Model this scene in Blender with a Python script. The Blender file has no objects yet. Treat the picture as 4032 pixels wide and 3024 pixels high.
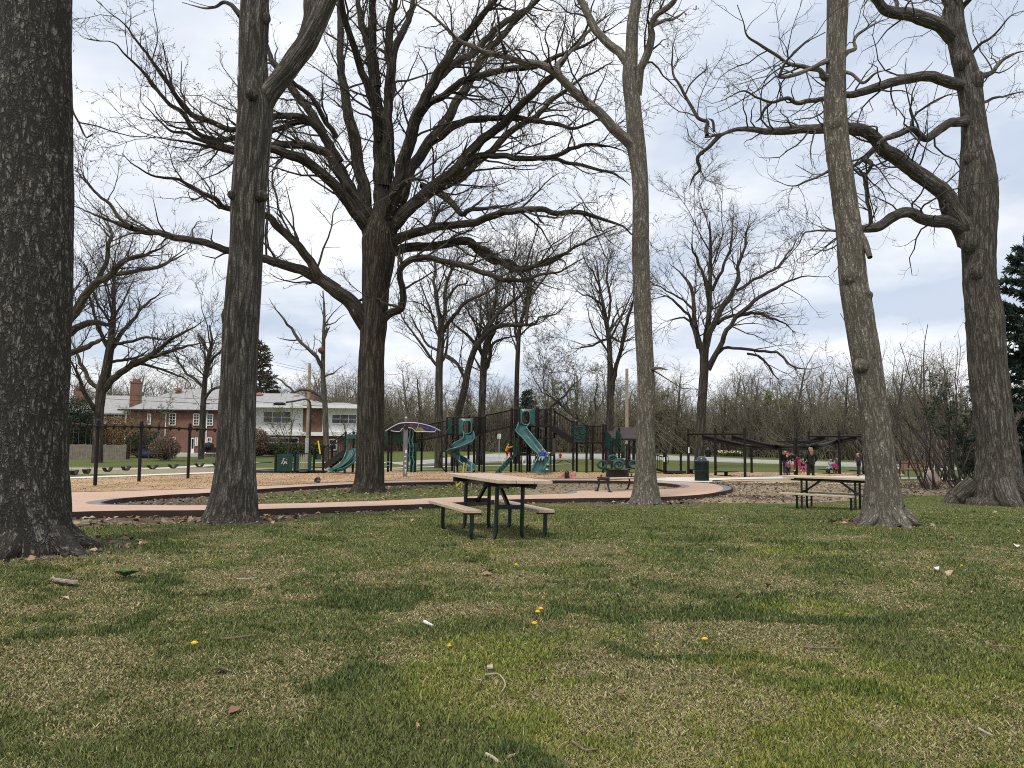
import bpy, bmesh, math, random
import numpy as np
from mathutils import Vector, Matrix
R_ = np.random.default_rng(7)
random.seed(7)
SC = bpy.context.scene
COL = SC.collection
# ------------------------------------------------------------------ camera
F_PX = 3024.0
CAM = np.array([0.0, 0.0, 1.385])
TH = math.atan(226.0 / F_PX)
RO = 0.011
FW = np.array([0, math.cos(TH), math.sin(TH)])
U0 = np.array([0, -math.sin(TH), math.cos(TH)])
X0 = np.array([1.0, 0, 0])
UP = U0 * math.cos(RO) - X0 * math.sin(RO)
RT = X0 * math.cos(RO) + U0 * math.sin(RO)
cd = bpy.data.cameras.new("camera")
cam = bpy.data.objects.new("camera", cd)
COL.objects.link(cam)
cam.matrix_world = Matrix(((RT[0], UP[0], -FW[0], CAM[0]), (RT[1], UP[1], -FW[1], CAM[1]),
                           (RT[2], UP[2], -FW[2], CAM[2]), (0, 0, 0, 1)))
cd.sensor_width = 36.0
cd.lens = 36.0 * F_PX / 4032.0
cd.clip_end = 3000
cd.clip_start = 0.05
SC.camera = cam
# crops of the photograph that measurements were taken in: x0, y0, pixels per unit
CROP = {'p': (0, 0, 1), 'D': (0, 0, 1.82278), 'T1': (0, 0, .6076), 'T2': (1344, 0, .6076), 'T3': (2500, 0, .6926),
        'T4': (200, 900, .5425), 'T5': (1400, 800, .5425), 'T6': (2500, 700, .6926),
        'c1': (200, 1400, .42194), 'c2': (900, 1400, .42194), 'c3': (1500, 1500, .30139), 'c4': (1900, 1500, .30139),
        'c5': (2250, 1500, .30139), 'c6': (2650, 1550, .30139), 'c7': (3000, 1550, .30139), 'c8': (3400, 1500, .38095),
        'tb': (1650, 1830, .27125), 'pz': (3000, 1700, .15069), 'g1': (0, 2000, .6076), 'g2': (1344, 2000, .6076),
        'g3': (2688, 2000, .6076)}


def ray(u, v):
    return FW + RT * ((u - 2016) / F_PX) + UP * ((1512 - v) / F_PX)


def P(c, x, y, d):
    """point seen at crop position x, y standing at world depth d"""
    a = CROP[c]
    r = ray(a[0] + x * a[2], a[1] + y * a[2])
    return CAM + r * (d / r[1])


def unit(c, d):
    return CROP[c][2] * d / F_PX


# ------------------------------------------------------------------ noise and terrain
_tab = np.random.default_rng(3).random((256, 256))


def vnoise(x, y):
    xi = np.floor(x).astype(int); yi = np.floor(y).astype(int)
    fx = x - xi; fy = y - yi
    fx = fx * fx * (3 - 2 * fx); fy = fy * fy * (3 - 2 * fy)
    a = _tab[xi & 255, yi & 255]; b = _tab[(xi + 1) & 255, yi & 255]
    c = _tab[xi & 255, (yi + 1) & 255]; d = _tab[(xi + 1) & 255, (yi + 1) & 255]
    return (a * (1 - fx) + b * fx) * (1 - fy) + (c * (1 - fx) + d * fx) * fy


def fbm(x, y, o=4):
    s = 0; a = .5; t = 0
    for i in range(o):
        s = s + a * vnoise(x * 2 ** i + 17.3 * i, y * 2 ** i + 9.1 * i); t += a; a *= .5
    return s / t


def sstep(a, b, x):
    t = np.clip((np.asarray(x, float) - a) / (b - a), 0, 1)
    return t * t * (3 - 2 * t)


def g(x, y):
    x = np.asarray(x, float); y = np.asarray(y, float)
    s = sstep(11.5, 24, y)
    z = -.45 * s + .006 * np.clip(x, -40, 40) * s
    rise = np.interp(y, [58, 75, 95, 140, 400, 900], [0, .12, .38, .6, .8, .8])
    z = z + rise * (.25 + .75 * sstep(-34, -10, x))
    z = z + .03 * (fbm(x * .6, y * .6, 2) - .5) * (1 - sstep(24, 30, y))
    return z


def gz(x, y):
    return float(g(x, y))


def at(c, x, y, off=0.0):
    """ground point seen at crop position x, y"""
    a = CROP[c]
    r = ray(a[0] + x * a[2], a[1] + y * a[2])
    ds = np.concatenate([np.arange(1.5, 40, .1), np.arange(40, 400, .5)])
    pts = CAM[None] + r[None] * (ds / r[1])[:, None]
    h = pts[:, 2] - g(pts[:, 0], pts[:, 1]) - off
    k = np.argmax(h < 0)
    if h[k] >= 0: k = len(ds) - 1
    t = h[k - 1] / (h[k - 1] - h[k]) if k > 0 else 0
    d = ds[k - 1] + (ds[k] - ds[k - 1]) * t
    return CAM + r * (d / r[1])


# ------------------------------------------------------------------ objects
WLOC = {}


def tag(o, label=None, cat=None, group=None, kind=None):
    if label: o['label'] = label
    if cat: o['category'] = cat
    if group: o['group'] = group
    if kind: o['kind'] = kind
    return o


def thing(name, label, cat, loc, group=None, rz=0.0):
    o = bpy.data.objects.new(name, None)
    COL.objects.link(o)
    o.location = loc
    o.rotation_euler = (0, 0, rz)
    o.empty_display_size = .1
    WLOC[o] = np.array(loc, float)
    return tag(o, label, cat, group)


def kids(o):
    return [c for c in COL.objects if c.parent == o]


def copy_tree(o, parent=None):
    c = o.copy(); COL.objects.link(c)
    if parent is not None:
        c.parent = parent
    for ch in kids(o): copy_tree(ch, c)
    return c


def norm(v):
    return v / np.maximum(np.linalg.norm(v, axis=-1, keepdims=True), 1e-9)


def mesh_np(name, V, polys, smooth=True, attrs=None):
    """polys: list of int arrays (n,k); attrs: {name: (type, array)}"""
    me = bpy.data.meshes.new(name)
    V = np.asarray(V, np.float32)
    me.vertices.add(len(V)); me.vertices.foreach_set('co', V.ravel())
    polys = [np.asarray(p, np.int32) for p in polys if len(p)]
    nl = sum(p.size for p in polys); npol = sum(len(p) for p in polys)
    me.loops.add(nl); me.polygons.add(npol)
    me.loops.foreach_set('vertex_index', np.concatenate([p.ravel() for p in polys]))
    tot = np.concatenate([np.full(len(p), p.shape[1], np.int32) for p in polys])
    st = np.zeros(npol, np.int32); st[1:] = np.cumsum(tot)[:-1]
    me.polygons.foreach_set('loop_start', st)
    me.polygons.foreach_set('loop_total', tot)
    me.polygons.foreach_set('use_smooth', np.full(npol, smooth, bool))
    for k, (t, a) in (attrs or {}).items():
        at_ = me.attributes.new(k, t, 'POINT')
        at_.data.foreach_set('vector' if t == 'FLOAT_VECTOR' else ('color' if t == 'FLOAT_COLOR' else 'value'),
                             np.asarray(a, np.float32).ravel())
    me.update(calc_edges=True); me.validate()
    return me


def link(name, me, mat, parent=None):
    o = bpy.data.objects.new(name, me)
    COL.objects.link(o)
    for m in (mat if isinstance(mat, (list, tuple)) else [mat]):
        if m: me.materials.append(m)
    if parent is not None:
        o.parent = parent
        WLOC[o] = WLOC.get(parent, np.zeros(3))
    return o


class MB:
    def __init__(s):
        s.V = []; s.Q = []; s.T = []; s.N = []; s.n = 0; s.mi = []

    def add(s, V, quads=(), tris=(), ngons=()):
        V = np.asarray(V, float).reshape(-1, 3)
        s.V.append(V)
        if len(quads): s.Q.append(np.asarray(quads, int) + s.n)
        if len(tris): s.T.append(np.asarray(tris, int) + s.n)
        for q in ngons: s.N.append(np.asarray([q], int) + s.n)
        s.n += len(V)
        return s

    def box(s, c, sz, M=None):
        x, y, z = np.asarray(sz) / 2
        V = np.array([[-x, -y, -z], [x, -y, -z], [x, y, -z], [-x, y, -z], [-x, -y, z], [x, -y, z], [x, y, z], [-x, y, z]])
        if M is not None: V = V @ np.asarray(M).T
        return s.add(V + np.asarray(c), [[0, 3, 2, 1], [4, 5, 6, 7], [0, 1, 5, 4], [1, 2, 6, 5], [2, 3, 7, 6], [3, 0, 4, 7]])

    def beam(s, a, b, w, h, up=(0, 0, 1)):
        a = np.asarray(a, float); b = np.asarray(b, float)
        t = norm(b - a); sd = np.cross(t, up)
        if np.linalg.norm(sd) < 1e-3: sd = np.cross(t, (0, 1, 0))
        sd = norm(sd); u = np.cross(sd, t)
        M = np.stack([t, sd, u], 1)
        return s.box((a + b) / 2, (np.linalg.norm(b - a), w, h), M)

    def tube(s, pts, rad, n=8, ref=None, cap=True):
        pts = np.asarray(pts, float); K = len(pts)
        rad = np.broadcast_to(np.asarray(rad, float), (K,))
        t = np.gradient(pts, axis=0); t = norm(t)
        if ref is None:
            ref = np.array([0, 1.0, 0])
            if abs(t[:, 1]).max() > .8: ref = np.array([0.31, .05, .95])
            if abs(t @ ref / np.linalg.norm(ref)).max() > .95: ref = np.array([.9, .1, .15])
        u = norm(ref - (t @ ref)[:, None] * t); v = np.cross(t, u)
        a = np.arange(n) * 2 * math.pi / n
        V = pts[:, None] + rad[:, None, None] * (np.cos(a)[None, :, None] * u[:, None] + np.sin(a)[None, :, None] * v[:, None])
        i = np.arange(K - 1)[:, None] * n; j = np.arange(n)[None]; j2 = (j + 1) % n
        q = np.stack([i + j, i + j2, i + n + j2, i + n + j], -1).reshape(-1, 4)
        s.add(V.reshape(-1, 3), q, ngons=([list(range(n))[::-1], [(K - 1) * n + k for k in range(n)]] if cap else ()))
        return s

    def lathe(s, c, prof, n=16, M=None, ang=2 * math.pi):
        c = np.asarray(c, float); a = np.arange(n) * ang / n
        V = np.array([[r * math.cos(t), r * math.sin(t), z] for r, z in prof for t in a])
        if M is not None: V = V @ np.asarray(M).T
        K = len(prof); i = np.arange(K - 1)[:, None] * n; j = np.arange(n)[None]; j2 = (j + 1) % n
        q = np.stack([i + j, i + j2, i + n + j2, i + n + j], -1).reshape(-1, 4)
        ng = []
        if prof[0][0] > 1e-4: ng.append(list(range(n))[::-1])
        if prof[-1][0] > 1e-4: ng.append([(K - 1) * n + k for k in range(n)])
        return s.add(V + c, q, ngons=ng)

    def ball(s, c, r, n=12, m=8, M=None):
        r = np.broadcast_to(np.asarray(r, float), (3,))
        V = []
        for i in range(m + 1):
            p = math.pi * i / m
            for k in range(n):
                t = 2 * math.pi * k / n
                V.append((math.sin(p) * math.cos(t) * r[0], math.sin(p) * math.sin(t) * r[1], math.cos(p) * r[2]))
        V = np.array(V)
        if M is not None: V = V @ np.asarray(M).T
        i = np.arange(m)[:, None] * n; j = np.arange(n)[None]; j2 = (j + 1) % n
        q = np.stack([i + j, i + n + j, i + n + j2, i + j2], -1).reshape(-1, 4)
        return s.add(V + np.asarray(c), q)

    def plate(s, pts, off):
        """flat polygon pts (n,3) given thickness vector off"""
        pts = np.asarray(pts, float); n = len(pts)
        V = np.concatenate([pts, pts + np.asarray(off)])
        return s.add(V, [[i, (i + 1) % n, n + (i + 1) % n, n + i] for i in range(n)],
                     ngons=[list(range(n))[::-1], list(range(n, 2 * n))])

    def build(s, name, mat, parent=None, smooth=False, bevel=0, loc=None, attrs=None):
        V = np.concatenate(s.V)
        if loc is not None and parent is None:
            V = V - np.asarray(loc)
        elif parent is not None:
            V = V - WLOC.get(parent, np.zeros(3))
        polys = []
        if s.Q: polys.append(np.concatenate(s.Q))
        if s.T: polys.append(np.concatenate(s.T))
        polys += s.N
        me = mesh_np(name, V, polys, smooth, attrs)
        bm = bmesh.new(); bm.from_mesh(me)
        bmesh.ops.remove_doubles(bm, verts=bm.verts, dist=1e-6)
        bmesh.ops.recalc_face_normals(bm, faces=bm.faces)
        bm.to_mesh(me); bm.free()
        o = link(name, me, mat, parent)
        if loc is not None and parent is None: o.location = loc; WLOC[o] = np.asarray(loc, float)
        if smooth:
            try: me.set_sharp_from_angle(angle=math.radians(42))
            except Exception: pass
        if bevel:
            b = o.modifiers.new('bevel', 'BEVEL'); b.width = bevel; b.segments = 2; b.limit_method = 'ANGLE'
        return o


# ------------------------------------------------------------------ materials
def lin(c):
    c = np.asarray(c, float) / 255
    return tuple(np.where(c <= .04045, c / 12.92, ((c + .055) / 1.055) ** 2.4)) + (1.0,)


def mat(name, col, rough=.6, metal=0, var=.12, scale=8.0, bump=0, bscale=None, spec=.4, col2=None, obj=True):
    """plain surface with procedural variation of tone"""
    m = bpy.data.materials.new(name); m.use_nodes = True
    nt = m.node_tree; N = nt.nodes; L = nt.links
    b = N['Principled BSDF']
    b.inputs['Roughness'].default_value = rough
    b.inputs['Metallic'].default_value = metal
    b.inputs['Specular IOR Level'].default_value = spec
    tc = N.new('ShaderNodeTexCoord')
    nz = N.new('ShaderNodeTexNoise'); nz.inputs['Scale'].default_value = scale; nz.inputs['Detail'].default_value = 5
    L.new(tc.outputs['Object'], nz.inputs['Vector'])
    mx = N.new('ShaderNodeMix'); mx.data_type = 'RGBA'
    c = np.array(col[:3])
    lo = tuple(np.clip(c * (1 - var), 0, 1)) + (1,); hi = tuple(np.clip((np.array(col2[:3]) if col2 else c * (1 + var)), 0, 1)) + (1,)
    mx.inputs[6].default_value = lo; mx.inputs[7].default_value = hi
    mr = N.new('ShaderNodeMapRange'); mr.inputs[1].default_value = .32; mr.inputs[2].default_value = .68
    L.new(nz.outputs['Fac'], mr.inputs[0]); L.new(mr.outputs[0], mx.inputs[0])
    L.new(mx.outputs[2], b.inputs['Base Color'])
    if bump:
        nb = N.new('ShaderNodeTexNoise'); nb.inputs['Scale'].default_value = bscale or scale * 3; nb.inputs['Detail'].default_value = 6
        L.new(tc.outputs['Object'], nb.inputs['Vector'])
        bp = N.new('ShaderNodeBump'); bp.inputs['Strength'].default_value = bump; bp.inputs['Distance'].default_value = .02
        L.new(nb.outputs['Fac'], bp.inputs['Height']); L.new(bp.outputs[0], b.inputs['Normal'])
    return m


def bark(name, plate, furrow_shade, light, scale=20.0, stretch=.14, depth=.02, block=.5):
    """furrowed bark: cracks follow the zero lines of stretched noise, cross cracks break them into plates"""
    m = bpy.data.materials.new(name); m.use_nodes = True
    nt = m.node_tree; N = nt.nodes; L = nt.links
    b = N['Principled BSDF']; b.inputs['Roughness'].default_value = .95; b.inputs['Specular IOR Level'].default_value = .12
    a = N.new('ShaderNodeAttribute'); a.attribute_name = 'bk'

    def mapped(z):
        q = N.new('ShaderNodeMapping'); q.inputs['Scale'].default_value = (1, 1, z); L.new(a.outputs['Vector'], q.inputs[0]); return q.outputs[0]

    def noise(v, s, d=3, r=.55, dist=0):
        n = N.new('ShaderNodeTexNoise'); n.inputs['Scale'].default_value = s; n.inputs['Detail'].default_value = d; n.inputs['Roughness'].default_value = r; n.inputs['Distortion'].default_value = dist
        L.new(v, n.inputs['Vector']); return n.outputs['Fac']

    def math_(op, x, y=None, z=None):
        n = N.new('ShaderNodeMath'); n.operation = op
        for k, q in enumerate((x, y, z)):
            if q is None: continue
            if isinstance(q, (int, float)): n.inputs[k].default_value = q
            else: L.new(q, n.inputs[k])
        return n.outputs[0]

    def crack(v, s, wdt, d=3, dist=.4):
        e = math_('ABSOLUTE', math_('SUBTRACT', noise(v, s, d, .6, dist), .5))
        r = N.new('ShaderNodeMapRange'); r.interpolation_type = 'SMOOTHSTEP'; r.inputs[1].default_value = .0; r.inputs[2].default_value = wdt; L.new(e, r.inputs[0]); return r.outputs[0]
    vz = mapped(stretch)
    c1 = crack(vz, scale * .42, .1); c2 = crack(vz, scale * .85, .09)
    c3 = crack(mapped(.75), scale * .5, .075)
    c3b = math_('MAXIMUM', c3, 1 - block)
    h = math_('MULTIPLY', math_('MULTIPLY', c1, math_('MULTIPLY_ADD', c2, .6, .4)), c3b)
    fine = noise(mapped(.45), scale * 2.6, 6, .72); big = noise(a.outputs['Vector'], 1.5, 4, .6)
    mott = noise(mapped(.4), scale * .6, 4, .6)
    t = math_('ADD', math_('MULTIPLY_ADD', fine, .55, .22), math_('ADD', mott, big))
    r2 = N.new('ShaderNodeMapRange'); r2.inputs[1].default_value = 1.15; r2.inputs[2].default_value = 2.0; L.new(t, r2.inputs[0])
    m1 = N.new('ShaderNodeMix'); m1.data_type = 'RGBA'; m1.inputs[6].default_value = plate + (1,); m1.inputs[7].default_value = light + (1,); L.new(r2.outputs[0], m1.inputs[0])
    m2 = N.new('ShaderNodeMix'); m2.data_type = 'RGBA'; m2.inputs[6].default_value = furrow_shade + (1,); L.new(h, m2.inputs[0]); L.new(m1.outputs[2], m2.inputs[7])  # cracks darkened by colour: mostly crevice shade painted into the bark
    L.new(m2.outputs[2], b.inputs['Base Color'])
    hh = math_('MULTIPLY_ADD', fine, .5, h)
    bp = N.new('ShaderNodeBump'); bp.inputs['Strength'].default_value = 1.0; bp.inputs['Distance'].default_value = depth
    L.new(hh, bp.inputs['Height']); L.new(bp.outputs[0], b.inputs['Normal'])
    return m


M = {}
M['bark_dark'] = bark('bark_dark', (.165, .15, .132), (.034, .03, .026), (.3, .28, .245), 23, .3, .04, .85)
M['bark_grey'] = bark('bark_grey', (.155, .138, .118), (.045, .039, .033), (.32, .292, .25), 24, .1, .028, .4)
M['bark_pale'] = bark('bark_pale', (.25, .222, .182), (.085, .075, .06), (.5, .455, .38), 28, .18, .02, .6)
M['bark_oak'] = bark('bark_oak', (.07, .06, .048), (.026, .022, .018), (.15, .13, .102), 17, .09, .028, .2)
M['twig'] = mat('twig', (.05, .042, .035), .9, var=.3, scale=2)
M['twig_far'] = mat('twig_far', (.055, .045, .038), .9, var=.35, scale=.6)
M['wood_far'] = mat('wood_far', (.2, .172, .128), .95, var=.45, scale=.3, col2=(.24, .21, .155))
M['bud'] = mat('bud', (.15, .15, .055), .85, var=.35, scale=1.5)
M['bud_tan'] = mat('bud_tan', (.2, .17, .1), .8, var=.35, scale=1.5)
M['bud_green'] = mat('bud_green', (.17, .2, .06), .8, var=.35, scale=1.5)
M['dark_metal'] = mat('dark_metal', (.009, .006, .005), .55, var=.3, scale=6, spec=.3)
M['black_metal'] = mat('black_metal', (.008, .008, .008), .38, var=.3, scale=6, spec=.5)
M['green_metal'] = mat('green_metal', (.004, .014, .0105), .4, var=.3, scale=6, spec=.4)
M['teal'] = mat('teal', (.016, .068, .063), .35, var=.2, scale=3, spec=.45, col2=(.026, .092, .085))
M['teal_in'] = mat('teal_in', (.022, .075, .08), .4, var=.2, scale=3, spec=.5)
M['green_plastic'] = mat('green_plastic', (.006, .042, .03), .45, var=.2, scale=3, spec=.35)
M['black_hole'] = mat('black_hole', (.008, .012, .010), .6)
M['brown_panel'] = mat('brown_panel', (.06, .042, .034), .5, var=.25, scale=5)
M['tan_plank'] = mat('tan_plank', (.52, .39, .29), .42, var=.14, scale=14, bump=.25, bscale=60)
M['tan_plank2'] = mat('tan_plank2', (.5, .41, .28), .45, var=.14, scale=14, bump=.25, bscale=60)
M['brown_slat'] = mat('brown_slat', (.22, .11, .06), .55, var=.2, scale=10)
M['white'] = mat('white', (.75, .75, .73), .6, var=.06, scale=4)
M['white_wall'] = mat('white_wall', (.78, .78, .77), .7, var=.05, scale=1.5)
M['roof'] = mat('roof', (.31, .305, .3), .9, var=.15, scale=3, bump=.3, bscale=12)
M['glass'] = mat('glass', (.03, .035, .04), .08, var=.5, scale=.7, spec=.6)
M['grey_metal'] = mat('grey_metal', (.16, .165, .18), .5, metal=.0, var=.15, scale=4)
M['pale_metal'] = mat('pale_metal', (.36, .38, .39), .4, metal=.3, var=.1, scale=4)
M['red'] = mat('red', (.42, .02, .02), .4, var=.2, scale=6)
M['yellow'] = mat('yellow', (.75, .55, .03), .6, var=.15, scale=20)
M['stake'] = mat('stake', (.5, .37, .22), .8, var=.2, scale=20)
M['pole'] = mat('pole', (.33, .26, .19), .85, var=.15, scale=4)
M['fence'] = mat('fence', (.19, .165, .135), .9, var=.25, scale=3)
M['maroon'] = mat('maroon', (.045, .03, .03), .8, var=.2, scale=3)
M['rubber'] = mat('rubber', (.012, .012, .012), .7, var=.3, scale=10)
M['skin'] = mat('skin', (.52, .32, .24), .55, var=.08, scale=10)
# ------------------------------------------------------------------ world and light
w = bpy.data.worlds.new("World"); SC.world = w; w.use_nodes = True
nt = w.node_tree; N = nt.nodes; L = nt.links
SUN_EL, SUN_AZ = math.radians(60), math.radians(205)
bg = N['Background']; bg.inputs['Strength'].default_value = .1
sky = N.new('ShaderNodeTexSky'); sky.sky_type = 'NISHITA'; sky.sun_disc = False
sky.sun_elevation = SUN_EL; sky.sun_rotation = SUN_AZ
tc = N.new('ShaderNodeTexCoord')
sp = N.new('ShaderNodeSeparateXYZ'); L.new(tc.outputs['Generated'], sp.inputs[0])
mz = N.new('ShaderNodeMath'); mz.operation = 'MAXIMUM'; mz.inputs[1].default_value = 0.0; L.new(sp.outputs['Z'], mz.inputs[0])
az = N.new('ShaderNodeMath'); az.operation = 'ADD'; az.inputs[1].default_value = .22; L.new(mz.outputs[0], az.inputs[0])
dx = N.new('ShaderNodeMath'); dx.operation = 'DIVIDE'; L.new(sp.outputs['X'], dx.inputs[0]); L.new(az.outputs[0], dx.inputs[1])
dy = N.new('ShaderNodeMath'); dy.operation = 'DIVIDE'; L.new(sp.outputs['Y'], dy.inputs[0]); L.new(az.outputs[0], dy.inputs[1])
cb = N.new('ShaderNodeCombineXYZ'); L.new(dx.outputs[0], cb.inputs[0]); L.new(dy.outputs[0], cb.inputs[1]); cb.inputs[2].default_value = 3.7
n1 = N.new('ShaderNodeTexNoise'); n1.inputs['Scale'].default_value = .9; n1.inputs['Detail'].default_value = 6; n1.inputs['Roughness'].default_value = .5; n1.inputs['Distortion'].default_value = .3
L.new(cb.outputs[0], n1.inputs['Vector'])
n2 = N.new('ShaderNodeTexNoise'); n2.inputs['Scale'].default_value = 1.5; n2.inputs['Detail'].default_value = 5; n2.inputs['Roughness'].default_value = .55
L.new(cb.outputs[0], n2.inputs['Vector'])
r1 = N.new('ShaderNodeMapRange'); r1.interpolation_type = 'SMOOTHSTEP'
r1.inputs[1].default_value = .3; r1.inputs[2].default_value = .52; r1.inputs[3].default_value = .72; r1.inputs[4].default_value = .97
L.new(n1.outputs['Fac'], r1.inputs[0])
cr = N.new('ShaderNodeValToRGB')
cr.color_ramp.elements[0].position = .36; cr.color_ramp.elements[0].color = (5.3, 6.0, 7.15, 1)
cr.color_ramp.elements[1].position = .6; cr.color_ramp.elements[1].color = (9.0, 9.1, 9.3, 1)
L.new(n2.outputs['Fac'], cr.inputs[0])
mx = N.new('ShaderNodeMix'); mx.data_type = 'RGBA'
L.new(r1.outputs[0], mx.inputs[0]); L.new(sky.outputs[0], mx.inputs[6]); L.new(cr.outputs[0], mx.inputs[7])
L.new(mx.outputs[2], bg.inputs['Color'])
sl = bpy.data.lights.new('sun', 'SUN'); sl.energy = 1.9; sl.angle = math.radians(11); sl.color = (1, .96, .88)
so = bpy.data.objects.new('sun', sl); COL.objects.link(so)
# direction towards the sun for sun_rotation measured from +Y clockwise
sd = Vector((math.sin(SUN_AZ) * math.cos(SUN_EL), math.cos(SUN_AZ) * math.cos(SUN_EL), math.sin(SUN_EL)))
so.rotation_euler = (-sd).to_track_quat('-Z', 'Y').to_euler()
SC.view_settings.view_transform = 'Standard'; SC.view_settings.look = 'None'
SC.view_settings.exposure = .3; SC.view_settings.gamma = 1
SC.render.engine = 'CYCLES'
SC.cycles.use_denoising = False
SC.cycles.filter_width = 1.05
SC.cycles.max_bounces = 5; SC.cycles.diffuse_bounces = 3; SC.cycles.transparent_max_bounces = 4


# ------------------------------------------------------------------ plan outlines
def outline(pts, off=0.0):
    return np.array([at(c, x, y, off)[:2] for c, x, y in pts])


def dense(poly, step=.5, closed=True, it=2):
    """Chaikin rounding then resampling"""
    p = np.asarray(poly, float)
    for _ in range(it):
        q = np.roll(p, -1, 0) if closed else p[1:]
        a = p if closed else p[:-1]
        r = np.stack([a * .75 + q * .25, a * .25 + q * .75], 1).reshape(-1, p.shape[1])
        p = r if closed else np.concatenate([p[:1], r, p[-1:]])
    return p


def inpoly(x, y, poly):
    ins = np.zeros(np.shape(x), bool)
    x0, y0 = poly[:, 0], poly[:, 1]; x1, y1 = np.roll(x0, -1), np.roll(y0, -1)
    for a, b, c, d in zip(x0, y0, x1, y1):
        if b == d: continue
        cond = ((b > y) != (d > y)) & (x < (c - a) * (y - b) / (d - b) + a)
        ins ^= cond
    return ins


def polydist(x, y, poly):
    """distance to polygon outline"""
    x0, y0 = poly[:, 0], poly[:, 1]; x1, y1 = np.roll(x0, -1), np.roll(y0, -1)
    best = np.full(np.shape(x), 1e9)
    for a, b, c, d in zip(x0, y0, x1, y1):
        dx_, dy_ = c - a, d - b; l2 = dx_ * dx_ + dy_ * dy_ + 1e-9
        t = np.clip(((x - a) * dx_ + (y - b) * dy_) / l2, 0, 1)
        best = np.minimum(best, np.hypot(x - a - t * dx_, y - b - t * dy_))
    return best


HP = .12
outer = outline([('p', -500, 2036), ('p', 100, 2024), ('p', 453, 2012), ('p', 812, 2010), ('p', 1027, 2007), ('p', 1322, 1997), ('p', 1600, 1988),
                 ('p', 1900, 1971), ('p', 2093, 1965), ('p', 2250, 1963), ('p', 2461, 1961), ('p', 2603, 1958), ('p', 2702, 1953),
                 ('p', 2770, 1948), ('p', 2846, 1936), ('p', 2879, 1928), ('p', 2888, 1921), ('p', 2873, 1914), ('p', 2843, 1908), ('p', 2795, 1903),
                 ('p', 2740, 1899), ('p', 2650, 1895), ('p', 2590, 1893), ('p', 2500, 1886), ('p', 2250, 1884), ('p', 1900, 1884), ('p', 1756, 1888), ('p', 1515, 1892), ('p', 1389, 1896), ('p', 1267, 1902), ('p', 1010, 1914),
                 ('p', 837, 1922), ('p', 622, 1929), ('p', 411, 1935), ('p', 250, 1938), ('p', -500, 1950)], HP)
inner = outline([('p', 398, 1978), ('p', 419, 1985), ('p', 495, 1988), ('p', 812, 1989), ('p', 1018, 1984), ('p', 1322, 1976), ('p', 1600, 1966), ('p', 1700, 1960),
                 ('p', 1922, 1951), ('p', 2100, 1947), ('p', 2216, 1943), ('p', 2235, 1937), ('p', 2262, 1931), ('p', 2352, 1930), ('p', 2490, 1927), ('p', 2594, 1925), ('p', 2642, 1923),
                 ('p', 2672, 1919), ('p', 2679, 1914), ('p', 2666, 1909), ('p', 2627, 1904), ('p', 2593, 1901), ('p', 2491, 1894), ('p', 2250, 1892),
                 ('p', 2000, 1893), ('p', 1790, 1897), ('p', 1518, 1901), ('p', 1385, 1906), ('p', 1200, 1916), ('p', 1010, 1927), ('p', 833, 1941), ('p', 622, 1951), ('p', 495, 1961),
                 ('p', 436, 1969)], HP)
outer = dense(outer, it=1); inner = dense(inner, it=1)
chips = outline([('p', -500, 1950), ('p', 250, 1938), ('p', 411, 1935), ('p', 622, 1929), ('p', 837, 1922), ('p', 1010, 1914), ('p', 1267, 1902), ('p', 1389, 1896), ('p', 1515, 1892), ('p', 1756, 1888),
                 ('p', 1900, 1884), ('p', 2250, 1884), ('p', 2500, 1886), ('p', 2600, 1888), ('p', 2640, 1882), ('p', 2800, 1880), ('p', 3150, 1874), ('p', 3420, 1876), ('p', 3560, 1873), ('p', 3560, 1862),
                 ('p', 3410, 1862), ('p', 3150, 1862), ('p', 2960, 1860), ('p', 2710, 1864), ('p', 2382, 1859), ('p', 1900, 1855), ('p', 1515, 1857), ('p', 1402, 1859), ('p', 1005, 1861),
                 ('p', 845, 1867), ('p', 500, 1878), ('p', 242, 1888), ('p', -300, 1902)], 0)
chips2 = outline([('p', 2790, 1888), ('p', 3000, 1887), ('p', 3400, 1889), ('p', 3480, 1893), ('p', 3400, 1900), ('p', 3100, 1899), ('p', 2850, 1894)], 0)
dirt = outline([('p', -500, 2130), ('p', 60, 2110), ('p', 285, 2082), ('p', 520, 2074), ('p', 760, 2062), ('p', 910, 2058), ('p', 1100, 2046), ('p', 1300, 2028), ('p', 1600, 2012), ('p', 1750, 1996),
                ('p', 2100, 1984), ('p', 2300, 1982), ('p', 2450, 1990), ('p', 2600, 1990), ('p', 2760, 1985), ('p', 2950, 1982), ('p', 3150, 1982), ('p', 3500, 1962), ('p', 3650, 1952),
                ('p', 3800, 1950), ('p', 3900, 1948), ('p', 4300, 1940), ('p', 4300, 1900), ('p', 3750, 1892), ('p', 3450, 1896), ('p', 3100, 1901), ('p', 2850, 1897), ('p', 2780, 1902), ('p', 2600, 1940),
                ('p', 2200, 1955), ('p', 1600, 1975), ('p', 1000, 1995), ('p', 400, 2000), ('p', -500, 2015)], 0)
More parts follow.
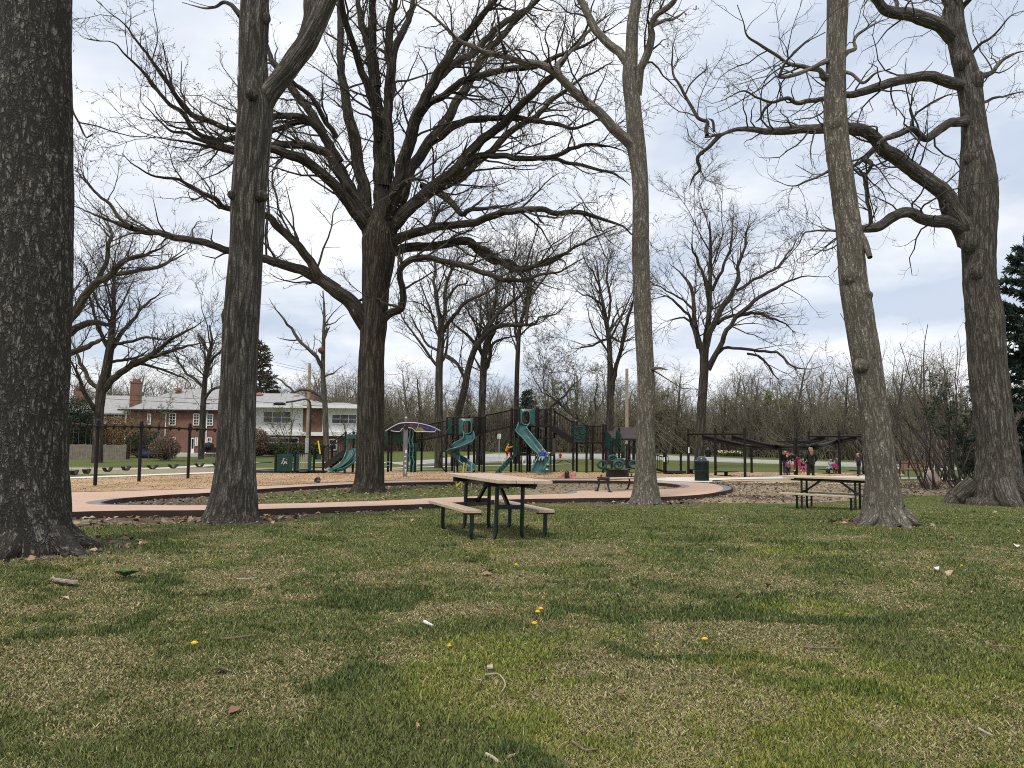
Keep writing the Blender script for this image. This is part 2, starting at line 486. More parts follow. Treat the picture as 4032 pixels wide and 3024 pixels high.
road = outline([('p', 1545, 1826), ('p', 1600, 1833), ('p', 1636, 1834), ('p', 1720, 1828), ('p', 1912, 1824), ('p', 2051, 1816), ('p', 2170, 1809), ('p', 2380, 1808), ('p', 2627, 1811),
                ('p', 2921, 1822), ('p', 3084, 1827), ('p', 3211, 1834), ('p', 3410, 1839), ('p', 3529, 1846), ('p', 3773, 1851), ('p', 4300, 1862),
                ('p', 4300, 1846), ('p', 3773, 1838), ('p', 3529, 1827), ('p', 3226, 1817), ('p', 3000, 1810), ('p', 2801, 1800), ('p', 2650, 1794), ('p', 2480, 1789), ('p', 2200, 1786),
                ('p', 1950, 1786), ('p', 1800, 1797), ('p', 1710, 1808), ('p', 1600, 1816), ('p', 1555, 1821)], 0)


def sheet(name, loops, off, m, kind='structure', step=1.0, attr=None):
    bm = bmesh.new(); ed = []
    for lp in loops:
        vs = [bm.verts.new((x, y, 0)) for x, y in lp]
        ed += [bm.edges.new((vs[i], vs[(i + 1) % len(vs)])) for i in range(len(vs))]
    bmesh.ops.triangle_fill(bm, edges=ed, use_beauty=True)
    al = np.concatenate(loops)
    for ax in (0, 1):
        lo, hi = al[:, ax].min(), al[:, ax].max()
        st = step if ax == 1 else step * 2
        st = max(st, (hi - lo) / 160)
        for v in np.arange(lo + st, hi, st):
            n = [0, 0, 0]; n[ax] = 1; co = [0, 0, 0]; co[ax] = v
            bmesh.ops.bisect_plane(bm, geom=bm.verts[:] + bm.edges[:] + bm.faces[:], plane_co=co, plane_no=n)
    for v in bm.verts: v.co.z = gz(v.co.x, v.co.y) + off
    for f in bm.faces:
        if f.normal.z < 0: f.normal_flip()
    bmesh.ops.recalc_face_normals(bm, faces=bm.faces)
    bm.normal_update()
    if sum(f.normal.z for f in bm.faces) < 0: bmesh.ops.reverse_faces(bm, faces=bm.faces)
    me = bpy.data.meshes.new(name); bm.to_mesh(me); bm.free()
    o = link(name, me, m)
    o['kind'] = kind
    return o


# ------------------------------------------------------------------ ground sheet
def axis(parts):
    out = []
    for a, b, s in parts: out += list(np.arange(a, b, s))
    return np.array(sorted(set(np.round(out, 4))))


xs = axis([(-900, -200, 70), (-200, -60, 10), (-60, -14, .6), (-14, 14, .1), (14, 60, .6), (60, 200, 10), (200, 901, 70)])
ys = axis([(-40, 0, 4), (0, 1.5, .5), (1.5, 20, .1), (20, 38, .2), (38, 66, .5), (66, 160, 2), (160, 400, 20), (400, 901, 50)])
XX, YY = np.meshgrid(xs, ys)
ZZ = g(XX, YY)


def clump(x, y):
    """dark long tufts: 0..1"""
    return .65 * sstep(.55, .8, fbm(x * 1.5 + 5.3 + 1.2 * vnoise(x * 2.1, y * 2.1 + 9), y * 1.6 + 2.2 + 1.2 * vnoise(x * 2.1 + 4, y * 2.1), 4) + .22 * (fbm(x * 6, y * 6, 3) - .5)) * (1 - sstep(15, 20, y))


def wood_edge(x):
    """near edge of the wood as distance, follows the curving street"""
    return np.interp(x, [-90, -40, -25, 0, 18, 30, 45, 70], [112, 108, 104, 103, 98, 78, 66, 60])


def greenness(x, y):
    """0 dead thatch .. 1 green lawn"""
    b = .0 + .13 * sstep(8, 15, y) + .05 * sstep(2, 6, x) - .1 * np.exp(-((x - .8) ** 2 + (y - 7.2) ** 2) / 4.5) - .12 * np.exp(-((x + 3.6) ** 2 / 2.5 + (y - 8.0) ** 2 / 1.2))
    b = b + .35 * sstep(24, 26, y)
    n = fbm(x * 1.5 + 31, y * 1.4 + 7, 5) + .45 * (fbm(x * 5.5, y * 5.5, 3) - .5)
    return np.clip(.14 + .7 * sstep(.28, .72, n + b), 0, 1)


def dirtiness(x, y):
    d = inpoly(x, y, dirt)
    wob = .45 * (fbm(x * .9, y * .9, 3) - .5) * 2
    dist = polydist(x, y, dirt)
    sd_ = np.where(d, dist, -dist) + wob
    v = sstep(-.35, .35, sd_)
    # island between the loop: gravel on the left, straw on the right, grass in the middle
    ii = inpoly(x, y, inner)
    px = 2016 + x / np.maximum(y, 1) * F_PX
    edge = 1 - sstep(.4, 1.3, polydist(x, y, inner) + wob * .6)
    isl = np.maximum(np.maximum(1 - sstep(980, 1080, px + wob * 60), edge * .9), 0)
    v = np.where(ii, isl, v)
    # bare ring at the feet of the trees
    for tx, ty, rr in TREE_FEET:
        v = np.maximum(v, .8 * (1 - sstep(rr, rr + .55, np.hypot(x - tx, y - ty) + wob * .5)))
    return v


def dryness(x, y):
    ii = inpoly(x, y, inner)
    px = 2016 + x / np.maximum(y, 1) * F_PX
    v = np.where(ii, sstep(1990, 2120, px), 0)
    dd = inpoly(x, y, dirt) & (x > 5)
    v = np.maximum(v, np.where(dd, .75 * sstep(.38, .55, fbm(x * .35, y * .5, 3)), 0))
    dl = inpoly(x, y, dirt) & (x < -4)
    v = np.maximum(v, np.where(dl, .5 * sstep(.4, .6, fbm(x * .5, y * .9 + 8, 3)), 0))
    v = np.maximum(v, .9 * sstep(40, 42, y) * (1 - sstep(50, 53, y)) * (1 - sstep(-8, -3, x)))
    return v


TREE_FEET = []
for c, x, y, r in (('D', 68, 1190, .75), ('D', 498, 1127, .7), ('D', 796, 1064, .7), ('D', 1395, 1088, .55), ('D', 1910, 1134, .5), ('D', 2158, 1090, .9)):
    p = at(c, x, y); TREE_FEET.append((p[0], p[1] + .3, r))
gr = greenness(XX, YY); cl = clump(XX, YY)
near = (YY > 6) & (YY < 60) & (abs(XX) < 60)
di = np.zeros_like(XX); dr = np.zeros_like(XX)
di[near] = dirtiness(XX[near], YY[near]); dr[near] = dryness(XX[near], YY[near])
far_ = YY > 60
di[far_] = sstep(-.5, 2.5, (YY - wood_edge(XX))[far_])
nx, ny = len(xs), len(ys)
V = np.stack([XX, YY, ZZ], -1).reshape(-1, 3)
i = np.arange(ny - 1)[:, None] * nx + np.arange(nx - 1)[None]
Q = np.stack([i, i + 1, i + nx + 1, i + nx], -1).reshape(-1, 4)
colr = np.stack([gr, di, dr, cl], -1).reshape(-1, 4)
me = mesh_np('ground', V, [Q], True, {'zone': ('FLOAT_COLOR', colr)})


def ground_mat():
    m = bpy.data.materials.new('lawn'); m.use_nodes = True
    nt = m.node_tree; N = nt.nodes; L = nt.links
    b = N['Principled BSDF']; b.inputs['Roughness'].default_value = .95; b.inputs['Specular IOR Level'].default_value = .1
    a = N.new('ShaderNodeAttribute'); a.attribute_name = 'zone'
    se = N.new('ShaderNodeSeparateColor'); L.new(a.outputs['Color'], se.inputs[0])
    tc = N.new('ShaderNodeTexCoord')

    def noise(s, d=5, r=.6):
        n = N.new('ShaderNodeTexNoise'); n.inputs['Scale'].default_value = s; n.inputs['Detail'].default_value = d; n.inputs['Roughness'].default_value = r
        L.new(tc.outputs['Object'], n.inputs['Vector']); return n

    def ramp(src, c):
        r = N.new('ShaderNodeValToRGB'); L.new(src, r.inputs[0])
        e = r.color_ramp.elements
        while len(e) < len(c): e.new(.5)
        for k, (p, col) in enumerate(c): e[k].position = p; e[k].color = tuple(col) + (1,)
        return r

    def mix(f, x, y):
        q = N.new('ShaderNodeMix'); q.data_type = 'RGBA'; L.new(f, q.inputs[0]); L.new(x, q.inputs[6]); L.new(y, q.inputs[7]); return q.outputs[2]
    nf = noise(38, 6, .7); nm = noise(5, 5, .65); nl = noise(.6, 4)
    straw = ramp(nf.outputs['Fac'], [(.3, (.09, .075, .04)), (.5, (.18, .15, .075)), (.7, (.28, .24, .13))])
    green = ramp(nf.outputs['Fac'], [(.3, (.06, .074, .022)), (.5, (.1, .12, .036)), (.72, (.16, .165, .065))])
    dirtc = ramp(nm.outputs['Fac'], [(.3, (.06, .047, .036)), (.5, (.115, .09, .07)), (.68, (.2, .165, .125))])
    dryc = ramp(nm.outputs['Fac'], [(.3, (.16, .125, .08)), (.5, (.29, .235, .155)), (.7, (.4, .34, .23))])
    # jitter the green mask with fine noise
    ad = N.new('ShaderNodeMath'); ad.operation = 'ADD'; L.new(se.outputs[0], ad.inputs[0]); L.new(nf.outputs['Fac'], ad.inputs[1])
    mr = N.new('ShaderNodeMapRange'); mr.inputs[1].default_value = .65; mr.inputs[2].default_value = 1.15; L.new(ad.outputs[0], mr.inputs[0])
    c = mix(mr.outputs[0], straw.outputs[0], green.outputs[0])
    ad2 = N.new('ShaderNodeMath'); ad2.operation = 'ADD'; L.new(se.outputs[1], ad2.inputs[0]); L.new(nm.outputs['Fac'], ad2.inputs[1])
    mr2 = N.new('ShaderNodeMapRange'); mr2.inputs[1].default_value = .72; mr2.inputs[2].default_value = 1.15; L.new(ad2.outputs[0], mr2.inputs[0])
    c = mix(mr2.outputs[0], c, dirtc.outputs[0])
    ad3 = N.new('ShaderNodeMath'); ad3.operation = 'ADD'; L.new(se.outputs[2], ad3.inputs[0]); L.new(nm.outputs['Fac'], ad3.inputs[1])
    mr3 = N.new('ShaderNodeMapRange'); mr3.inputs[1].default_value = .75; mr3.inputs[2].default_value = 1.2; L.new(ad3.outputs[0], mr3.inputs[0])
    c = mix(mr3.outputs[0], c, dryc.outputs[0])
    L.new(c, b.inputs['Base Color'])
    bp = N.new('ShaderNodeBump'); bp.inputs['Strength'].default_value = .8; bp.inputs['Distance'].default_value = .03
    L.new(nf.outputs['Fac'], bp.inputs['Height']); L.new(bp.outputs[0], b.inputs['Normal'])
    return m


ground = link('ground', me, ground_mat()); tag(ground, kind='structure')


def speckle(name, cols, s1, s2, bump=.5, rough=.9):
    m = bpy.data.materials.new(name); m.use_nodes = True
    nt = m.node_tree; N = nt.nodes; L = nt.links
    b = N['Principled BSDF']; b.inputs['Roughness'].default_value = rough; b.inputs['Specular IOR Level'].default_value = .2
    tc = N.new('ShaderNodeTexCoord')
    n1 = N.new('ShaderNodeTexNoise'); n1.inputs['Scale'].default_value = s1; n1.inputs['Detail'].default_value = 6; n1.inputs['Roughness'].default_value = .75
    n2 = N.new('ShaderNodeTexNoise'); n2.inputs['Scale'].default_value = s2; n2.inputs['Detail'].default_value = 4
    for n in (n1, n2): L.new(tc.outputs['Object'], n.inputs['Vector'])
    ad = N.new('ShaderNodeMath'); ad.operation = 'ADD'; L.new(n1.outputs['Fac'], ad.inputs[0]); L.new(n2.outputs['Fac'], ad.inputs[1])
    hf = N.new('ShaderNodeMath'); hf.operation = 'MULTIPLY'; hf.inputs[1].default_value = .5; L.new(ad.outputs[0], hf.inputs[0])
    r = N.new('ShaderNodeValToRGB'); L.new(hf.outputs[0], r.inputs[0])
    e = r.color_ramp.elements
    while len(e) < len(cols): e.new(.5)
    for k, (p, c) in enumerate(cols): e[k].position = p; e[k].color = tuple(c) + (1,)
    L.new(r.outputs[0], b.inputs['Base Color'])
    bp = N.new('ShaderNodeBump'); bp.inputs['Strength'].default_value = bump; bp.inputs['Distance'].default_value = .03
    L.new(n1.outputs['Fac'], bp.inputs['Height']); L.new(bp.outputs[0], b.inputs['Normal'])
    return m


M['chips'] = speckle('wood_chips', [(.33, (.24, .15, .085)), (.5, (.4, .27, .155)), (.66, (.52, .37, .23))], 22, .5, .6)
M['tan_path'] = speckle('tan_path', [(.33, (.46, .315, .23)), (.5, (.5, .345, .255)), (.68, (.55, .385, .29))], 30, .5, .1, .8)
M['edging'] = mat('edging', (.038, .022, .018), .7, var=.25, scale=3)
M['concrete'] = speckle('concrete', [(.35, (.52, .5, .46)), (.5, (.6, .58, .54)), (.65, (.68, .66, .61))], 12, .6, .1, .85)
M['asphalt'] = speckle('asphalt', [(.35, (.26, .25, .23)), (.5, (.33, .32, .3)), (.65, (.4, .39, .36))], 6, .25, .1, .9)
M['verge'] = speckle('verge', [(.35, (.03, .06, .014)), (.5, (.05, .1, .024)), (.68, (.09, .14, .04))], 4, .4, .5, .95)
M['grey_edge'] = mat('grey_edge', (.2, .19, .19), .8, var=.15, scale=5)

sheet('wood_chip_ground', [chips], .012, M['chips'])
sheet('wood_chip_ground', [chips2], .010, M['chips'])
sheet('road', [road], .010, M['asphalt'])


def strip(name, pts, wid, off, m, step=1.0):
    c = np.array([at(*p)[:2] for p in pts]); c = dense(c, closed=False, it=2)
    t = norm(np.gradient(c, axis=0)); n = np.stack([-t[:, 1], t[:, 0]], 1)
    wid = np.interp(np.linspace(0, 1, len(c)), np.linspace(0, 1, len(np.atleast_1d(wid))), np.atleast_1d(wid))[:, None]
    lp = np.concatenate([c + n * wid / 2, (c - n * wid / 2)[::-1]])
    return sheet(name, [lp], off, m, step=step)


# pale pavements
strip('pavement', [('p', -300, 1898), ('p', 242, 1884), ('p', 500, 1874), ('p', 845, 1862), ('p', 1010, 1855), ('p', 1200, 1850)], [1.6, 1.4], .018, M['concrete'])
strip('pavement', [('p', 242, 1847), ('p', 560, 1849), ('p', 760, 1838), ('p', 860, 1830)], [1.0, 2.0], .016, M['concrete'])
strip('pavement', [('p', 900, 1822), ('p', 1250, 1821), ('p', 1420, 1820), ('p', 1560, 1823)], [1.0, 1.4], .016, M['concrete'])
strip('pavement', [('p', 1440, 1848), ('p', 1700, 1838), ('p', 1900, 1834), ('p', 2266, 1827)], [.8, .8], .016, M['concrete'])
sheet('pavement', [outline([('p', 2585, 1894), ('p', 2650, 1897), ('p', 2760, 1901), ('p', 2800, 1902), ('p', 2806, 1893), ('p', 2950, 1888), ('p', 3150, 1886), ('p', 3420, 1888), ('p', 3480, 1887), ('p', 3480, 1876),
                            ('p', 3150, 1876), ('p', 2950, 1881), ('p', 2796, 1883), ('p', 2650, 1881), ('p', 2585, 1884)], 0)], .030, M['concrete'])
strip('pavement', [('p', 2760, 1899), ('p', 2900, 1900), ('p', 3100, 1903), ('p', 3440, 1908)], [.35, .3], .026, M['concrete'])
strip('pavement', [('p', 3480, 1886), ('p', 3640, 1884), ('p', 3800, 1891), ('p', 4000, 1896)], [1.4, 1.2], .024, M['concrete'])
sheet('pavement', [outline([('p', -500, 2052), ('p', 250, 2029), ('p', 400, 2020), ('p', 455, 2014), ('p', 250, 2016), ('p', -500, 2030)], 0)], .06, M['concrete'])
# kerb line of the road
kb = MB()
for seg in (road[2:15],):
    q = dense(seg, closed=False, it=1)
    pts = np.array([(x, y, gz(x, y) + .05) for x, y in q])
    for a, b in zip(pts[:-1], pts[1:]): kb.beam(a, b, .18, .14)
o = kb.build('road_kerb', M['concrete']); tag(o, kind='structure')

# the raised tan loop path
top = sheet('path', [outer, inner], HP, M['tan_path'])
for lp, sgn in ((outer, 1), (inner, -1)):
    t = norm(np.roll(lp, -1, 0) - np.roll(lp, 1, 0)); n = np.stack([t[:, 1], -t[:, 0]], 1)
    area = np.sum(lp[:, 0] * np.roll(lp[:, 1], -1) - np.roll(lp[:, 0], -1) * lp[:, 1])
    if area < 0: n = -n
    n = n * sgn
    a = lp + n * .012; b = lp - n * .05
    za = g(lp[:, 0], lp[:, 1])
    k = len(lp)
    Vv = np.concatenate([np.c_[a, za - .15], np.c_[a, za + HP + .006], np.c_[b, za + HP + .006], np.c_[b, za - .15]])
    q = []
    for r in range(3):
        for j in range(k): q.append([r * k + j, r * k + (j + 1) % k, (r + 1) * k + (j + 1) % k, (r + 1) * k + j])
    e = MB().add(Vv, q).build('path_edge', M['edging']); tag(e, kind='structure')


def arc_band(lp, ctr, rad, wid):
    dd = np.hypot(lp[:, 0] - ctr[0], lp[:, 1] - ctr[1])
    idx = [i for i in range(len(lp)) if dd[i] < rad]
    return idx


for lp, c, inward in ((outer, ('p', 2888, 1921), -1), (inner, ('p', 398, 1978), 1), (inner, ('p', 2679, 1914), 1), (inner, ('p', 2240, 1937), 1)):
    ctr = at(*c, HP)[:2]
    d_ = np.hypot(lp[:, 0] - ctr[0], lp[:, 1] - ctr[1])
    k0 = int(np.argmin(d_)); L_ = len(lp)
    span = 5 if c[1] != 2240 else 2
    idx = [(k0 + s) % L_ for s in range(-span, span + 1)]
    seg = lp[idx]
    cen = seg.mean(0)
    t = norm(np.gradient(seg, axis=0)); n = np.stack([-t[:, 1], t[:, 0]], 1)
    away = np.sign(np.sum(n * (cen - seg)[:], axis=1)); away[away == 0] = 1
    s_ = np.sign(np.sum(away))
    n = n * (s_ if inward < 0 else -s_)
    wv = .3 * np.sin(np.linspace(.12, math.pi - .12, len(seg)))[:, None]
    band = np.concatenate([seg + n * .052, (seg + n * (.06 + wv))[::-1]])
    sheet('path_border', [band], HP + .005, M['grey_edge'], step=2)
# ------------------------------------------------------------------ grass blades
def blades():
    rng = np.random.default_rng(11)
    N0 = 2700000
    # density falls off with distance from the place one stands at
    y = 1 / (1 / 1.6 - rng.random(N0) * (1 / 1.6 - 1 / 33))
    x = (rng.random(N0) - .5) * 2 * (.72 * y + 1.2)
    keep = np.abs(x) < 24
    x, y = x[keep], y[keep]
    gr_ = greenness(x, y); cl_ = clump(x, y)
    di_ = dirtiness(x, y); dr_ = dryness(x, y)
    on = inpoly(x, y, outer) & ~inpoly(x, y, inner)
    chip_ = inpoly(x, y, chips)
    lum = (1 - .93 * di_) * (1 - .6 * dr_) * (.62 + .38 * np.maximum(gr_, cl_))
    k = (~on) & (~chip_) & (rng.random(len(x)) < lum)
    x, y, gr_, cl_, dr_ = x[k], y[k], gr_[k], cl_[k], dr_[k]
    n = len(x)
    z = g(x, y)
    isg = rng.random(n) < np.clip(.2 + .66 * gr_ + .55 * cl_ - dr_ * .8, 0, .96)
    d = np.maximum(y, 2)
    h = np.where(isg, .015 + .014 * gr_ + .026 * cl_, .014) * (.55 + .8 * rng.random(n) + .9 * (rng.random(n) < .03))
    wd = .00155 * d ** .58 * (.7 + .6 * rng.random(n))
    th = rng.random(n) * 2 * math.pi
    lean = np.where(isg, .25 + .5 * rng.random(n), .9 + 1.1 * rng.random(n)) * h
    la = rng.random(n) * 2 * math.pi
    base = np.stack([x, y, z - .004], 1)
    sd_ = np.stack([np.cos(th), np.sin(th), 0 * th], 1) * wd[:, None]
    tip = base + np.stack([np.cos(la) * lean, np.sin(la) * lean, h], 1)
    mid = base + (tip - base) * .55 + np.stack([0 * h, 0 * h, h * .12], 1)
    Vb = np.stack([base - sd_, base + sd_, mid + sd_ * .8, mid - sd_ * .8, tip], 1).reshape(-1, 3)
    o = np.arange(n)[:, None] * 5
    q = o + np.array([[0, 1, 2, 3]]); t = o + np.array([[3, 2, 4]])
    gcol = np.array([[.102, .127, .038], [.135, .155, .05], [.185, .19, .07], [.08, .1, .033]])
    scol = np.array([[.29, .245, .125], [.22, .18, .09], [.37, .32, .18], [.17, .14, .075]])
    ccol = np.array([[.055, .084, .028], [.068, .098, .033], [.09, .115, .04], [.048, .073, .027]])
    ri = rng.integers(0, 4, n)
    c = np.where(isg[:, None], np.where((rng.random(n) < cl_)[:, None], ccol[ri], gcol[ri]), scol[ri])
    lime = sstep(.66, .78, fbm(x * .5 + 70, y * .6 + 3, 3))[:, None] * isg[:, None]
    c = c * (1 + lime * np.array([.45, .4, .0])) * 1.12 * (.8 + .4 * rng.random(n))[:, None]
    c = np.concatenate([c, np.ones((n, 1))], 1)
    me = mesh_np('grass', Vb, [q, t], False, {'tint': ('FLOAT_COLOR', np.repeat(c, 5, 0))})
    m = bpy.data.materials.new('grass_blade'); m.use_nodes = True
    nt = m.node_tree; b = nt.nodes['Principled BSDF']; b.inputs['Roughness'].default_value = .75; b.inputs['Specular IOR Level'].default_value = .15
    a = nt.nodes.new('ShaderNodeAttribute'); a.attribute_name = 'tint'; nt.links.new(a.outputs['Color'], b.inputs['Base Color'])
    ob = link('grass', me, m); tag(ob, kind='stuff')


blades()


def litter(name, poly_list, n, size, cols, seed, ymax=40):
    rng = np.random.default_rng(seed)
    X, Y = [], []
    for poly, kk in poly_list:
        lo, hi = poly.min(0), poly.max(0)
        lo = np.maximum(lo, [-22, 1.5]); hi = np.minimum(hi, [26, ymax])
        x = lo[0] + rng.random(kk * 6) * (hi[0] - lo[0]); y = lo[1] + rng.random(kk * 6) * (hi[1] - lo[1])
        k = inpoly(x, y, poly)
        if poly is not chips: k &= ~(inpoly(x, y, outer) & ~inpoly(x, y, inner))
        X.append(x[k][:kk]); Y.append(y[k][:kk])
    x = np.concatenate(X); y = np.concatenate(Y); n = len(x)
    z = g(x, y) + .02
    s = size * (.5 + rng.random(n))
    th = rng.random(n) * 6.283
    e1 = np.stack([np.cos(th), np.sin(th), (rng.random(n) - .5) * 1.0], 1) * s[:, None]
    e2 = np.stack([-np.sin(th), np.cos(th), (rng.random(n) - .5) * 1.2], 1) * (s * (.35 + .4 * rng.random(n)))[:, None]
    c = np.stack([x, y, z], 1)
    mid = c + np.array([0, 0, 1.0]) * (s * .25)[:, None]
    Vv = np.stack([c - e1, mid + e2, c + e1, mid - e2], 1).reshape(-1, 3)
    o = np.arange(n)[:, None] * 4
    q = np.concatenate([o + [[0, 1, 2]], o + [[0, 2, 3]]])
    cc = np.array(cols)[rng.integers(0, len(cols), n)] * (.75 + .5 * rng.random(n))[:, None]
    cc = np.concatenate([cc, np.ones((n, 1))], 1)
    me = mesh_np(name, Vv, [q], False, {'tint': ('FLOAT_COLOR', np.repeat(cc, 4, 0))})
    tag(link(name, me, bpy.data.materials['grass_blade']), kind='stuff')


lawn_rect = np.array([[-16, 2], [16, 2], [24, 20], [-24, 20.0]])
litter('leaf_litter', [(dirt, 6000), (inner, 2500), (lawn_rect, 260)] + [(np.array([[tx + (rr + .5) * math.cos(a), ty + (rr + .5) * math.sin(a)] for a in np.linspace(0, 6.2, 16)]), 110) for tx, ty, rr in TREE_FEET], 0, .05, [(.16, .1, .06), (.24, .16, .1), (.32, .24, .16), (.1, .065, .045), (.36, .29, .2)], 5)
litter('clover', [(lawn_rect, 7000)], 0, .017, [(.06, .11, .03), (.08, .14, .04), (.11, .16, .05), (.05, .085, .028)], 8)
litter('loose_wood_chips', [(chips, 14000)], 0, .03, [(.5, .34, .19), (.38, .24, .12), (.6, .44, .28), (.24, .14, .07)], 6, ymax=46)


# ------------------------------------------------------------------ trees
def catmull(p, step):
    p = np.asarray(p, float)
    if len(p) < 3:
        n = max(2, int(np.linalg.norm(p[-1, :3] - p[0, :3]) / step)); t = np.linspace(0, 1, n + 1)[:, None]
        return p[0] * (1 - t) + p[-1] * t
    e = np.concatenate([[2 * p[0] - p[1]], p, [2 * p[-1] - p[-2]]])
    out = []
    for i in range(len(p) - 1):
        a, b, c, d = e[i], e[i + 1], e[i + 2], e[i + 3]
        n = max(1, int(round(np.linalg.norm(c[:3] - b[:3]) / step)))
        t = (np.arange(n) / n)[:, None]
        out.append(.5 * (2 * b + (c - a) * t + (2 * a - 5 * b + 4 * c - d) * t ** 2 + (3 * b - a - 3 * c + d) * t ** 3))
    out.append(p[-1:])
    r = np.concatenate(out)
    r[:, 3] = np.maximum(r[:, 3], .003)
    return r


def tube_batch(Ps, Rs, n, rng, bk=False):
    """Ps (N,K,3) Rs (N,K) -> V, quads[, bk]"""
    N_, K = Rs.shape
    t = np.empty_like(Ps); t[:, 1:-1] = Ps[:, 2:] - Ps[:, :-2]; t[:, 0] = Ps[:, 1] - Ps[:, 0]; t[:, -1] = Ps[:, -1] - Ps[:, -2]
    t = norm(t)
    md = norm(Ps[:, -1] - Ps[:, 0])
    rf = rng.normal(size=(N_, 3)); rf = norm(rf - np.sum(rf * md, -1, keepdims=True) * md)[:, None]
    u = norm(rf - np.sum(rf * t, -1, keepdims=True) * t); v = np.cross(t, u)
    a = np.arange(n) * 2 * math.pi / n
    V = Ps[:, :, None] + Rs[:, :, None, None] * (np.cos(a)[:, None] * u[:, :, None] + np.sin(a)[:, None] * v[:, :, None])
    b = (np.arange(N_) * K * n)[:, None, None]; i = (np.arange(K - 1) * n)[None, :, None]; j = np.arange(n)[None, None]; j2 = (j + 1) % n
    q = np.stack([b + i + j, b + i + j2, b + i + n + j2, b + i + n + j], -1).reshape(-1, 4)
    return V.reshape(-1, 3), q


def limb_tube(pr, n, rough=0, seed=0, flare=None):
    """pr (K,4) world points with radius -> V, quads, bark coordinate"""
    rng = np.random.default_rng(seed)
    p = pr[:, :3]; r = pr[:, 3]; K = len(p)
    t = norm(np.gradient(p, axis=0))
    ref = np.array([0.0, 1, 0])
    if abs(t[:, 1]).max() > .85: ref = np.array([.6, .2, .5])
    u = norm(ref - (t @ ref)[:, None] * t); v = np.cross(t, u)
    a = np.arange(n) * 2 * math.pi / n
    s = np.concatenate([[0], np.cumsum(np.linalg.norm(np.diff(p, axis=0), axis=1))])
    rr = np.repeat(r[:, None], n, 1)
    if rough:
        ph = rng.random(4) * 50
        rr = rr * (1 + rough * (fbm(np.cos(a)[None] * 1.6 + ph[0] + 0 * s[:, None], np.sin(a)[None] * 1.6 + s[:, None] * 1.1 + ph[1], 3) - .5) * 2
                   + .55 * rough * (fbm(a[None] / 6.283 * 22 + ph[2] + 0 * s[:, None], s[:, None] * 4 + ph[3], 2) - .5))
    if flare is not None:
        f0, f1, seed2 = flare
        r2 = np.random.default_rng(seed2)
        w_ = np.exp(-s / f1)[:, None]
        lob = np.zeros(n)
        for kf in (3, 5, 8): lob += np.cos(kf * a + r2.random() * 6.28) * (1.2 / kf + .1)
        rr = rr * (1 + f0 * w_ * lob[None])
    V = p[:, None] + rr[..., None] * (np.cos(a)[None, :, None] * u[:, None] + np.sin(a)[None, :, None] * v[:, None])
    o = rng.random(3) * 40
    bk = np.stack([np.cos(a)[None] * np.maximum(r[:, None], .04) + o[0], np.sin(a)[None] * np.maximum(r[:, None], .04) + o[1], np.repeat(s[:, None], n, 1) + o[2]], -1)
    i = np.arange(K - 1)[:, None] * n; j = np.arange(n)[None]; j2 = (j + 1) % n
    q = np.stack([i + j, i + j2, i + n + j2, i + n + j], -1).reshape(-1, 4)
    return V.reshape(-1, 3), q, bk.reshape(-1, 3)


def batch(pos, d, L_, r0, rng, K, gn, up, taper=.25, down=None):
    N_ = len(pos); Ps = np.zeros((N_, K + 1, 3)); Ps[:, 0] = pos
    st = (L_ / K)[:, None]; d = norm(d)
    for k in range(K):
        d = norm(d + gn * rng.normal(size=(N_, 3)) + np.array([0, 0, up]))
        Ps[:, k + 1] = Ps[:, k] + d * st
    Rs = r0[:, None] * np.linspace(1, taper, K + 1)[None]
    return Ps, Rs


class Par:
    """points on wood from which new branches may start"""

    def __init__(s): s.p = []; s.t = []; s.r = []; s.f = []; s.w = []

    def add(s, Ps, Rs, f0=.25, bias=.6):
        K = Ps.shape[1]
        t = norm(Ps[:, 1:] - Ps[:, :-1]); f = np.broadcast_to(np.linspace(0, 1, K)[None, 1:], t.shape[:2])
        seg = np.linalg.norm(Ps[:, 1:] - Ps[:, :-1], axis=-1)
        m = f >= f0
        s.p.append(Ps[:, 1:][m]); s.t.append(t[m]); s.r.append(Rs[:, 1:][m]); s.f.append(f[m]); s.w.append((seg * (1 - bias + bias * f))[m])
        return s

    def pick(s, n, rng):
        p, t, r, f, w_ = (np.concatenate(a) for a in (s.p, s.t, s.r, s.f, s.w))
        i = rng.choice(len(p), n, p=w_ / w_.sum())
        return p[i] - t[i] * (rng.random(n) * .0)[:, None], t[i], r[i], f[i]

    def length(s): return float(sum(w_.sum() for w_ in s.w))


def sprout(par, per_m, rng, Lr, rf, ang, K, gn, up, rmin, rmax, flat=1.0, taper=.3):
    n = max(1, int(par.length() * per_m))
    p, t, r, f = par.pick(n, rng)
    q = rng.normal(size=(n, 3)); q = norm(q - np.sum(q * t, -1, keepdims=True) * t)
    an = np.radians(ang[0] + (ang[1] - ang[0]) * rng.random(n))[:, None]
    d = t * np.cos(an) + q * np.sin(an)
    d[:, 2] = d[:, 2] * flat + up * .8
    L_ = (Lr[0] + (Lr[1] - Lr[0]) * rng.random(n)) * (1.15 - .55 * f)
    r0 = np.clip(r * rf * (.7 + .5 * rng.random(n)), rmin, rmax)
    return batch(p, d, L_, r0, rng, K, gn, up, taper)


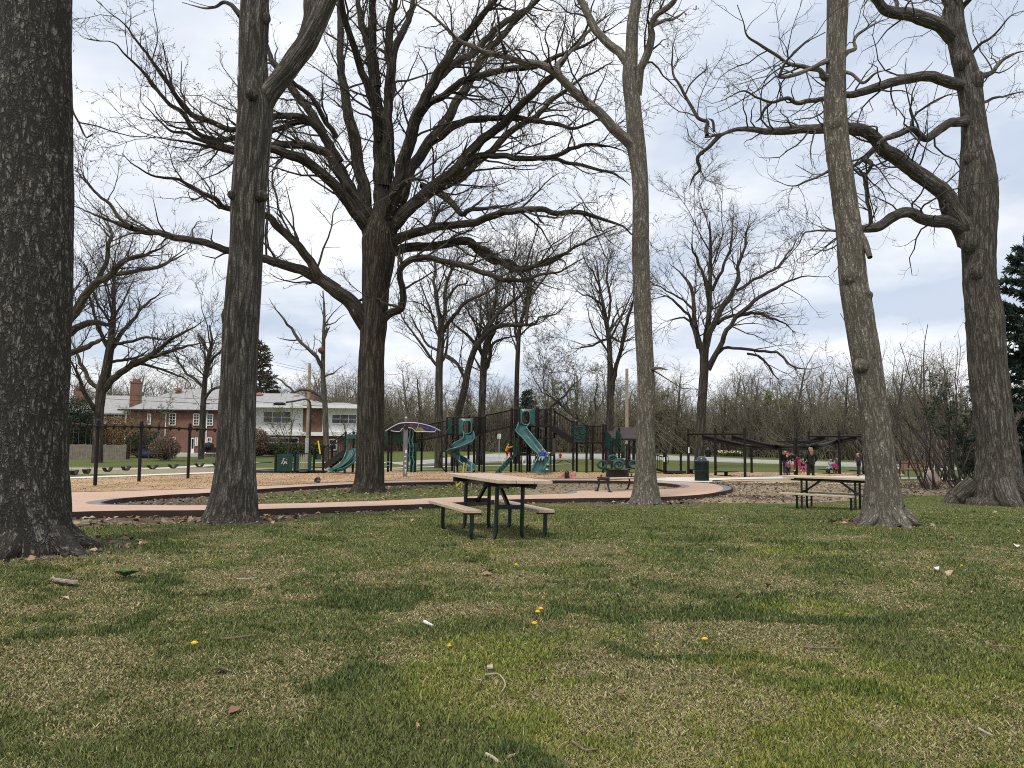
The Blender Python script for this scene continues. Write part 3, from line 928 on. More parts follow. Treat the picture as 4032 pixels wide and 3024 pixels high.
def build_crown(name, par, levels, rng, m, parent, sides=(5, 4, 3, 3), buds=None, tilt=None):
    V = []; Q = []; n0 = 0; last = None
    for k, lv in enumerate(levels):
        Ps, Rs = sprout(par, rng=rng, **lv)
        v, q = tube_batch(Ps, Rs, sides[min(k, len(sides) - 1)], rng)
        V.append(v); Q.append(q + n0); n0 += len(v)
        par = Par().add(Ps, Rs, .2, .35); last = (Ps, Rs)
    V = np.concatenate(V) - WLOC[parent]
    o = link(name, mesh_np(name, V, [np.concatenate(Q)], True), m, parent)
    if buds:
        nb, size, bm_ = buds
        Ps = last[0]; tot = len(Ps)
        i = rng.integers(0, tot, nb); j = rng.integers(1, Ps.shape[1], nb)
        c = Ps[i, j] + rng.normal(size=(nb, 3)) * size * .8
        e1 = norm(rng.normal(size=(nb, 3))) * (size * (.6 + .8 * rng.random(nb)))[:, None]
        e2 = norm(np.cross(e1, rng.normal(size=(nb, 3)))) * np.linalg.norm(e1, axis=1, keepdims=True) * .6
        Vb = np.stack([c - e1, c + e2, c + e1, c - e2], 1).reshape(-1, 3) - WLOC[parent]
        tag(link('leaf_buds', mesh_np('leaf_buds', Vb, [np.arange(nb)[:, None] * 4 + np.arange(4)[None]], False), bm_, parent), kind='stuff')
    return o


def trace(pts, c, d0, dd=0.0, rscale=1.0, rmin=.01):
    """traced limb (x, y, half width) in crop c; depth runs from d0 to d0+dd along it"""
    out = []
    n = len(pts)
    for k, q in enumerate(pts):
        f = k / max(n - 1, 1)
        d = d0 + dd * f ** 1.2
        p = P(c, q[0], q[1], d)
        hw = q[2] if len(q) > 2 else None
        out.append([*p, max(rmin, (hw if hw is not None else -1) * unit(c, d) * rscale) if hw is not None else -1])
    out = np.array(out)
    ok = out[:, 3] > 0
    if not ok.all(): out[:, 3] = np.interp(np.arange(n), np.arange(n)[ok], out[ok, 3])
    return out


def wiggle(pr, amp, rng):
    s = np.concatenate([[0], np.cumsum(np.linalg.norm(np.diff(pr[:, :3], axis=0), axis=1))])
    o = rng.random(6) * 90
    for a in range(3):
        nz = fbm(s * 1.3 + o[a], np.full_like(s, o[a + 3]), 3) - .5
        nz = nz - nz[0]
        pr[:, a] += nz * amp * 2 * np.minimum(1, s / .6)
    return pr


TREES = []


def tree(name, label, trunk, limbs, c, d, bk, seed, levels, step=.12, nt_=20, rough=.06, flare=(.12, .35), group=None, trunk_sprouts=.3,
         crown_mat='twig', base=None, buds=None, amp=.06, sides=(5, 4, 3, 3), extra=None, limb_bk=None, cat='tree', roots=0):
    rng = np.random.default_rng(seed)
    tr = trace(trunk, c, d) if not isinstance(trunk, np.ndarray) else trunk
    # run into the ground
    b0 = tr[0].copy(); zg = gz(b0[0], b0[1])
    b0[2] = min(b0[2] - .25, zg - .2); b0[3] *= 1.12
    tr = np.concatenate([[b0], tr])
    loc = (b0[0], b0[1], zg)
    root = thing(name, label, cat, loc, group)
    tr = catmull(tr, step)
    V, Q, B = limb_tube(tr, nt_, rough, seed, (flare[0], flare[1], seed + 1))
    link('trunk', mesh_np('trunk', V - WLOC[root], [Q], True, {'bk': ('FLOAT_VECTOR', B)}), bk, root)
    if roots:
        r0 = np.interp(.25, np.cumsum(np.r_[0, np.linalg.norm(np.diff(tr[:, :3], axis=0), axis=1)]), tr[:, 3]); a0 = rng.random() * 6
        for k in range(roots):
            a = a0 + k * 6.283 / roots + rng.uniform(-.35, .35); e = np.array([math.cos(a), math.sin(a), 0]); L_ = r0 * rng.uniform(.45, .95); sd_ = np.array([-e[1], e[0], 0]) * rng.uniform(-.3, .3) * r0
            q = np.array([tr[0, :3]] * 4); q[:, 2] = zg
            q += np.array([e * r0 * .55 + [0, 0, r0 * .55], e * r0 * 1.05 + [0, 0, r0 * .12], e * (r0 + L_ * .5) + sd_ + [0, 0, -r0 * .02], e * (r0 + L_) + sd_ * 2 + [0, 0, -r0 * .25]])
            pr = catmull(np.c_[q, r0 * np.array([.3, .27, .17, .07])], .05)
            V, Q, B = limb_tube(pr, 12, .25, seed + 50 + k)
            link('root', mesh_np('root', V - WLOC[root], [Q], True, {'bk': ('FLOAT_VECTOR', B)}), bk, root)
    par = Par()
    if trunk_sprouts: par.add(tr[None, :, :3], tr[None, :, 3], 1 - trunk_sprouts, .3)
    # end of trunk tapers into branches
    for kk, lm in enumerate(limbs):
        dd = 0; pts = lm; cc = c
        if isinstance(lm, dict): dd = lm.get('dd', 0); pts = lm['p']; cc = lm.get('c', c)
        pr = catmull(trace(pts, cc, d, dd, rmin=.012), step * 1.3)
        if not (isinstance(lm, dict) and lm.get('stub')): pr[:, 3] = np.maximum(pr[:, 3] * np.interp(np.linspace(0, 1, len(pr)), [.7, 1], [1, .4]), .008)
        pr = wiggle(pr, amp, rng)
        rmean = pr[:, 3].max()
        V, Q, B = limb_tube(pr, 14 if rmean > .06 else 8, rough * 2.2, seed + kk + 5)
        link('limb', mesh_np('limb', V - WLOC[root], [Q], True, {'bk': ('FLOAT_VECTOR', B)}), limb_bk or bk, root)
        par.add(pr[None, :, :3], pr[None, :, 3], .12, .55)
    if extra is not None:
        for Pe, Re in extra(tr, rng): par.add(Pe, Re, .1, .5)
    if levels: build_crown('crown', par, levels, rng, M[crown_mat] if isinstance(crown_mat, str) else crown_mat, root, sides, buds)
    TREES.append(root)
    return root, par


def lv(per_m, Lr, rf, ang, K, gn, up, rmin, rmax, flat=1.0): return dict(per_m=per_m, Lr=Lr, rf=rf, ang=ang, K=K, gn=gn, up=up, rmin=rmin, rmax=rmax, flat=flat)


def at_d(c, x, y): return at(c, x, y)[1]


# --- big trunk at the left edge
dA = at_d('D', 68, 1192)
tree('oak_tree', 'thick dark furrowed trunk cut off by the left edge of the photo', [(66, 1196, 88), (64, 1172, 84), (62, 1140, 80), (61, 1100, 79), (60, 1000, 75), (64, 850, 76), (71, 560, 78), (74, 300, 75), (78, 0, 70), (80, -250, 66), (82, -520, 58), (90, -800, 46), (96, -1050, 34)],
     [dict(p=[(80, -330, 26), (10, -520, 20), (-120, -700, 14), (-320, -820, 8)], dd=1.5), dict(p=[(85, -520, 26), (190, -760, 20), (330, -980, 12), (420, -1200, 6)], dd=-1.2),
      dict(p=[(92, -800, 20), (40, -1020, 14), (-60, -1250, 8)], dd=-2), dict(p=[(94, -950, 22), (170, -1200, 14), (210, -1420, 6)], dd=2),
      dict(p=[(145, 212, 2.2), (154, 220, 1.8), (156, 240, 1.5), (164, 265, 1.2), (172, 292, 1.0), (181, 299, .8), (194, 292, .5)], dd=-.2)],
     'D', dA, M['bark_dark'], 21, roots=5, levels= [lv(1.0, (.8, 2.0), .5, (35, 65), 6, .22, .03, .01, .05), lv(2.2, (.4, 1.0), .5, (35, 65), 5, .25, .03, .005, .02), lv(3.5, (.2, .5), .6, (30, 60), 4, .25, .03, .003, .008)],
     step=.04, nt_=96, rough=.05, flare=(.10, .28), trunk_sprouts=.0)
# --- second trunk
dB = at_d('D', 498, 1126)
tree('ash_tree', 'tall grey trunk with knots and one thick limb forking to the upper right', [(498, 1130, 66), (501, 1103, 54), (506, 1055, 47), (509, 1000, 42), (511, 940, 40), (515, 821, 38), (521, 690, 38.5), (531, 553, 36), (537, 430, 36.5), (545, 333, 37), (552, 240, 38), (549, 205, 36), (547, 160, 32), (546, 117, 31), (549, 40, 32), (550, 0, 30), (552, -120, 28), (556, -350, 22), (560, -600, 14)],
     [dict(p=[(560, 232, 26), (578, 205, 24), (600, 180, 22), (640, 132, 22), (668, 88, 23), (690, 42, 21), (712, -10, 20), (735, -80, 18), (770, -220, 13), (800, -380, 8)], dd=-.3),
      dict(p=[(600, 185, 14), (628, 150, 16), (650, 108, 15), (662, 60, 14), (668, 0, 14), (680, -120, 11), (690, -300, 6)], dd=1.0),
      dict(p=[(520, 35, 7), (510, 22, 6), (500, 10, 5), (485, 5, 4), (465, 13, 3), (430, 13, 2), (395, 6, 1.3)], dd=.8),
      dict(p=[(550, -150, 12), (480, -260, 9), (400, -380, 5)], dd=-1), dict(p=[(556, -300, 12), (620, -460, 9), (680, -640, 5)], dd=1.5)],
     'D', dB, M['bark_grey'], 22, [lv(1.2, (.5, 1.6), .4, (35, 70), 6, .22, .02, .007, .03), lv(2.2, (.3, .8), .5, (35, 65), 5, .25, .02, .004, .012), lv(3.5, (.15, .4), .6, (30, 60), 4, .25, .02, .003, .006)],
     step=.05, nt_=64, rough=.05, flare=(.11, .3), trunk_sprouts=.0, limb_bk=M['bark_grey'])

def knots(d, m, lst):
    for x, y, rx, rz, fy in lst:
        q = P('D', x, y, d + fy); u = unit('D', d); kb = MB().ball((0, 0, 0), 1, 16, 12); kv = kb.V[0]
        kv = kv * (.8 + .45 * fbm(kv[:, 0] * 2 + x, kv[:, 1] * 2 + kv[:, 2] * 2.5, 3))[:, None] * np.array([rx * u, rx * u * .9, rz * u]); kb.V[0] = kv + q
        kb.build('knot', m, TREES[-1], True, attrs={'bk': ('FLOAT_VECTOR', kv * 1.0 + 3.0)})


knots(dB, M['bark_grey'], ((490, 683, 12, 20, -.1), (505, 421, 13, 12, -.2), (566, 424, 14, 12, -.2), (543, 203, 13, 12, -.36), (575, 40, 9, 14, -.1)))

# --- the great oak in the middle
dC = at_d('D', 796, 1063)
oak_limbs = [
    dict(p=[(818, 520, 28), (826, 467, 25), (825, 367, 18), (822, 300, 16), (810, 200, 13), (797, 110, 10), (780, 40, 8), (769, -20, 6), (760, -120, 4)], dd=1.0),
    dict(p=[(816, 187, 9), (806, 110, 8.5), (806, 33, 8), (808, -30, 7), (812, -130, 4)], dd=-1.0),
    dict(p=[(830, 400, 16), (834, 333, 14), (836, 250, 11), (837, 167, 10), (841, 67, 8), (852, -20, 6), (866, -120, 4)], dd=-2.0),
    dict(p=[(842, 213, 9), (842, 200, 9), (852, 115, 8), (871, 60, 7), (893, -10, 5.5), (915, -90, 4)], dd=2.0),
    dict(p=[(806, 500, 20), (794, 450, 15), (778, 360, 13), (764, 273, 12), (746, 200, 10), (737, 120, 8), (735, 40, 7), (731, -30, 6), (722, -120, 4)], dd=3.0),
    dict(p=[(800, 510, 16), (785, 475, 13), (760, 418, 12), (737, 365, 11), (715, 325, 10), (683, 260, 9.5), (643, 207, 9), (612, 165, 8), (590, 135, 7), (575, 100, 5), (560, 60, 4), (540, 10, 2.5)], dd=4.0),
    dict(p=[(727, 297, 6), (700, 250, 5.5), (667, 200, 5), (640, 180, 4), (610, 130, 3)], dd=-1.5),
    dict(p=[(795, 470, 13), (770, 432, 12), (737, 382, 11), (700, 335, 10), (653, 320, 9), (583, 317, 8), (510, 322, 6), (433, 305, 5), (400, 290, 4.5), (367, 283, 4), (320, 245, 2.5), (300, 220, 1.5)], dd=-2.5),
    dict(p=[(790, 490, 14), (770, 462, 13), (737, 420, 12), (683, 367, 11.5), (633, 340, 11), (583, 322, 9), (512, 330, 6), (460, 322, 5), (420, 318, 4), (370, 300, 3), (320, 290, 2)], dd=-5),
    dict(p=[(735, 350, 10), (715, 322, 9.5), (697, 293, 8), (663, 267, 7.5), (633, 256, 7), (587, 258, 7), (510, 283, 6.5), (467, 270, 6), (417, 247, 6), (387, 220, 5.5), (367, 187, 5), (350, 160, 5), (327, 127, 4), (297, 87, 3.5), (273, 60, 3), (233, 27, 2), (213, 5, 1.5)], dd=-3),
    dict(p=[(680, 268, 7), (640, 263, 6), (587, 283, 6), (512, 293, 6), (467, 297, 6), (433, 290, 5.5), (410, 273, 5), (397, 247, 5), (373, 227, 4.5), (350, 200, 4), (320, 167, 4), (290, 133, 3.5), (267, 110, 3), (233, 87, 2), (187, 83, 1.5)], dd=-4),
    dict(p=[(793, 700, 22), (776, 680, 18), (755, 655, 16), (705, 613, 13), (675, 568, 10), (630, 517, 9), (598, 494, 8.5), (573, 467, 7.5), (500, 450, 6.5), (480, 443, 6), (467, 427, 5.5), (433, 413, 5), (393, 393, 4.5), (350, 387, 4), (320, 373, 3.5), (293, 357, 3), (270, 330, 2)], dd=-4),
    dict(p=[(745, 642, 12), (705, 610, 12), (660, 586, 11), (616, 571, 10), (571, 559, 9), (491, 541, 8), (452, 529, 8), (407, 517, 7.5), (363, 506, 7), (318, 500, 6), (270, 490, 5), (229, 470, 4), (190, 455, 3), (150, 440, 2)], dd=3),
    dict(p=[(285, 491, 5), (265, 477, 4), (240, 443, 3.5), (217, 420, 3), (187, 393, 2.2), (163, 360, 1.5)], dd=1),
    dict(p=[(808, 712, 11), (824, 696, 10), (845, 680, 9), (866, 671, 8), (870, 632, 7.5), (860, 606, 7), (860, 585, 7), (887, 564, 7), (923, 558, 6.5), (961, 567, 6), (1006, 579, 6), (1051, 597, 5.5), (1095, 605, 5), (1149, 600, 4.5), (1200, 585, 3.5), (1235, 567, 3), (1274, 552, 2)], dd=-3.5),
    dict(p=[(830, 556, 14), (845, 545, 12), (863, 543, 10), (902, 534, 10), (947, 531, 9), (1012, 525, 9), (1036, 543, 8), (1066, 564, 7), (1095, 567, 6), (1125, 582, 5), (1185, 567, 4), (1274, 519, 3), (1333, 498, 2)], dd=4.5),
    dict(p=[(1012, 527, 8), (1040, 535, 6), (1075, 555, 6), (1110, 578, 5.5), (1135, 583, 5), (1180, 562, 4), (1240, 545, 3)], dd=1),
    dict(p=[(836, 530, 15), (850, 520, 13), (866, 513, 11), (902, 504, 10), (952, 495, 9), (1006, 484, 8.5), (1051, 472, 8), (1095, 460, 7.5), (1140, 452, 7), (1200, 457, 6), (1244, 463, 5.5), (1289, 472, 5), (1333, 490, 4), (1366, 507, 3), (1400, 520, 2)], dd=-5),
    dict(p=[(832, 520, 20), (850, 486, 16), (887, 440, 14), (937, 403, 13.5), (987, 360, 12), (1037, 310, 10), (1087, 267, 9), (1137, 217, 8), (1197, 157, 7), (1230, 110, 6), (1258, 70, 5), (1275, 35, 4), (1290, -10, 3)], dd=-2),
    dict(p=[(880, 452, 12), (925, 415, 11), (991, 383, 10), (1037, 347, 8.5), (1087, 297, 7.5), (1147, 257, 6.5), (1187, 217, 5.5), (1237, 187, 4.5), (1320, 133, 3)], dd=3),
    dict(p=[(1000, 355, 8), (1030, 340, 7), (1087, 335, 6.5), (1131, 343, 6), (1187, 340, 5), (1220, 330, 4.5), (1270, 313, 4), (1320, 317, 3), (1360, 330, 2)], dd=-3),
    dict(p=[(1187, 342, 4.5), (1230, 350, 4), (1270, 357, 3.5), (1320, 370, 3), (1364, 400, 2)], dd=-1.5),
    dict(p=[(838, 490, 20), (862, 440, 15), (885, 363, 13), (920, 317, 12), (955, 277, 11), (985, 227, 10), (1015, 175, 9), (1040, 125, 8), (1085, 75, 7), (1130, 30, 6), (1170, -10, 5), (1220, -70, 3)], dd=5),
    dict(p=[(925, 312, 9), (950, 293, 8), (987, 270, 7.5), (1020, 260, 7), (1070, 257, 6.5), (1120, 253, 6), (1154, 263, 5), (1204, 267, 4.5), (1237, 273, 4), (1264, 270, 3.5), (1304, 260, 3), (1354, 273, 2)], dd=-2),
    dict(p=[(835, 500, 20), (848, 430, 15), (870, 350, 14), (894, 267, 13), (914, 217, 12), (944, 160, 11), (987, 97, 9), (1030, 43, 8), (1070, 0, 7), (1110, -50, 6), (1160, -120, 4)], dd=-4),
    dict(p=[(892, 275, 10), (907, 250, 9), (937, 220, 8.5), (977, 197, 8), (1014, 173, 7.5), (1070, 157, 7), (1137, 150, 6), (1187, 135, 5), (1240, 110, 4), (1300, 75, 3), (1350, 40, 2)], dd=-2),
    dict(p=[(920, 210, 10), (937, 177, 9), (970, 147, 8.5), (1020, 117, 8), (1054, 83, 7.5), (1104, 43, 6.5), (1170, -5, 5), (1240, -60, 3)], dd=3),
    dict(p=[(818, 300, 11), (815, 270, 10), (797, 187, 9), (774, 127, 8), (754, 73, 7), (740, 10, 6), (733, -40, 5), (720, -120, 3)], dd=-4),
    dict(p=[(830, 480, 10), (842, 455, 8), (851, 425, 7), (868, 400, 6), (890, 385, 5), (930, 397, 4)], dd=-5),
    dict(p=[(910, 400, 7), (950, 420, 8), (975, 442, 7), (995, 463, 6), (1010, 452, 5), (1060, 450, 4), (1110, 440, 3)], dd=-2),
    dict(p=[(735, 620, 4), (705, 600, 3), (690, 590, 2.5), (660, 598, 2), (620, 607, 1.5)], dd=-1),
    dict(p=[(765, 655, 3), (800, 640, 3.2), (830, 652, 3), (870, 662, 3.5)], dd=-1.2),
]
OAK_LV = [lv(3.0, (.9, 3.3), .42, (22, 58), 7, .2, .045, .014, .045), lv(4.0, (.5, 1.5), .5, (22, 58), 6, .25, .03, .009, .02),
          lv(5.0, (.22, .65), .6, (25, 60), 4, .26, .02, .006, .01), lv(3.4, (.12, .32), .7, (25, 60), 3, .25, .02, .005, .007)]
tree('oak_tree', 'huge spreading oak with dark limbs standing on the grass island inside the loop path',
     [(796, 1067, 42), (797, 1052, 35), (799, 1020, 31), (800, 932, 29), (802, 796, 28), (804, 740, 27), (807, 705, 29), (811, 660, 29), (812, 617, 31), (818, 558, 36), (820, 520, 38), (824, 480, 30), (826, 450, 20)],
     oak_limbs, 'D', dC, M['bark_oak'], 23, OAK_LV, step=.1, nt_=40, rough=.05, flare=(.12, .35), trunk_sprouts=.05, amp=.12,
     buds=(9000, .028, M['bud_tan']))

# --- slim trunk right of the middle
dD = at_d('D', 1395, 1088)
MID_LV = [lv(3.2, (.8, 2.8), .42, (28, 65), 7, .24, .03, .010, .036), lv(3.6, (.35, 1.0), .5, (28, 65), 6, .28, .02, .0065, .016),
          lv(5.0, (.18, .5), .6, (25, 60), 4, .28, .02, .005, .009), lv(3.0, (.1, .25), .7, (25, 60), 3, .25, .02, .004, .006)]
tree('oak_tree', 'slim straight trunk right of the picture centre that forks high up, paler at its foot',
     [(1395, 1091, 40), (1395, 1080, 34), (1395, 1062, 29), (1394, 1030, 24), (1395, 990, 21.5), (1394, 915, 19.5), (1396, 826, 19), (1390, 707, 19), (1384, 553, 18.5), (1383, 400, 17.5), (1375, 317, 19.5), (1368, 233, 17.5), (1361, 167, 17), (1364, 117, 14), (1367, 50, 13), (1376, -7, 12), (1386, -90, 10), (1400, -220, 7), (1410, -330, 4)],
     [dict(p=[(1374, 325, 14), (1354, 304, 13), (1324, 273, 11.5), (1287, 233, 10.5), (1247, 203, 10), (1211, 167, 9), (1187, 150, 8.5), (1154, 137, 8), (1120, 133, 7), (1087, 120, 6.5), (1054, 113, 6), (1030, 103, 5.5), (997, 93, 5), (967, 63, 4.5), (937, 33, 4), (904, 13, 3.5), (871, 0, 3)], dd=-2),
      dict(p=[(1362, 145, 12), (1345, 122, 10), (1324, 100, 9.5), (1287, 63, 9), (1264, 20, 8.5), (1244, -15, 8), (1225, -60, 7), (1200, -160, 4)], dd=1.5),
      dict(p=[(1376, 205, 11), (1380, 185, 9), (1385, 150, 8.5), (1400, 110, 9), (1407, 73, 8), (1405, 55, 7), (1417, 33, 6.5), (1447, 10, 6), (1465, -15, 5), (1500, -80, 3)], dd=-1.5),
      dict(p=[(1211, 165, 6), (1207, 140, 5), (1225, 120, 4), (1250, 95, 3.5), (1275, 60, 3), (1330, 20, 2)], dd=2),
      dict(p=[(1405, 58, 5), (1425, 48, 4), (1455, 40, 3), (1490, 20, 2)], dd=1.5),
      dict(p=[(1395, 805, 5), (1405, 798, 4), (1420, 795, 3), (1440, 800, 2)], dd=-.6)],
     'D', dD, M['bark_pale'], 24, MID_LV, step=.06, nt_=44, rough=.05, flare=(.13, .3), trunk_sprouts=.12, amp=.07, buds=(2500, .022, M['bud_tan']))

# --- leaning trunk in front of the second picnic table
dE = at_d('D', 1910, 1134)
tree('oak_tree', 'pale leaning trunk close to the second picnic table with bark peeling at its foot',
     [(1911, 1138, 54), (1908, 1115, 45), (1907, 1074, 38), (1905, 1032, 32), (1900, 992, 31), (1886, 878, 30), (1869, 764, 30), (1852, 660, 30), (1843, 608, 28.5), (1833, 494, 26.6), (1817, 380, 25.6), (1805, 266, 24), (1806, 133, 21.5), (1810, 0, 22.5), (1816, -150, 19), (1815, -400, 13), (1830, -620, 7)],
     [dict(c='T3', p=[(1120, 440, 24), (1075, 440, 20), (1050, 400, 14), (980, 385, 13), (900, 370, 12), (860, 360, 10), (790, 310, 9), (700, 250, 8), (640, 200, 7), (625, 120, 5), (590, 30, 3)], dd=-1),
      dict(c='T3', p=[(1110, 345, 18), (1080, 350, 15), (1010, 385, 12), (920, 420, 11), (830, 435, 10), (832, 400, 9), (870, 330, 8), (960, 250, 6), (1030, 215, 5), (1085, 185, 3)], dd=-1.5),
      dict(c='T3', p=[(1180, 325, 16), (1210, 300, 13), (1252, 282, 11), (1245, 235, 9), (1290, 180, 8), (1380, 130, 6), (1440, 110, 4)], dd=1),
      dict(c='T3', p=[(1190, 410, 12), (1230, 420, 9), (1295, 470, 9), (1370, 415, 6), (1450, 390, 4)], dd=-1),
      dict(c='T3', p=[(1120, 955, 12), (1080, 985, 7), (980, 1030, 6), (900, 1050, 4), (810, 1030, 2)], dd=1),
      dict(c='T3', p=[(1285, 1335, 20), (1303, 1365, 20), (1320, 1410, 19), (1338, 1462, 15)], dd=-.3, stub=1)],
     'D', dE, M['bark_pale'], 25, [lv(4.4, (.6, 2.3), .42, (30, 70), 7, .28, .02, .006, .022), lv(4.0, (.25, .75), .5, (28, 65), 6, .3, .02, .004, .011),
                                   lv(5.0, (.14, .38), .6, (25, 60), 4, .28, .02, .0034, .006)], step=.045, nt_=56, rough=.08, flare=(.16, .22), trunk_sprouts=.1, amp=.05, roots=5)

knots(dE, M['bark_pale'], ((1838, 597, 20, 22, -.12), (1866, 640, 18, 20, -.12), (1880, 770, 16, 20, -.14), (1862, 790, 18, 16, -.14), (1806, 270, 15, 20, -.1)))
# --- twin trunk with long gnarled limbs at the right
dF = at_d('D', 2158, 1089)
F_l = [
    dict(c='T3', p=[(1930, 1370, 70), (1880, 1310, 58), (1810, 1200, 52), (1760, 1100, 46), (1650, 1010, 42), (1550, 940, 40), (1430, 860, 38), (1350, 780, 36), (1250, 735, 34), (1150, 730, 30), (1000, 735, 27), (850, 745, 24), (700, 740, 22), (580, 735, 19), (480, 760, 16), (400, 770, 13)], dd=-2.5),
    dict(c='T3', p=[(410, 770, 12), (405, 735, 12), (405, 695, 11), (350, 670, 10), (290, 570, 9), (230, 450, 7), (205, 350, 5), (215, 250, 3.5), (240, 160, 2)], dd=1),
    dict(c='T3', p=[(490, 762, 14), (430, 820, 12), (360, 890, 10), (372, 960, 9), (335, 1010, 8), (315, 1060, 7)], dd=1),
    dict(c='T3', p=[(290, 530, 5), (320, 470, 4), (390, 400, 4), (400, 340, 2)], dd=.5),
    dict(c='T3', p=[(450, 745, 9), (440, 690, 8), (410, 672, 6)], dd=.3),
    dict(c='T3', p=[(1930, 1380, 50), (1880, 1330, 42), (1780, 1262, 38), (1650, 1250, 32), (1550, 1212, 30), (1450, 1240, 28), (1350, 1300, 27), (1285, 1312, 22), (1220, 1305, 10), (1145, 1305, 7), (1050, 1310, 6), (960, 1327, 5), (930, 1370, 5), (880, 1450, 4), (800, 1560, 3)], dd=-3),
    dict(c='T3', p=[(1345, 1285, 12), (1330, 1200, 10), (1310, 1130, 10), (1300, 1020, 9), (1270, 960, 7), (1230, 930, 4)], dd=-.5),
    dict(c='T3', p=[(1390, 820, 22), (1340, 870, 18), (1315, 915, 16), (1350, 930, 12), (1345, 975, 10), (1315, 998, 9), (1260, 955, 7), (1200, 900, 4)], dd=-1),
    dict(c='T3', p=[(1890, 490, 36), (1840, 480, 32), (1700, 430, 31), (1550, 442, 27), (1400, 490, 24), (1280, 522, 21), (1200, 530, 18), (1060, 552, 14), (930, 580, 12), (870, 548, 10), (780, 585, 9), (700, 560, 8), (620, 520, 7), (540, 550, 5), (460, 572, 3)], dd=-2),
    dict(c='T3', p=[(775, 585, 9), (735, 620, 8), (720, 660, 7), (680, 690, 6)], dd=.5),
    dict(c='T3', p=[(1910, 680, 32), (1870, 690, 28), (1780, 712, 25), (1650, 790, 20), (1580, 732, 18), (1480, 770, 18), (1400, 812, 18), (1380, 830, 14)], dd=-2),
    dict(c='T3', p=[(1580, 735, 8), (1570, 690, 7), (1620, 610, 6), (1720, 560, 6), (1840, 510, 4)], dd=.5),
    dict(c='T3', p=[(1810, 215, 44), (1760, 170, 40), (1650, 112, 38), (1530, 80, 34), (1430, 68, 30), (1370, 5, 25), (1330, -50, 20), (1250, -160, 12), (1150, -240, 6)], dd=-1.5),
    dict(c='T3', p=[(1490, 75, 14), (1480, 20, 11), (1440, -20, 8), (1380, -100, 4)], dd=1),
    dict(c='T3', p=[(1940, 440, 24), (1980, 432, 18), (2025, 418, 13), (2080, 350, 9), (2150, 305, 7), (2230, 290, 4)], dd=1.5),
    dict(c='T3', p=[(1900, 320, 12), (1960, 260, 8), (2050, 200, 6), (2130, 100, 4), (2240, 60, 3)], dd=-1.5),
    dict(c='T3', p=[(1960, 590, 10), (2050, 560, 7), (2150, 530, 5), (2260, 500, 3)], dd=1),
    dict(c='T3', p=[(1790, 90, 14), (1750, 100, 9), (1765, 30, 7), (1720, -60, 4)], dd=1.5),
    dict(c='T3', p=[(1870, 30, 14), (1960, -60, 10), (2060, -160, 6)], dd=-1.5),
    dict(c='T3', p=[(1300, 980, 6), (1350, 1040, 4), (1420, 1110, 3), (1440, 1170, 2)], dd=.5),
]
tree('oak_tree', 'thick double trunk near the right edge with long gnarled limbs reaching left',
     [(2158, 1096, 76), (2160, 1078, 62), (2158, 1050, 53), (2157, 1000, 44), (2152, 948, 39), (2148, 916, 39), (2135, 802, 38), (2127, 688, 37), (2116, 608, 33), (2115, 494, 35), (2112, 400, 38), (2104, 266, 25), (2091, 171, 25), (2076, 114, 21), (2063, 57, 20), (2060, 0, 18), (2050, -100, 14), (2030, -260, 8), (2010, -400, 4)],
     F_l, 'D', dF, M['bark_grey'], 26, [lv(4.6, (.8, 2.9), .38, (30, 75), 7, .3, .03, .008, .032), lv(4.0, (.3, .95), .5, (28, 65), 6, .3, .02, .006, .014),
                                        lv(5.0, (.16, .45), .6, (25, 60), 4, .28, .02, .0046, .008), lv(3.0, (.1, .25), .7, (25, 60), 3, .25, .02, .0035, .006)],
     step=.06, nt_=56, rough=.09, flare=(.15, .4), trunk_sprouts=.35, amp=.08, roots=5)

knots(dF, M['bark_grey'], ((2090, 512, 22, 34, -.2), (2105, 175, 18, 26, -.2), (2078, 130, 16, 22, -.2), (2130, 470, 18, 40, -.3), (2112, 585, 16, 20, -.3), (2096, 340, 14, 22, -.2)))
# ------------------------------------------------------------------ trees beyond the playground
FAR_LV = [lv(2.2, (1.2, 4.0), .45, (20, 52), 6, .2, .05, .02, .055), lv(2.7, (.7, 2.0), .5, (22, 55), 5, .24, .04, .015, .03), lv(3.6, (.4, 1.1), .6, (25, 55), 4, .25, .03, .012, .016)]


def mirror_sprouts(n, r0, up, L0, L1, spread=1.0):
    """boughs towards and away from the viewer, so the crown is round"""
    def f(tr, rng):
        k = rng.integers(int(len(tr) * .45), len(tr), n)
        p = tr[k, :3]; a = rng.random(n) * 6.283
        d = np.stack([np.cos(a) * .5 * spread, np.sin(a) * spread, .55 + .7 * rng.random(n)], 1)
        L_ = L0 + (L1 - L0) * rng.random(n)
        return [batch(p, d, L_, np.minimum(tr[k, 3] * r0, .12), rng, 9, .13, up)]
    return f


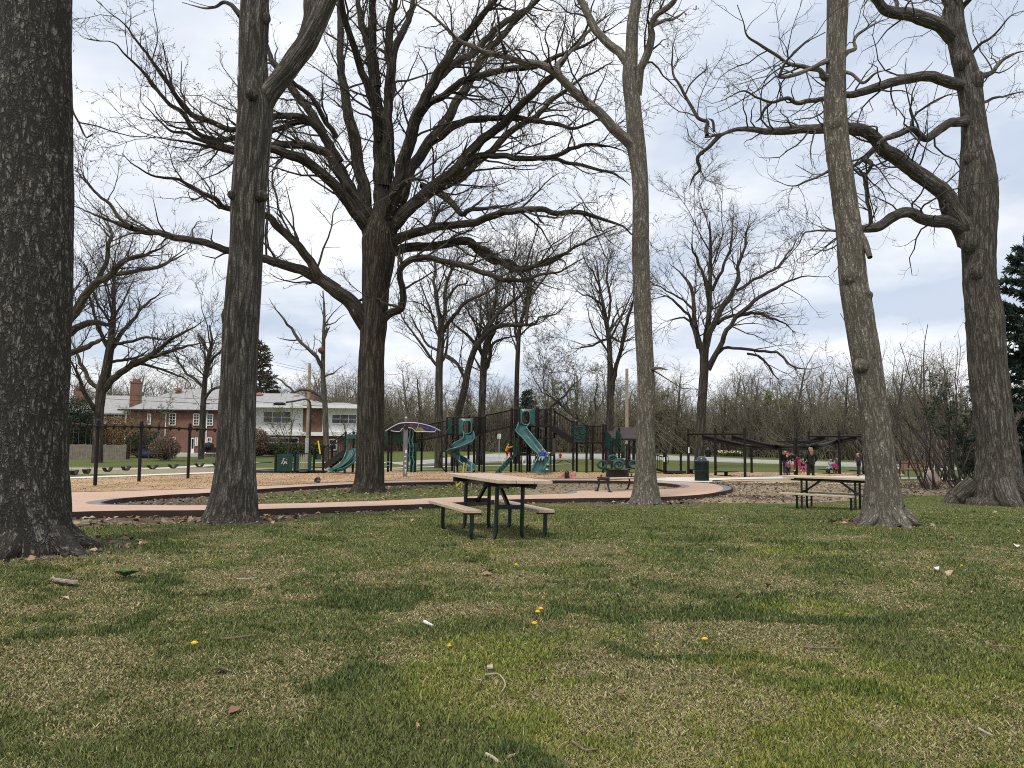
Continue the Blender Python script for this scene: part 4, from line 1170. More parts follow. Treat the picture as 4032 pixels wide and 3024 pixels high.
def far_tree(label, c, trunk, limbs, d, seed, mat_='bark_trunk', levels=None, extra_n=8, buds=None, name='bare_tree', base_to_ground=True, twig='twig_far', L=(3, 6), nt_=10):
    rng = np.random.default_rng(seed)
    t = [list(q) for q in trunk]
    tr = trace(t, c, d)
    zg = gz(tr[0, 0], tr[0, 1])
    tr[0, 2] = min(tr[0, 2], zg) if tr[0, 2] < zg + 1.5 else tr[0, 2]
    if tr[0, 2] > zg: tr = np.concatenate([[[tr[0, 0], tr[0, 1], zg, tr[0, 3] * 1.2]], tr])
    else: tr[0, 2] = zg
    holder = {}

    def ex(tr_, rng_):
        r = mirror_sprouts(extra_n, .5, .06, *L)(tr_, rng_); holder['e'] = r; return r
    root, par = tree(name, label, tr, limbs, c, d, M[mat_], seed, levels or FAR_LV, step=.35, nt_=nt_, rough=.04, flare=(.08, .4), trunk_sprouts=.45,
                     crown_mat=twig, amp=.18, roots=0, sides=(4, 3, 3, 3), extra=ex if extra_n else None, buds=buds)
    for Pe, Re in holder.get('e', []):
        V, Q = tube_batch(Pe, Re, 5, rng)
        link('limb', mesh_np('limb', V - WLOC[root], [Q], True), M[twig], root)
    return root


M['bark_trunk'] = bark('bark_trunk', (.085, .073, .06), (.035, .029, .024), (.17, .15, .12), 11, .1, .03, .2)
M['bark_trunk_pale'] = bark('bark_trunk_pale', (.13, .115, .095), (.06, .05, .042), (.25, .225, .19), 11, .12, .03, .2)
M['bark_far'] = mat('bark_far', (.075, .062, .052), .95, var=.3, scale=3, bump=.5, bscale=9)
M['bark_far_pale'] = mat('bark_far_pale', (.125, .11, .09), .95, var=.3, scale=3, bump=.5, bscale=9)
far_tree('bare tree with broad crown in front of the brick house, left of the swing posts', 'T4',
         [(340, 1660, 40), (345, 1400, 33), (358, 1250, 34), (370, 1150, 36), (400, 1050, 34), (425, 900, 30), (440, 800, 26), (455, 600, 17), (460, 400, 10), (470, 250, 5)],
         [dict(p=[(375, 1180, 28), (470, 1080, 24), (570, 1000, 22), (680, 950, 19), (800, 870, 15), (900, 790, 12), (1050, 720, 8), (1150, 650, 4)], dd=-2),
          dict(p=[(570, 1000, 16), (750, 925, 14), (900, 880, 11), (1050, 835, 8), (1200, 820, 4)], dd=2),
          dict(p=[(370, 1170, 18), (300, 1100, 16), (240, 1000, 14), (200, 900, 10), (150, 800, 6)], dd=2),
          dict(p=[(335, 1330, 17), (290, 1270, 15), (230, 1150, 13), (180, 1040, 10), (130, 930, 6)], dd=-3),
          dict(p=[(440, 870, 20), (500, 780, 16), (570, 690, 13), (700, 550, 9), (850, 430, 4)], dd=3),
          dict(p=[(425, 880, 16), (360, 740, 13), (320, 620, 10), (290, 480, 7), (250, 300, 4)], dd=-3),
          dict(p=[(450, 830, 14), (560, 830, 11), (700, 790, 9), (830, 800, 6), (930, 740, 3)], dd=-3),
          dict(p=[(440, 970, 12), (560, 940, 9), (650, 920, 8), (730, 860, 5)], dd=2),
          dict(p=[(640, 980, 11), (760, 1000, 9), (880, 1050, 8), (960, 1070, 6), (1010, 1130, 4), (1030, 1200, 2)], dd=-1)], at_d('p', 388, 1822), 31, extra_n=10)
far_tree('bare tree whose limbs sweep out from behind the thick trunk at the left edge', 'D',
         [(110, 1010, 18), (112, 860, 15), (116, 760, 13), (118, 700, 11), (110, 600, 8), (100, 480, 5)],
         [dict(p=[(116, 765, 12), (128, 730, 11), (148, 700, 10), (184, 648, 9), (208, 618, 8), (243, 592, 7), (276, 562, 6), (318, 550, 5), (363, 529, 3.5)], dd=-2),
          dict(p=[(118, 740, 9), (150, 715, 8), (190, 698, 7), (230, 698, 5), (260, 680, 3)], dd=2),
          dict(p=[(115, 800, 8), (150, 765, 7), (200, 745, 5), (230, 720, 3)], dd=-2),
          dict(p=[(208, 615, 6), (225, 570, 5), (233, 530, 4.5), (240, 505, 3.5), (225, 470, 2)], dd=1),
          dict(p=[(243, 592, 5), (290, 585, 4.5), (340, 575, 4), (400, 548, 2.5)], dd=2)], 47, 32, extra_n=8)
far_tree('bare tree between the brick house and the second trunk, its stem crossing the house wall', 'T4',
         [(1090, 1650, 21), (1105, 1300, 20), (1115, 1150, 18), (1130, 1000, 16), (1150, 900, 14), (1170, 820, 10), (1150, 700, 5)],
         [dict(p=[(1112, 1150, 12), (1060, 1100, 11), (1000, 1060, 9), (930, 960, 7), (890, 890, 4)], dd=2), dict(p=[(1110, 1260, 12), (1140, 1200, 10), (1190, 1155, 9), (1270, 1150, 6), (1330, 1100, 3)], dd=-2),
          dict(p=[(1135, 990, 10), (1200, 930, 8), (1260, 850, 5), (1300, 780, 3)], dd=-2), dict(p=[(1150, 900, 9), (1100, 800, 7), (1060, 740, 3)], dd=2)], 72, 33, extra_n=6)
far_tree('slender pale bare tree with a reddish nest and a long arched low limb', 'T4',
         [(2002, 1640, 22), (1995, 1400, 20), (1985, 1200, 19), (1975, 1050, 17), (1980, 800, 13), (1985, 600, 9), (1975, 450, 4)],
         [dict(p=[(1970, 1010, 14), (1900, 900, 13), (1800, 800, 11), (1720, 690, 9), (1640, 580, 6), (1580, 500, 3)], dd=-2),
          dict(p=[(1985, 1260, 12), (1960, 1215, 11), (1920, 1190, 11), (1850, 1172, 10), (1800, 1172, 10), (1755, 1192, 9), (1730, 1150, 8), (1640, 1085, 6), (1530, 1030, 3)], dd=-1),
          dict(p=[(1985, 800, 9), (2000, 750, 9), (2020, 710, 8)], dd=-1), dict(p=[(1980, 1080, 8), (2040, 1050, 5), (2130, 1000, 2)], dd=1),
          dict(p=[(1800, 805, 6), (1720, 815, 5), (1630, 800, 3)], dd=-1), dict(p=[(1985, 700, 6), (2060, 680, 4), (2140, 620, 2)], dd=1)], 66, 34, mat_='bark_trunk_pale', extra_n=4, L=(1.5, 3),
         levels=[lv(1.4, (.6, 1.8), .42, (25, 60), 6, .22, .04, .016, .04), lv(2.4, (.4, 1.1), .5, (25, 55), 5, .24, .04, .011, .02), lv(3.0, (.25, .6), .6, (25, 55), 4, .25, .03, .008, .012)])
nest = P('T4', 1962, 885, 65.6)
nb = MB(); nb.ball(nest, (.26, .24, .2), 10, 6)
for k in range(60):
    a = R_.normal(size=3); a /= np.linalg.norm(a); b = np.cross(a, R_.normal(size=3)); b /= np.linalg.norm(b)
    nb.tube([nest + a * .2 - b * .2, nest + a * .26, nest + a * .2 + b * .2], .012, 3)
nb_o = nb.build('nest', mat('nest', (.2, .09, .05), .95, var=.4, scale=9), None, loc=nest)
tag(nb_o, 'reddish brown nest of leaves wedged against the slender pale tree', 'nest')
far_tree('straight dark trunk with a wide bare crown behind the colourful canopy', 'T5',
         [(605, 1780, 32), (605, 1650, 29), (605, 1400, 28), (607, 1200, 27), (620, 1000, 25), (622, 880, 22), (650, 800, 15), (650, 640, 13), (690, 500, 9), (760, 380, 5)],
         [dict(p=[(618, 900, 17), (595, 740, 14), (578, 560, 11), (585, 450, 9), (560, 300, 4)], dd=2), dict(p=[(635, 930, 17), (670, 880, 15), (720, 830, 14), (800, 725, 13), (900, 670, 11), (1050, 590, 7), (1150, 480, 3)], dd=-3),
          dict(p=[(600, 1070, 10), (500, 1000, 8), (430, 880, 6), (385, 760, 3)], dd=2), dict(p=[(625, 1110, 9), (690, 1130, 8), (740, 1170, 7), (790, 1240, 4)], dd=-1),
          dict(p=[(660, 700, 9), (730, 610, 8), (800, 590, 6), (840, 520, 3)], dd=-2), dict(p=[(578, 830, 6), (480, 740, 5), (400, 720, 3)], dd=-2)], 53, 35)
far_tree('leaning trunk bending right into a long level limb behind the spiral slide', 'T5',
         [(725, 1720, 30), (735, 1560, 28), (780, 1400, 26), (820, 1200, 24), (870, 1050, 22), (930, 970, 19), (1000, 840, 15), (1100, 740, 13), (1200, 670, 10), (1240, 600, 7), (1350, 480, 3)],
         [dict(p=[(905, 1000, 18), (960, 940, 17), (1050, 893, 15), (1150, 890, 14), (1240, 890, 13), (1258, 750, 11), (1272, 600, 9), (1300, 450, 4)], dd=-1.5), dict(p=[(1235, 890, 9), (1310, 880, 8), (1330, 835, 7), (1450, 822, 6), (1500, 770, 3)], dd=-1),
          dict(p=[(800, 1290, 13), (740, 1180, 11), (680, 1110, 9), (640, 1090, 5)], dd=2), dict(p=[(1000, 850, 9), (1030, 780, 8), (1150, 730, 5)], dd=2),
          dict(p=[(1050, 790, 9), (1020, 650, 7), (1060, 520, 4)], dd=2), dict(p=[(850, 1100, 8), (880, 950, 7), (820, 800, 5), (780, 700, 3)], dd=2)], 57, 36)
far_tree('upright bare tree behind the bridge of the play structure', 'T5',
         [(905, 1740, 30), (912, 1600, 28), (925, 1300, 27), (935, 1110, 25), (960, 980, 21), (990, 850, 15), (1020, 650, 10), (1010, 450, 5)],
         [dict(p=[(925, 1110, 15), (880, 1020, 13), (800, 935, 10), (720, 880, 6), (690, 800, 3)], dd=-2), dict(p=[(960, 1080, 12), (1000, 1020, 10), (1050, 985, 8), (1150, 955, 5), (1220, 970, 2)], dd=2),
          dict(p=[(945, 1200, 16), (975, 1150, 15), (990, 1000, 12), (1030, 900, 8), (1080, 800, 4)], dd=-2), dict(p=[(980, 880, 9), (930, 780, 7), (860, 700, 4)], dd=1)], 60, 37)
far_tree('tall thin trunk standing behind the highest slide tower', 'T5',
         [(1165, 1720, 19), (1167, 1600, 18), (1170, 1300, 18), (1180, 1050, 17), (1192, 900, 15), (1230, 750, 12), (1260, 560, 9), (1290, 330, 4)],
         [dict(p=[(1172, 1000, 11), (1160, 850, 10), (1155, 650, 8), (1162, 430, 4)], dd=1.5), dict(p=[(1240, 700, 8), (1320, 620, 7), (1400, 480, 5), (1440, 330, 3)], dd=-2), dict(p=[(1190, 960, 7), (1270, 900, 6), (1360, 860, 4), (1420, 780, 2)], dd=-2),
          dict(p=[(1230, 760, 7), (1190, 640, 5), (1100, 560, 3)], dd=2)], 64, 38)
far_tree('dark low tree with stems arching out over the street behind the ramp', 'c4',
         [(1420, 700, 19), (1390, 610, 18), (1280, 530, 16), (1150, 430, 15), (1050, 340, 14), (960, 260, 12), (880, 200, 10), (760, 140, 5)],
         [dict(p=[(1430, 620, 15), (1455, 560, 13), (1500, 400, 10), (1560, 280, 7), (1610, 150, 4)], dd=2), dict(p=[(1250, 500, 12), (1225, 420, 10), (1210, 250, 8), (1200, 50, 6), (1215, -150, 3)], dd=-2),
          dict(p=[(890, 340, 13), (960, 270, 14), (1060, 200, 13), (1150, 70, 11), (1250, 0, 8), (1330, -120, 4)], dd=2), dict(p=[(1050, 340, 8), (1100, 250, 7), (1060, 100, 5), (980, -30, 3)], dd=2),
          dict(p=[(1500, 400, 8), (1470, 250, 7), (1500, 60, 5), (1480, -100, 3)], dd=-1), dict(p=[(780, 150, 7), (700, 30, 6), (650, -100, 4)], dd=-2)], 74, 39, extra_n=5, buds=(9000, .04, M['bud']))
far_tree('twin stemmed bare tree beside the brown roofed shelter, left of the slim trunk', 'T5',
         [(1845, 1740, 29), (1845, 1620, 27), (1850, 1350, 25), (1845, 1100, 19), (1835, 950, 18), (1800, 750, 12), (1770, 600, 9), (1750, 420, 4)],
         [dict(p=[(1862, 1390, 17), (1880, 1250, 16), (1905, 1130, 15), (1940, 980, 14), (1990, 800, 11), (2050, 620, 7), (2080, 450, 3)], dd=-2), dict(p=[(1832, 985, 9), (1750, 1020, 8), (1660, 1047, 6), (1570, 1062, 3)], dd=-1),
          dict(p=[(1840, 960, 9), (1900, 985, 8), (1950, 1000, 7), (2020, 960, 4)], dd=2), dict(p=[(1800, 760, 9), (1740, 690, 7), (1650, 660, 5), (1560, 590, 2)], dd=-2), dict(p=[(1825, 880, 10), (1840, 700, 9), (1820, 520, 7), (1850, 350, 3)], dd=2),
          dict(p=[(1780, 620, 7), (1730, 520, 6), (1660, 420, 4), (1640, 300, 2)], dd=-1), dict(p=[(1960, 920, 7), (1910, 830, 6), (1880, 700, 4)], dd=1)], 62, 40)
far_tree('round crowned bare oak behind the zip track, standing alone on the far lawn', 'T6',
         [(360, 1680, 30), (365, 1600, 27), (380, 1300, 26), (393, 1100, 25), (395, 1000, 24), (412, 880, 18), (425, 700, 13), (428, 500, 10), (430, 400, 8), (425, 250, 4)],
         [dict(p=[(388, 1010, 18), (355, 900, 14), (335, 750, 12), (325, 640, 10), (270, 560, 8), (190, 490, 4)], dd=2), dict(p=[(405, 960, 20), (470, 810, 17), (520, 720, 15), (575, 640, 12), (600, 500, 10), (635, 350, 7), (660, 200, 3)], dd=-2),
          dict(p=[(415, 1090, 18), (450, 1020, 16), (490, 930, 14), (560, 805, 12), (680, 700, 11), (830, 605, 8), (950, 565, 6), (1100, 560, 3)], dd=-3), dict(p=[(470, 1000, 9), (500, 972, 9), (560, 970, 8), (700, 992, 8), (810, 995, 7), (870, 1062, 6), (960, 1092, 5), (1090, 1068, 2)], dd=-2),
          dict(p=[(470, 830, 10), (530, 790, 9), (620, 770, 9), (720, 780, 8), (830, 822, 6), (920, 880, 3)], dd=3), dict(p=[(360, 970, 10), (330, 870, 9), (300, 780, 8), (240, 720, 7), (180, 670, 5), (90, 690, 3)], dd=-2),
          dict(p=[(420, 720, 10), (380, 560, 9), (330, 420, 6), (320, 280, 3)], dd=-2), dict(p=[(440, 640, 10), (500, 500, 8), (540, 380, 6), (560, 230, 3)], dd=2), dict(p=[(580, 640, 9), (700, 560, 8), (830, 480, 6), (930, 330, 3)], dd=1),
          dict(p=[(345, 760, 8), (280, 700, 6), (150, 620, 4), (60, 600, 2)], dd=2), dict(p=[(640, 1000, 7), (740, 1030, 6), (790, 1110, 5), (850, 1160, 2)], dd=1), dict(p=[(355, 850, 8), (290, 800, 6), (190, 820, 3)], dd=2)],
         54, 41, extra_n=5)
# ------------------------------------------------------------------ the wood beyond the street
def wood_template(seed, H, spread=1.0, fine=1.0):
    rng = np.random.default_rng(seed)
    K = 8
    tr, rr = batch(np.zeros((1, 3)), np.array([[rng.normal() * .12, rng.normal() * .12, 1.0]]), np.array([H * .68]), np.array([H * .017]), rng, K, .06, .08, .3)
    par = Par().add(tr, rr, .3, .3)
    V, Q = tube_batch(tr, rr, 6, rng); Vs = [V]; Qs = [Q]; n = len(V)
    for k, l in enumerate([lv(3.0 * fine, (H * .2 * spread, H * .46 * spread), .55, (28, 62), 5, .2, .07, .03, .08), lv(2.0 * fine, (.9, 2.6), .5, (25, 60), 4, .26, .03, .018, .035), lv(2.2 * fine, (.5, 1.5), .6, (25, 65), 2, .3, .02, .014, .02)]):
        Ps, Rs = sprout(par, rng=rng, **l)
        v, q = tube_batch(Ps, Rs, 3, rng); Vs.append(v); Qs.append(q + n); n += len(v)
        par = Par().add(Ps, Rs, .15, .3)
    return np.concatenate(Vs), np.concatenate(Qs), Ps


WT = [wood_template(100 + k, h, s) for k, (h, s) in enumerate([(13, .8), (15, .7), (11, .9), (16, .65), (12, .75), (9, 1.0)])]


def rot(V, a, s):
    c, n_ = math.cos(a), math.sin(a)
    return np.stack([V[:, 0] * c - V[:, 1] * n_, V[:, 0] * n_ + V[:, 1] * c, V[:, 2]], 1) * s


rng = np.random.default_rng(50)
Vs, Qs, n = [], [], 0
Bv = []
for k in range(900):
    x = rng.uniform(-95, 105)
    y = wood_edge(x) + 3 + abs(rng.normal()) * 22
    if x < -26 and y < 112: y += 12
    t = WT[rng.integers(0, 6)]
    s = rng.uniform(.65, 1.08) * (1.0 if x < 20 else .88)
    off = np.array([x, y, gz(x, y) - .1])
    a = rng.uniform(0, 6.28)
    Vs.append(rot(t[0], a, s) + off); Qs.append(t[1] + n); n += len(t[0])
    if rng.random() < .55:
        tips = rot(t[2].reshape(-1, 3), a, s) + off
        i = rng.integers(0, len(tips), 420); c = tips[i] + rng.normal(size=(420, 3)) * .2
        Bv.append(c)
wl = link('woodland', mesh_np('woodland', np.concatenate(Vs), [np.concatenate(Qs)], True), M['wood_far']); tag(wl, kind='stuff')


def leaf_quads(c, size, rng):
    nb = len(c)
    e1 = norm(rng.normal(size=(nb, 3))) * (size * (.6 + .8 * rng.random(nb)))[:, None]
    e2 = norm(np.cross(e1, rng.normal(size=(nb, 3)))) * np.linalg.norm(e1, axis=1, keepdims=True) * .6
    return np.stack([c - e1, c + e2, c + e1, c - e2], 1).reshape(-1, 3), np.arange(nb)[:, None] * 4 + np.arange(4)[None]


v, q = leaf_quads(np.concatenate(Bv), .055, rng)
tag(link('woodland_buds', mesh_np('woodland_buds', v, [q], False), M['bud']), kind='stuff')
# undergrowth
nS = 36000
x = rng.uniform(-90, 100, nS); y = wood_edge(x) + 1.0 + np.abs(rng.normal(size=nS)) * 9
k = ~((x < -24) & (y < 106)); x, y = x[k], y[k]; nS = len(x)
p0 = np.stack([x, y, g(x, y) - .05], 1)
Ps, Rs = batch(p0, np.stack([rng.normal(size=nS) * .35, rng.normal(size=nS) * .35, np.ones(nS)], 1), rng.uniform(1.8, 6.8, nS) * (.6 + .8 * fbm(x * .12, y * .02, 3)), rng.uniform(.02, .05, nS), rng, 4, .22, .03, .3)
v1, q1 = tube_batch(Ps, Rs, 3, rng)
par = Par().add(Ps, Rs, .2, .2)
P2, R2 = sprout(par, rng=rng, **lv(.9, (.5, 1.6), .6, (20, 60), 2, .25, .05, .016, .024))
v2, q2 = tube_batch(P2, R2, 3, rng)
tag(link('undergrowth', mesh_np('undergrowth', np.concatenate([v1, v2]), [np.concatenate([q1, q2 + len(v1)])], True), M['wood_far']), kind='stuff')
nb = 12000
i = rng.integers(0, len(P2), nb)
lowm = P2[i, 2]
v, q = leaf_quads(lowm + rng.normal(size=(nb, 3)) * .2, .09, rng)
tag(link('undergrowth_leaves', mesh_np('undergrowth_leaves', v, [q], False), mat('dull_leaf', (.075, .085, .03), .9, var=.5, scale=.4)), kind='stuff')


def wood_tree(label, x, y, k, s, seed, buds=None, group=None, name='woodland_tree', twig='wood_far'):
    rng = np.random.default_rng(seed)
    t = WT[k]; loc = np.array([x, y, gz(x, y) - .1])
    root = thing(name, label, 'tree', loc, group)
    nT = 9 * 6
    V = rot(t[0], rng.uniform(0, 6.28), s)
    q = t[1]
    tq = q[q.max(1) < nT]; cq = q[q.min(1) >= nT] - nT
    link('trunk', mesh_np('trunk', V[:nT], [tq], True), M['bark_far'], root)
    link('crown', mesh_np('crown', V[nT:], [cq], True), M[twig], root)
    if buds:
        tips = V[nT + (len(V) - nT) // 2:]
        c = tips[rng.integers(0, len(tips), buds[0])] + rng.normal(size=(buds[0], 3)) * buds[1] * 1.6
        v, qq = leaf_quads(c, buds[1], rng)
        tag(link('leaf_buds', mesh_np('leaf_buds', v, [qq], False), buds[2], root), kind='stuff')
    return root


# trees at the edge of the wood
k = 0
for xx in np.linspace(-22, 46, 22):
    rg = np.random.default_rng(900 + k)
    x = xx + rg.uniform(-1, 1); y = wood_edge(x) - .5 + rg.uniform(0, 2.5)
    wood_tree('bare tree along the near edge of the wood across the street', x, y, int(rg.integers(0, 6)), rg.uniform(.6, .95), 900 + k, group='bare trees along the edge of the wood')
    k += 1
for (cx, d, h, nbuds, lab) in (((1660), 92, .95, 9000, 'bushy tree in fresh yellow green leaf behind the zip track'), ((1215), 104, .85, 4500, 'pale green budding tree rising behind the ramp of the play structure'),
                               ((880), 112, .6, 4000, 'low olive green budding tree behind the canopy'), ((1445), 100, .75, 3500, 'thin olive budding tree just right of the slim trunk'),
                               ((1010), 108, .62, 3000, 'olive green shrubby tree under the bridge, across the street'), ((1805), 86, .66, 1800, 'greyish budding tree left of the leaning trunk, behind the zip track')):
    p = P('D', cx, 960, d)
    wood_tree(lab, p[0], d, 5 if cx == 1660 else (0 if h > .7 else 5), h, int(cx), buds=(nbuds * 2, .06, M['bud_green'] if cx == 1660 else M['bud']), name='budding_tree')


# conifers
def conifer(name, label, x, y, H, R, seed, m, n=5200, z0=0.0, leaf=.1):
    rng = np.random.default_rng(seed)
    loc = np.array([x, y, gz(x, y)])
    root = thing(name, label, 'tree', loc)
    MB().tube([(x, y, loc[2] - .1), (x, y, loc[2] + H * .5), (x, y, loc[2] + H)], [H * .02, H * .012, .01], 8).build('trunk', M['bark_far'], root, True)
    # whorled boughs carrying needles
    nbgh = int(H * 16)
    hz = z0 + (1 - z0) * (rng.random(nbgh) ** 1.15) * .97
    a = rng.random(nbgh) * 6.283
    L_ = R * (1 - hz) ** .8 * (.7 + .5 * rng.random(nbgh)) + .12
    d = np.stack([np.cos(a), np.sin(a), -.12 + .5 * hz], 1)
    p0 = np.stack([0 * a, 0 * a, hz * H], 1)
    Ps, Rs = batch(p0, d, L_, .006 + .012 * L_, rng, 5, .08, -.02 + 0.04, .3)
    v, q = tube_batch(Ps, Rs, 3, rng)
    link('boughs', mesh_np('boughs', v, [q], True), M['twig'], root)
    w_ = L_ / L_.sum()
    i = rng.choice(nbgh, n, p=w_); f = rng.random(n) ** .7 * 5
    j = np.minimum(f.astype(int), 4); fr = (f - j)[:, None]
    c = Ps[i, j] * (1 - fr) + Ps[i, j + 1] * fr
    dirb = norm(Ps[i, 5] - Ps[i, 0])
    e1 = norm(dirb + rng.normal(size=(n, 3)) * .75) * (leaf * (.8 + .9 * rng.random(n)))[:, None]
    e2 = norm(np.cross(e1, rng.normal(size=(n, 3)))) * leaf * .22
    e2 = e2 + 0
    Vb = np.stack([c - e2, c + e2, c + e1 + np.array([0, 0, -.3]) * leaf, c + e1 * .9 - e2 * .2], 1).reshape(-1, 3)
    tag(link('needles', mesh_np('needles', Vb, [np.arange(n)[:, None] * 4 + np.arange(4)[None]], False), m, root), kind='stuff')
    return root


M['needle'] = mat('needle', (.014, .034, .022), .8, var=.5, scale=2.5, col2=(.035, .06, .042))
M['needle2'] = mat('needle2', (.075, .07, .048), .85, var=.5, scale=2.5)
M['needle3'] = mat('needle3', (.02, .03, .016), .85, var=.5, scale=3)
p = P('D', 2203, 990, 31)
conifer('spruce_tree', 'dark spruce at the right edge behind the twin trunk', p[0] + .5, 31, 10.4, 2.6, 3, M['needle'], 22000, leaf=.2)
p = P('D', 2075, 1040, 27)

p = P('D', 540, 960, 100)
conifer('spruce_tree', 'brownish spruce rising behind the white house roof', p[0], 103, 15.5, 4.2, 5, M['needle2'], 9000, leaf=.45)
p = P('c4', 580, 500, 108)
conifer('spruce_tree', 'small dark conifer behind the top of the highest slide', p[0], 106, 8.5, 3.2, 6, M['needle'], 5000, leaf=.4)


# leafless shrubs at the right
def shrub(label, base, stems, H, seed, lean=0.0, name='leafless_shrub', leaf=None, cat='shrub', r0=.03, m='twig', spread=.28, per=(2.4, 3.4)):
    rng = np.random.default_rng(seed)
    loc = np.array([base[0], base[1], gz(base[0], base[1])])
    root = thing(name, label, cat, loc)
    p0 = loc + np.stack([rng.normal(size=stems) * .28, rng.normal(size=stems) * .28, -.05 + 0 * np.arange(stems)], 1)
    d = np.stack([rng.normal(size=stems) * spread + lean, rng.normal(size=stems) * spread, np.ones(stems)], 1)
    Ps, Rs = batch(p0, d, H * (.6 + .5 * rng.random(stems)), r0 * (.5 + .8 * rng.random(stems)), rng, 9, .1, .02 - .0 * lean, .25)
    v, q = tube_batch(Ps, Rs, 6, rng)
    link('stems', mesh_np('stems', v - loc, [q], True), M[m], root)
    par = Par().add(Ps, Rs, .25, .3)
    build_crown('crown', par, [lv(per[0], (.5, H * .33), .5, (20, 55), 6, .18, .04, .006, .02), lv(per[1], (.3, .8), .55, (25, 60), 4, .22, .03, .004, .008)], rng, M[m], root, (3, 3), leaf)
    return root


for lab, px, py, st, H, ln in (('leafless shrub of many stems leaning left beside the pink boulder', 3662, 1927, 9, 4.4, -.22), ('tall leafless shrub with dark stems left of the twin trunk', 3790, 1930, 9, 5.6, -.3),
                               ('leafless shrub close against the left of the twin trunk', 3850, 1925, 8, 4.6, -.1), ('low brushy leafless shrub behind the wooden bench', 3740, 1900, 12, 3.6, -.1)):
    b = at('p', px, py); shrub(lab, b, st, H, px, ln, r0=.035)
for lab, px, d, H in (('slender bare sapling tree between the leaning trunk and the twin trunk', 3545, 46, 10.5), ('wispy bare tree just left of the twin trunk', 3680, 44, 10), ('bare grey sapling tree right behind the leaning trunk', 3480, 58, 9),
                      ('thin bare tree rising left of the evergreen bush', 3765, 40, 8.5)):
    q_ = P('p', px, 1850, d); shrub(lab, q_, 4, H, px + 1, 0, 'sapling_tree', (500, .03, M['bud_tan']), 'tree', .06, 'twig_far', .14, (1.8, 2.2))
for k_, (px, d) in enumerate(((3600, 62), (3700, 58), (3800, 52), (3900, 48), (3990, 44), (3560, 60), (3660, 56), (3440, 66), (3760, 56), (3860, 50), (3960, 46), (4050, 42))):
    q_ = P('p', px, 1850, d); o = shrub('leafless grey brown bush in the thicket beyond the wooden bench', q_, 14, 4.2, 7000 + k_, 0, 'leafless_shrub', None, 'shrub', .035, 'wood_far', .4, (3.0, 3.4)); o['group'] = 'leafless bushes in the thicket'

# ------------------------------------------------------------------ houses
M['brick'] = None


def brick_mat():
    m = bpy.data.materials.new('brick'); m.use_nodes = True
    nt = m.node_tree; N = nt.nodes; L = nt.links; b = N['Principled BSDF']; b.inputs['Roughness'].default_value = .9
    tc = N.new('ShaderNodeTexCoord'); mp = N.new('ShaderNodeMapping'); mp.inputs['Rotation'].default_value = (math.radians(90), 0, 0)
    L.new(tc.outputs['Object'], mp.inputs[0])
    bt = N.new('ShaderNodeTexBrick'); bt.inputs['Scale'].default_value = 4.2; bt.inputs['Color1'].default_value = (.2, .085, .058, 1); bt.inputs['Color2'].default_value = (.15, .062, .045, 1); bt.inputs['Mortar'].default_value = (.23, .17, .14, 1)
    bt.inputs['Mortar Size'].default_value = .012
    L.new(mp.outputs[0], bt.inputs['Vector'])
    nz = N.new('ShaderNodeTexNoise'); nz.inputs['Scale'].default_value = .8; nz.inputs['Detail'].default_value = 5; L.new(tc.outputs['Object'], nz.inputs['Vector'])
    hs = N.new('ShaderNodeHueSaturation'); L.new(bt.outputs[0], hs.inputs['Color'])
    mr = N.new('ShaderNodeMapRange'); mr.inputs[3].default_value = .7; mr.inputs[4].default_value = 1.35; L.new(nz.outputs['Fac'], mr.inputs[0]); L.new(mr.outputs[0], hs.inputs['Value'])
    L.new(hs.outputs[0], b.inputs['Base Color'])
    return m


M['brick'] = brick_mat()
M['shutter'] = M['white']


def wp(c, x, y, d): return P(c, x, y, d)


def window(parent, c, x0, y0, x1, y1, d, cols=2, rows=2, split=True, fr=.07):
    """framed window standing 6 cm proud of the wall"""
    a = wp(c, x0, y1, d); b = wp(c, x1, y0, d)
    x0, x1 = a[0], b[0]; z0, z1 = a[2], b[2]
    f = MB(); yy = d - .05
    for xx in (x0, x1): f.box((xx, yy, (z0 + z1) / 2), (fr * 1.4, .10, z1 - z0 + fr))
    for zz in (z0, z1): f.box(((x0 + x1) / 2, yy - .004, zz), (x1 - x0 - fr * 1.4, .10, fr * 1.3))
    for k in range(1, cols): f.box((x0 + (x1 - x0) * k / cols, yy + .01, (z0 + z1) / 2), (fr * .55, .07, z1 - z0 - fr * 1.3))
    for k in range(1, rows):
        zz = z0 + (z1 - z0) * k / rows; f.box(((x0 + x1) / 2, yy + .013, zz), (x1 - x0 - fr * 1.4, .06, fr * .6))
    o = f.build('window', M['white'], parent)
    MB().box(((x0 + x1) / 2, d - .015, (z0 + z1) / 2), (x1 - x0 - .02, .03, z1 - z0 - .02)).build('pane', M['glass'], o)
    return o


dH = 84.0
# brick house
pL = wp('c1', 665, 950, dH); pR = wp('c1', 1700, 950, dH); zE = wp('c1', 1000, 515, dH)[2]
zb = gz(pL[0], dH) - .4
ho = thing('brick_house', 'two storey red brick house with grey roof and two tall chimneys behind the swings', 'house', ((pL[0] + pR[0]) / 2, dH + 4, zb))
b = MB(); b.box(((pL[0] + pR[0]) / 2, dH + 4.5, (zb + zE) / 2), (pR[0] - pL[0], 9, zE - zb)); b.build('wall', M['brick'], ho)
wl0 = wp('c1', 60, 950, dH + .8)[0]; zE2 = wp('c1', 400, 548, dH + .8)[2]
b = MB(); b.box(((wl0 + pL[0]) / 2 - .002, dH + .8 + 4, (zb + zE2) / 2), (pL[0] - wl0 - .004, 8, zE2 - zb)); b.build('wall', M['brick'], ho)


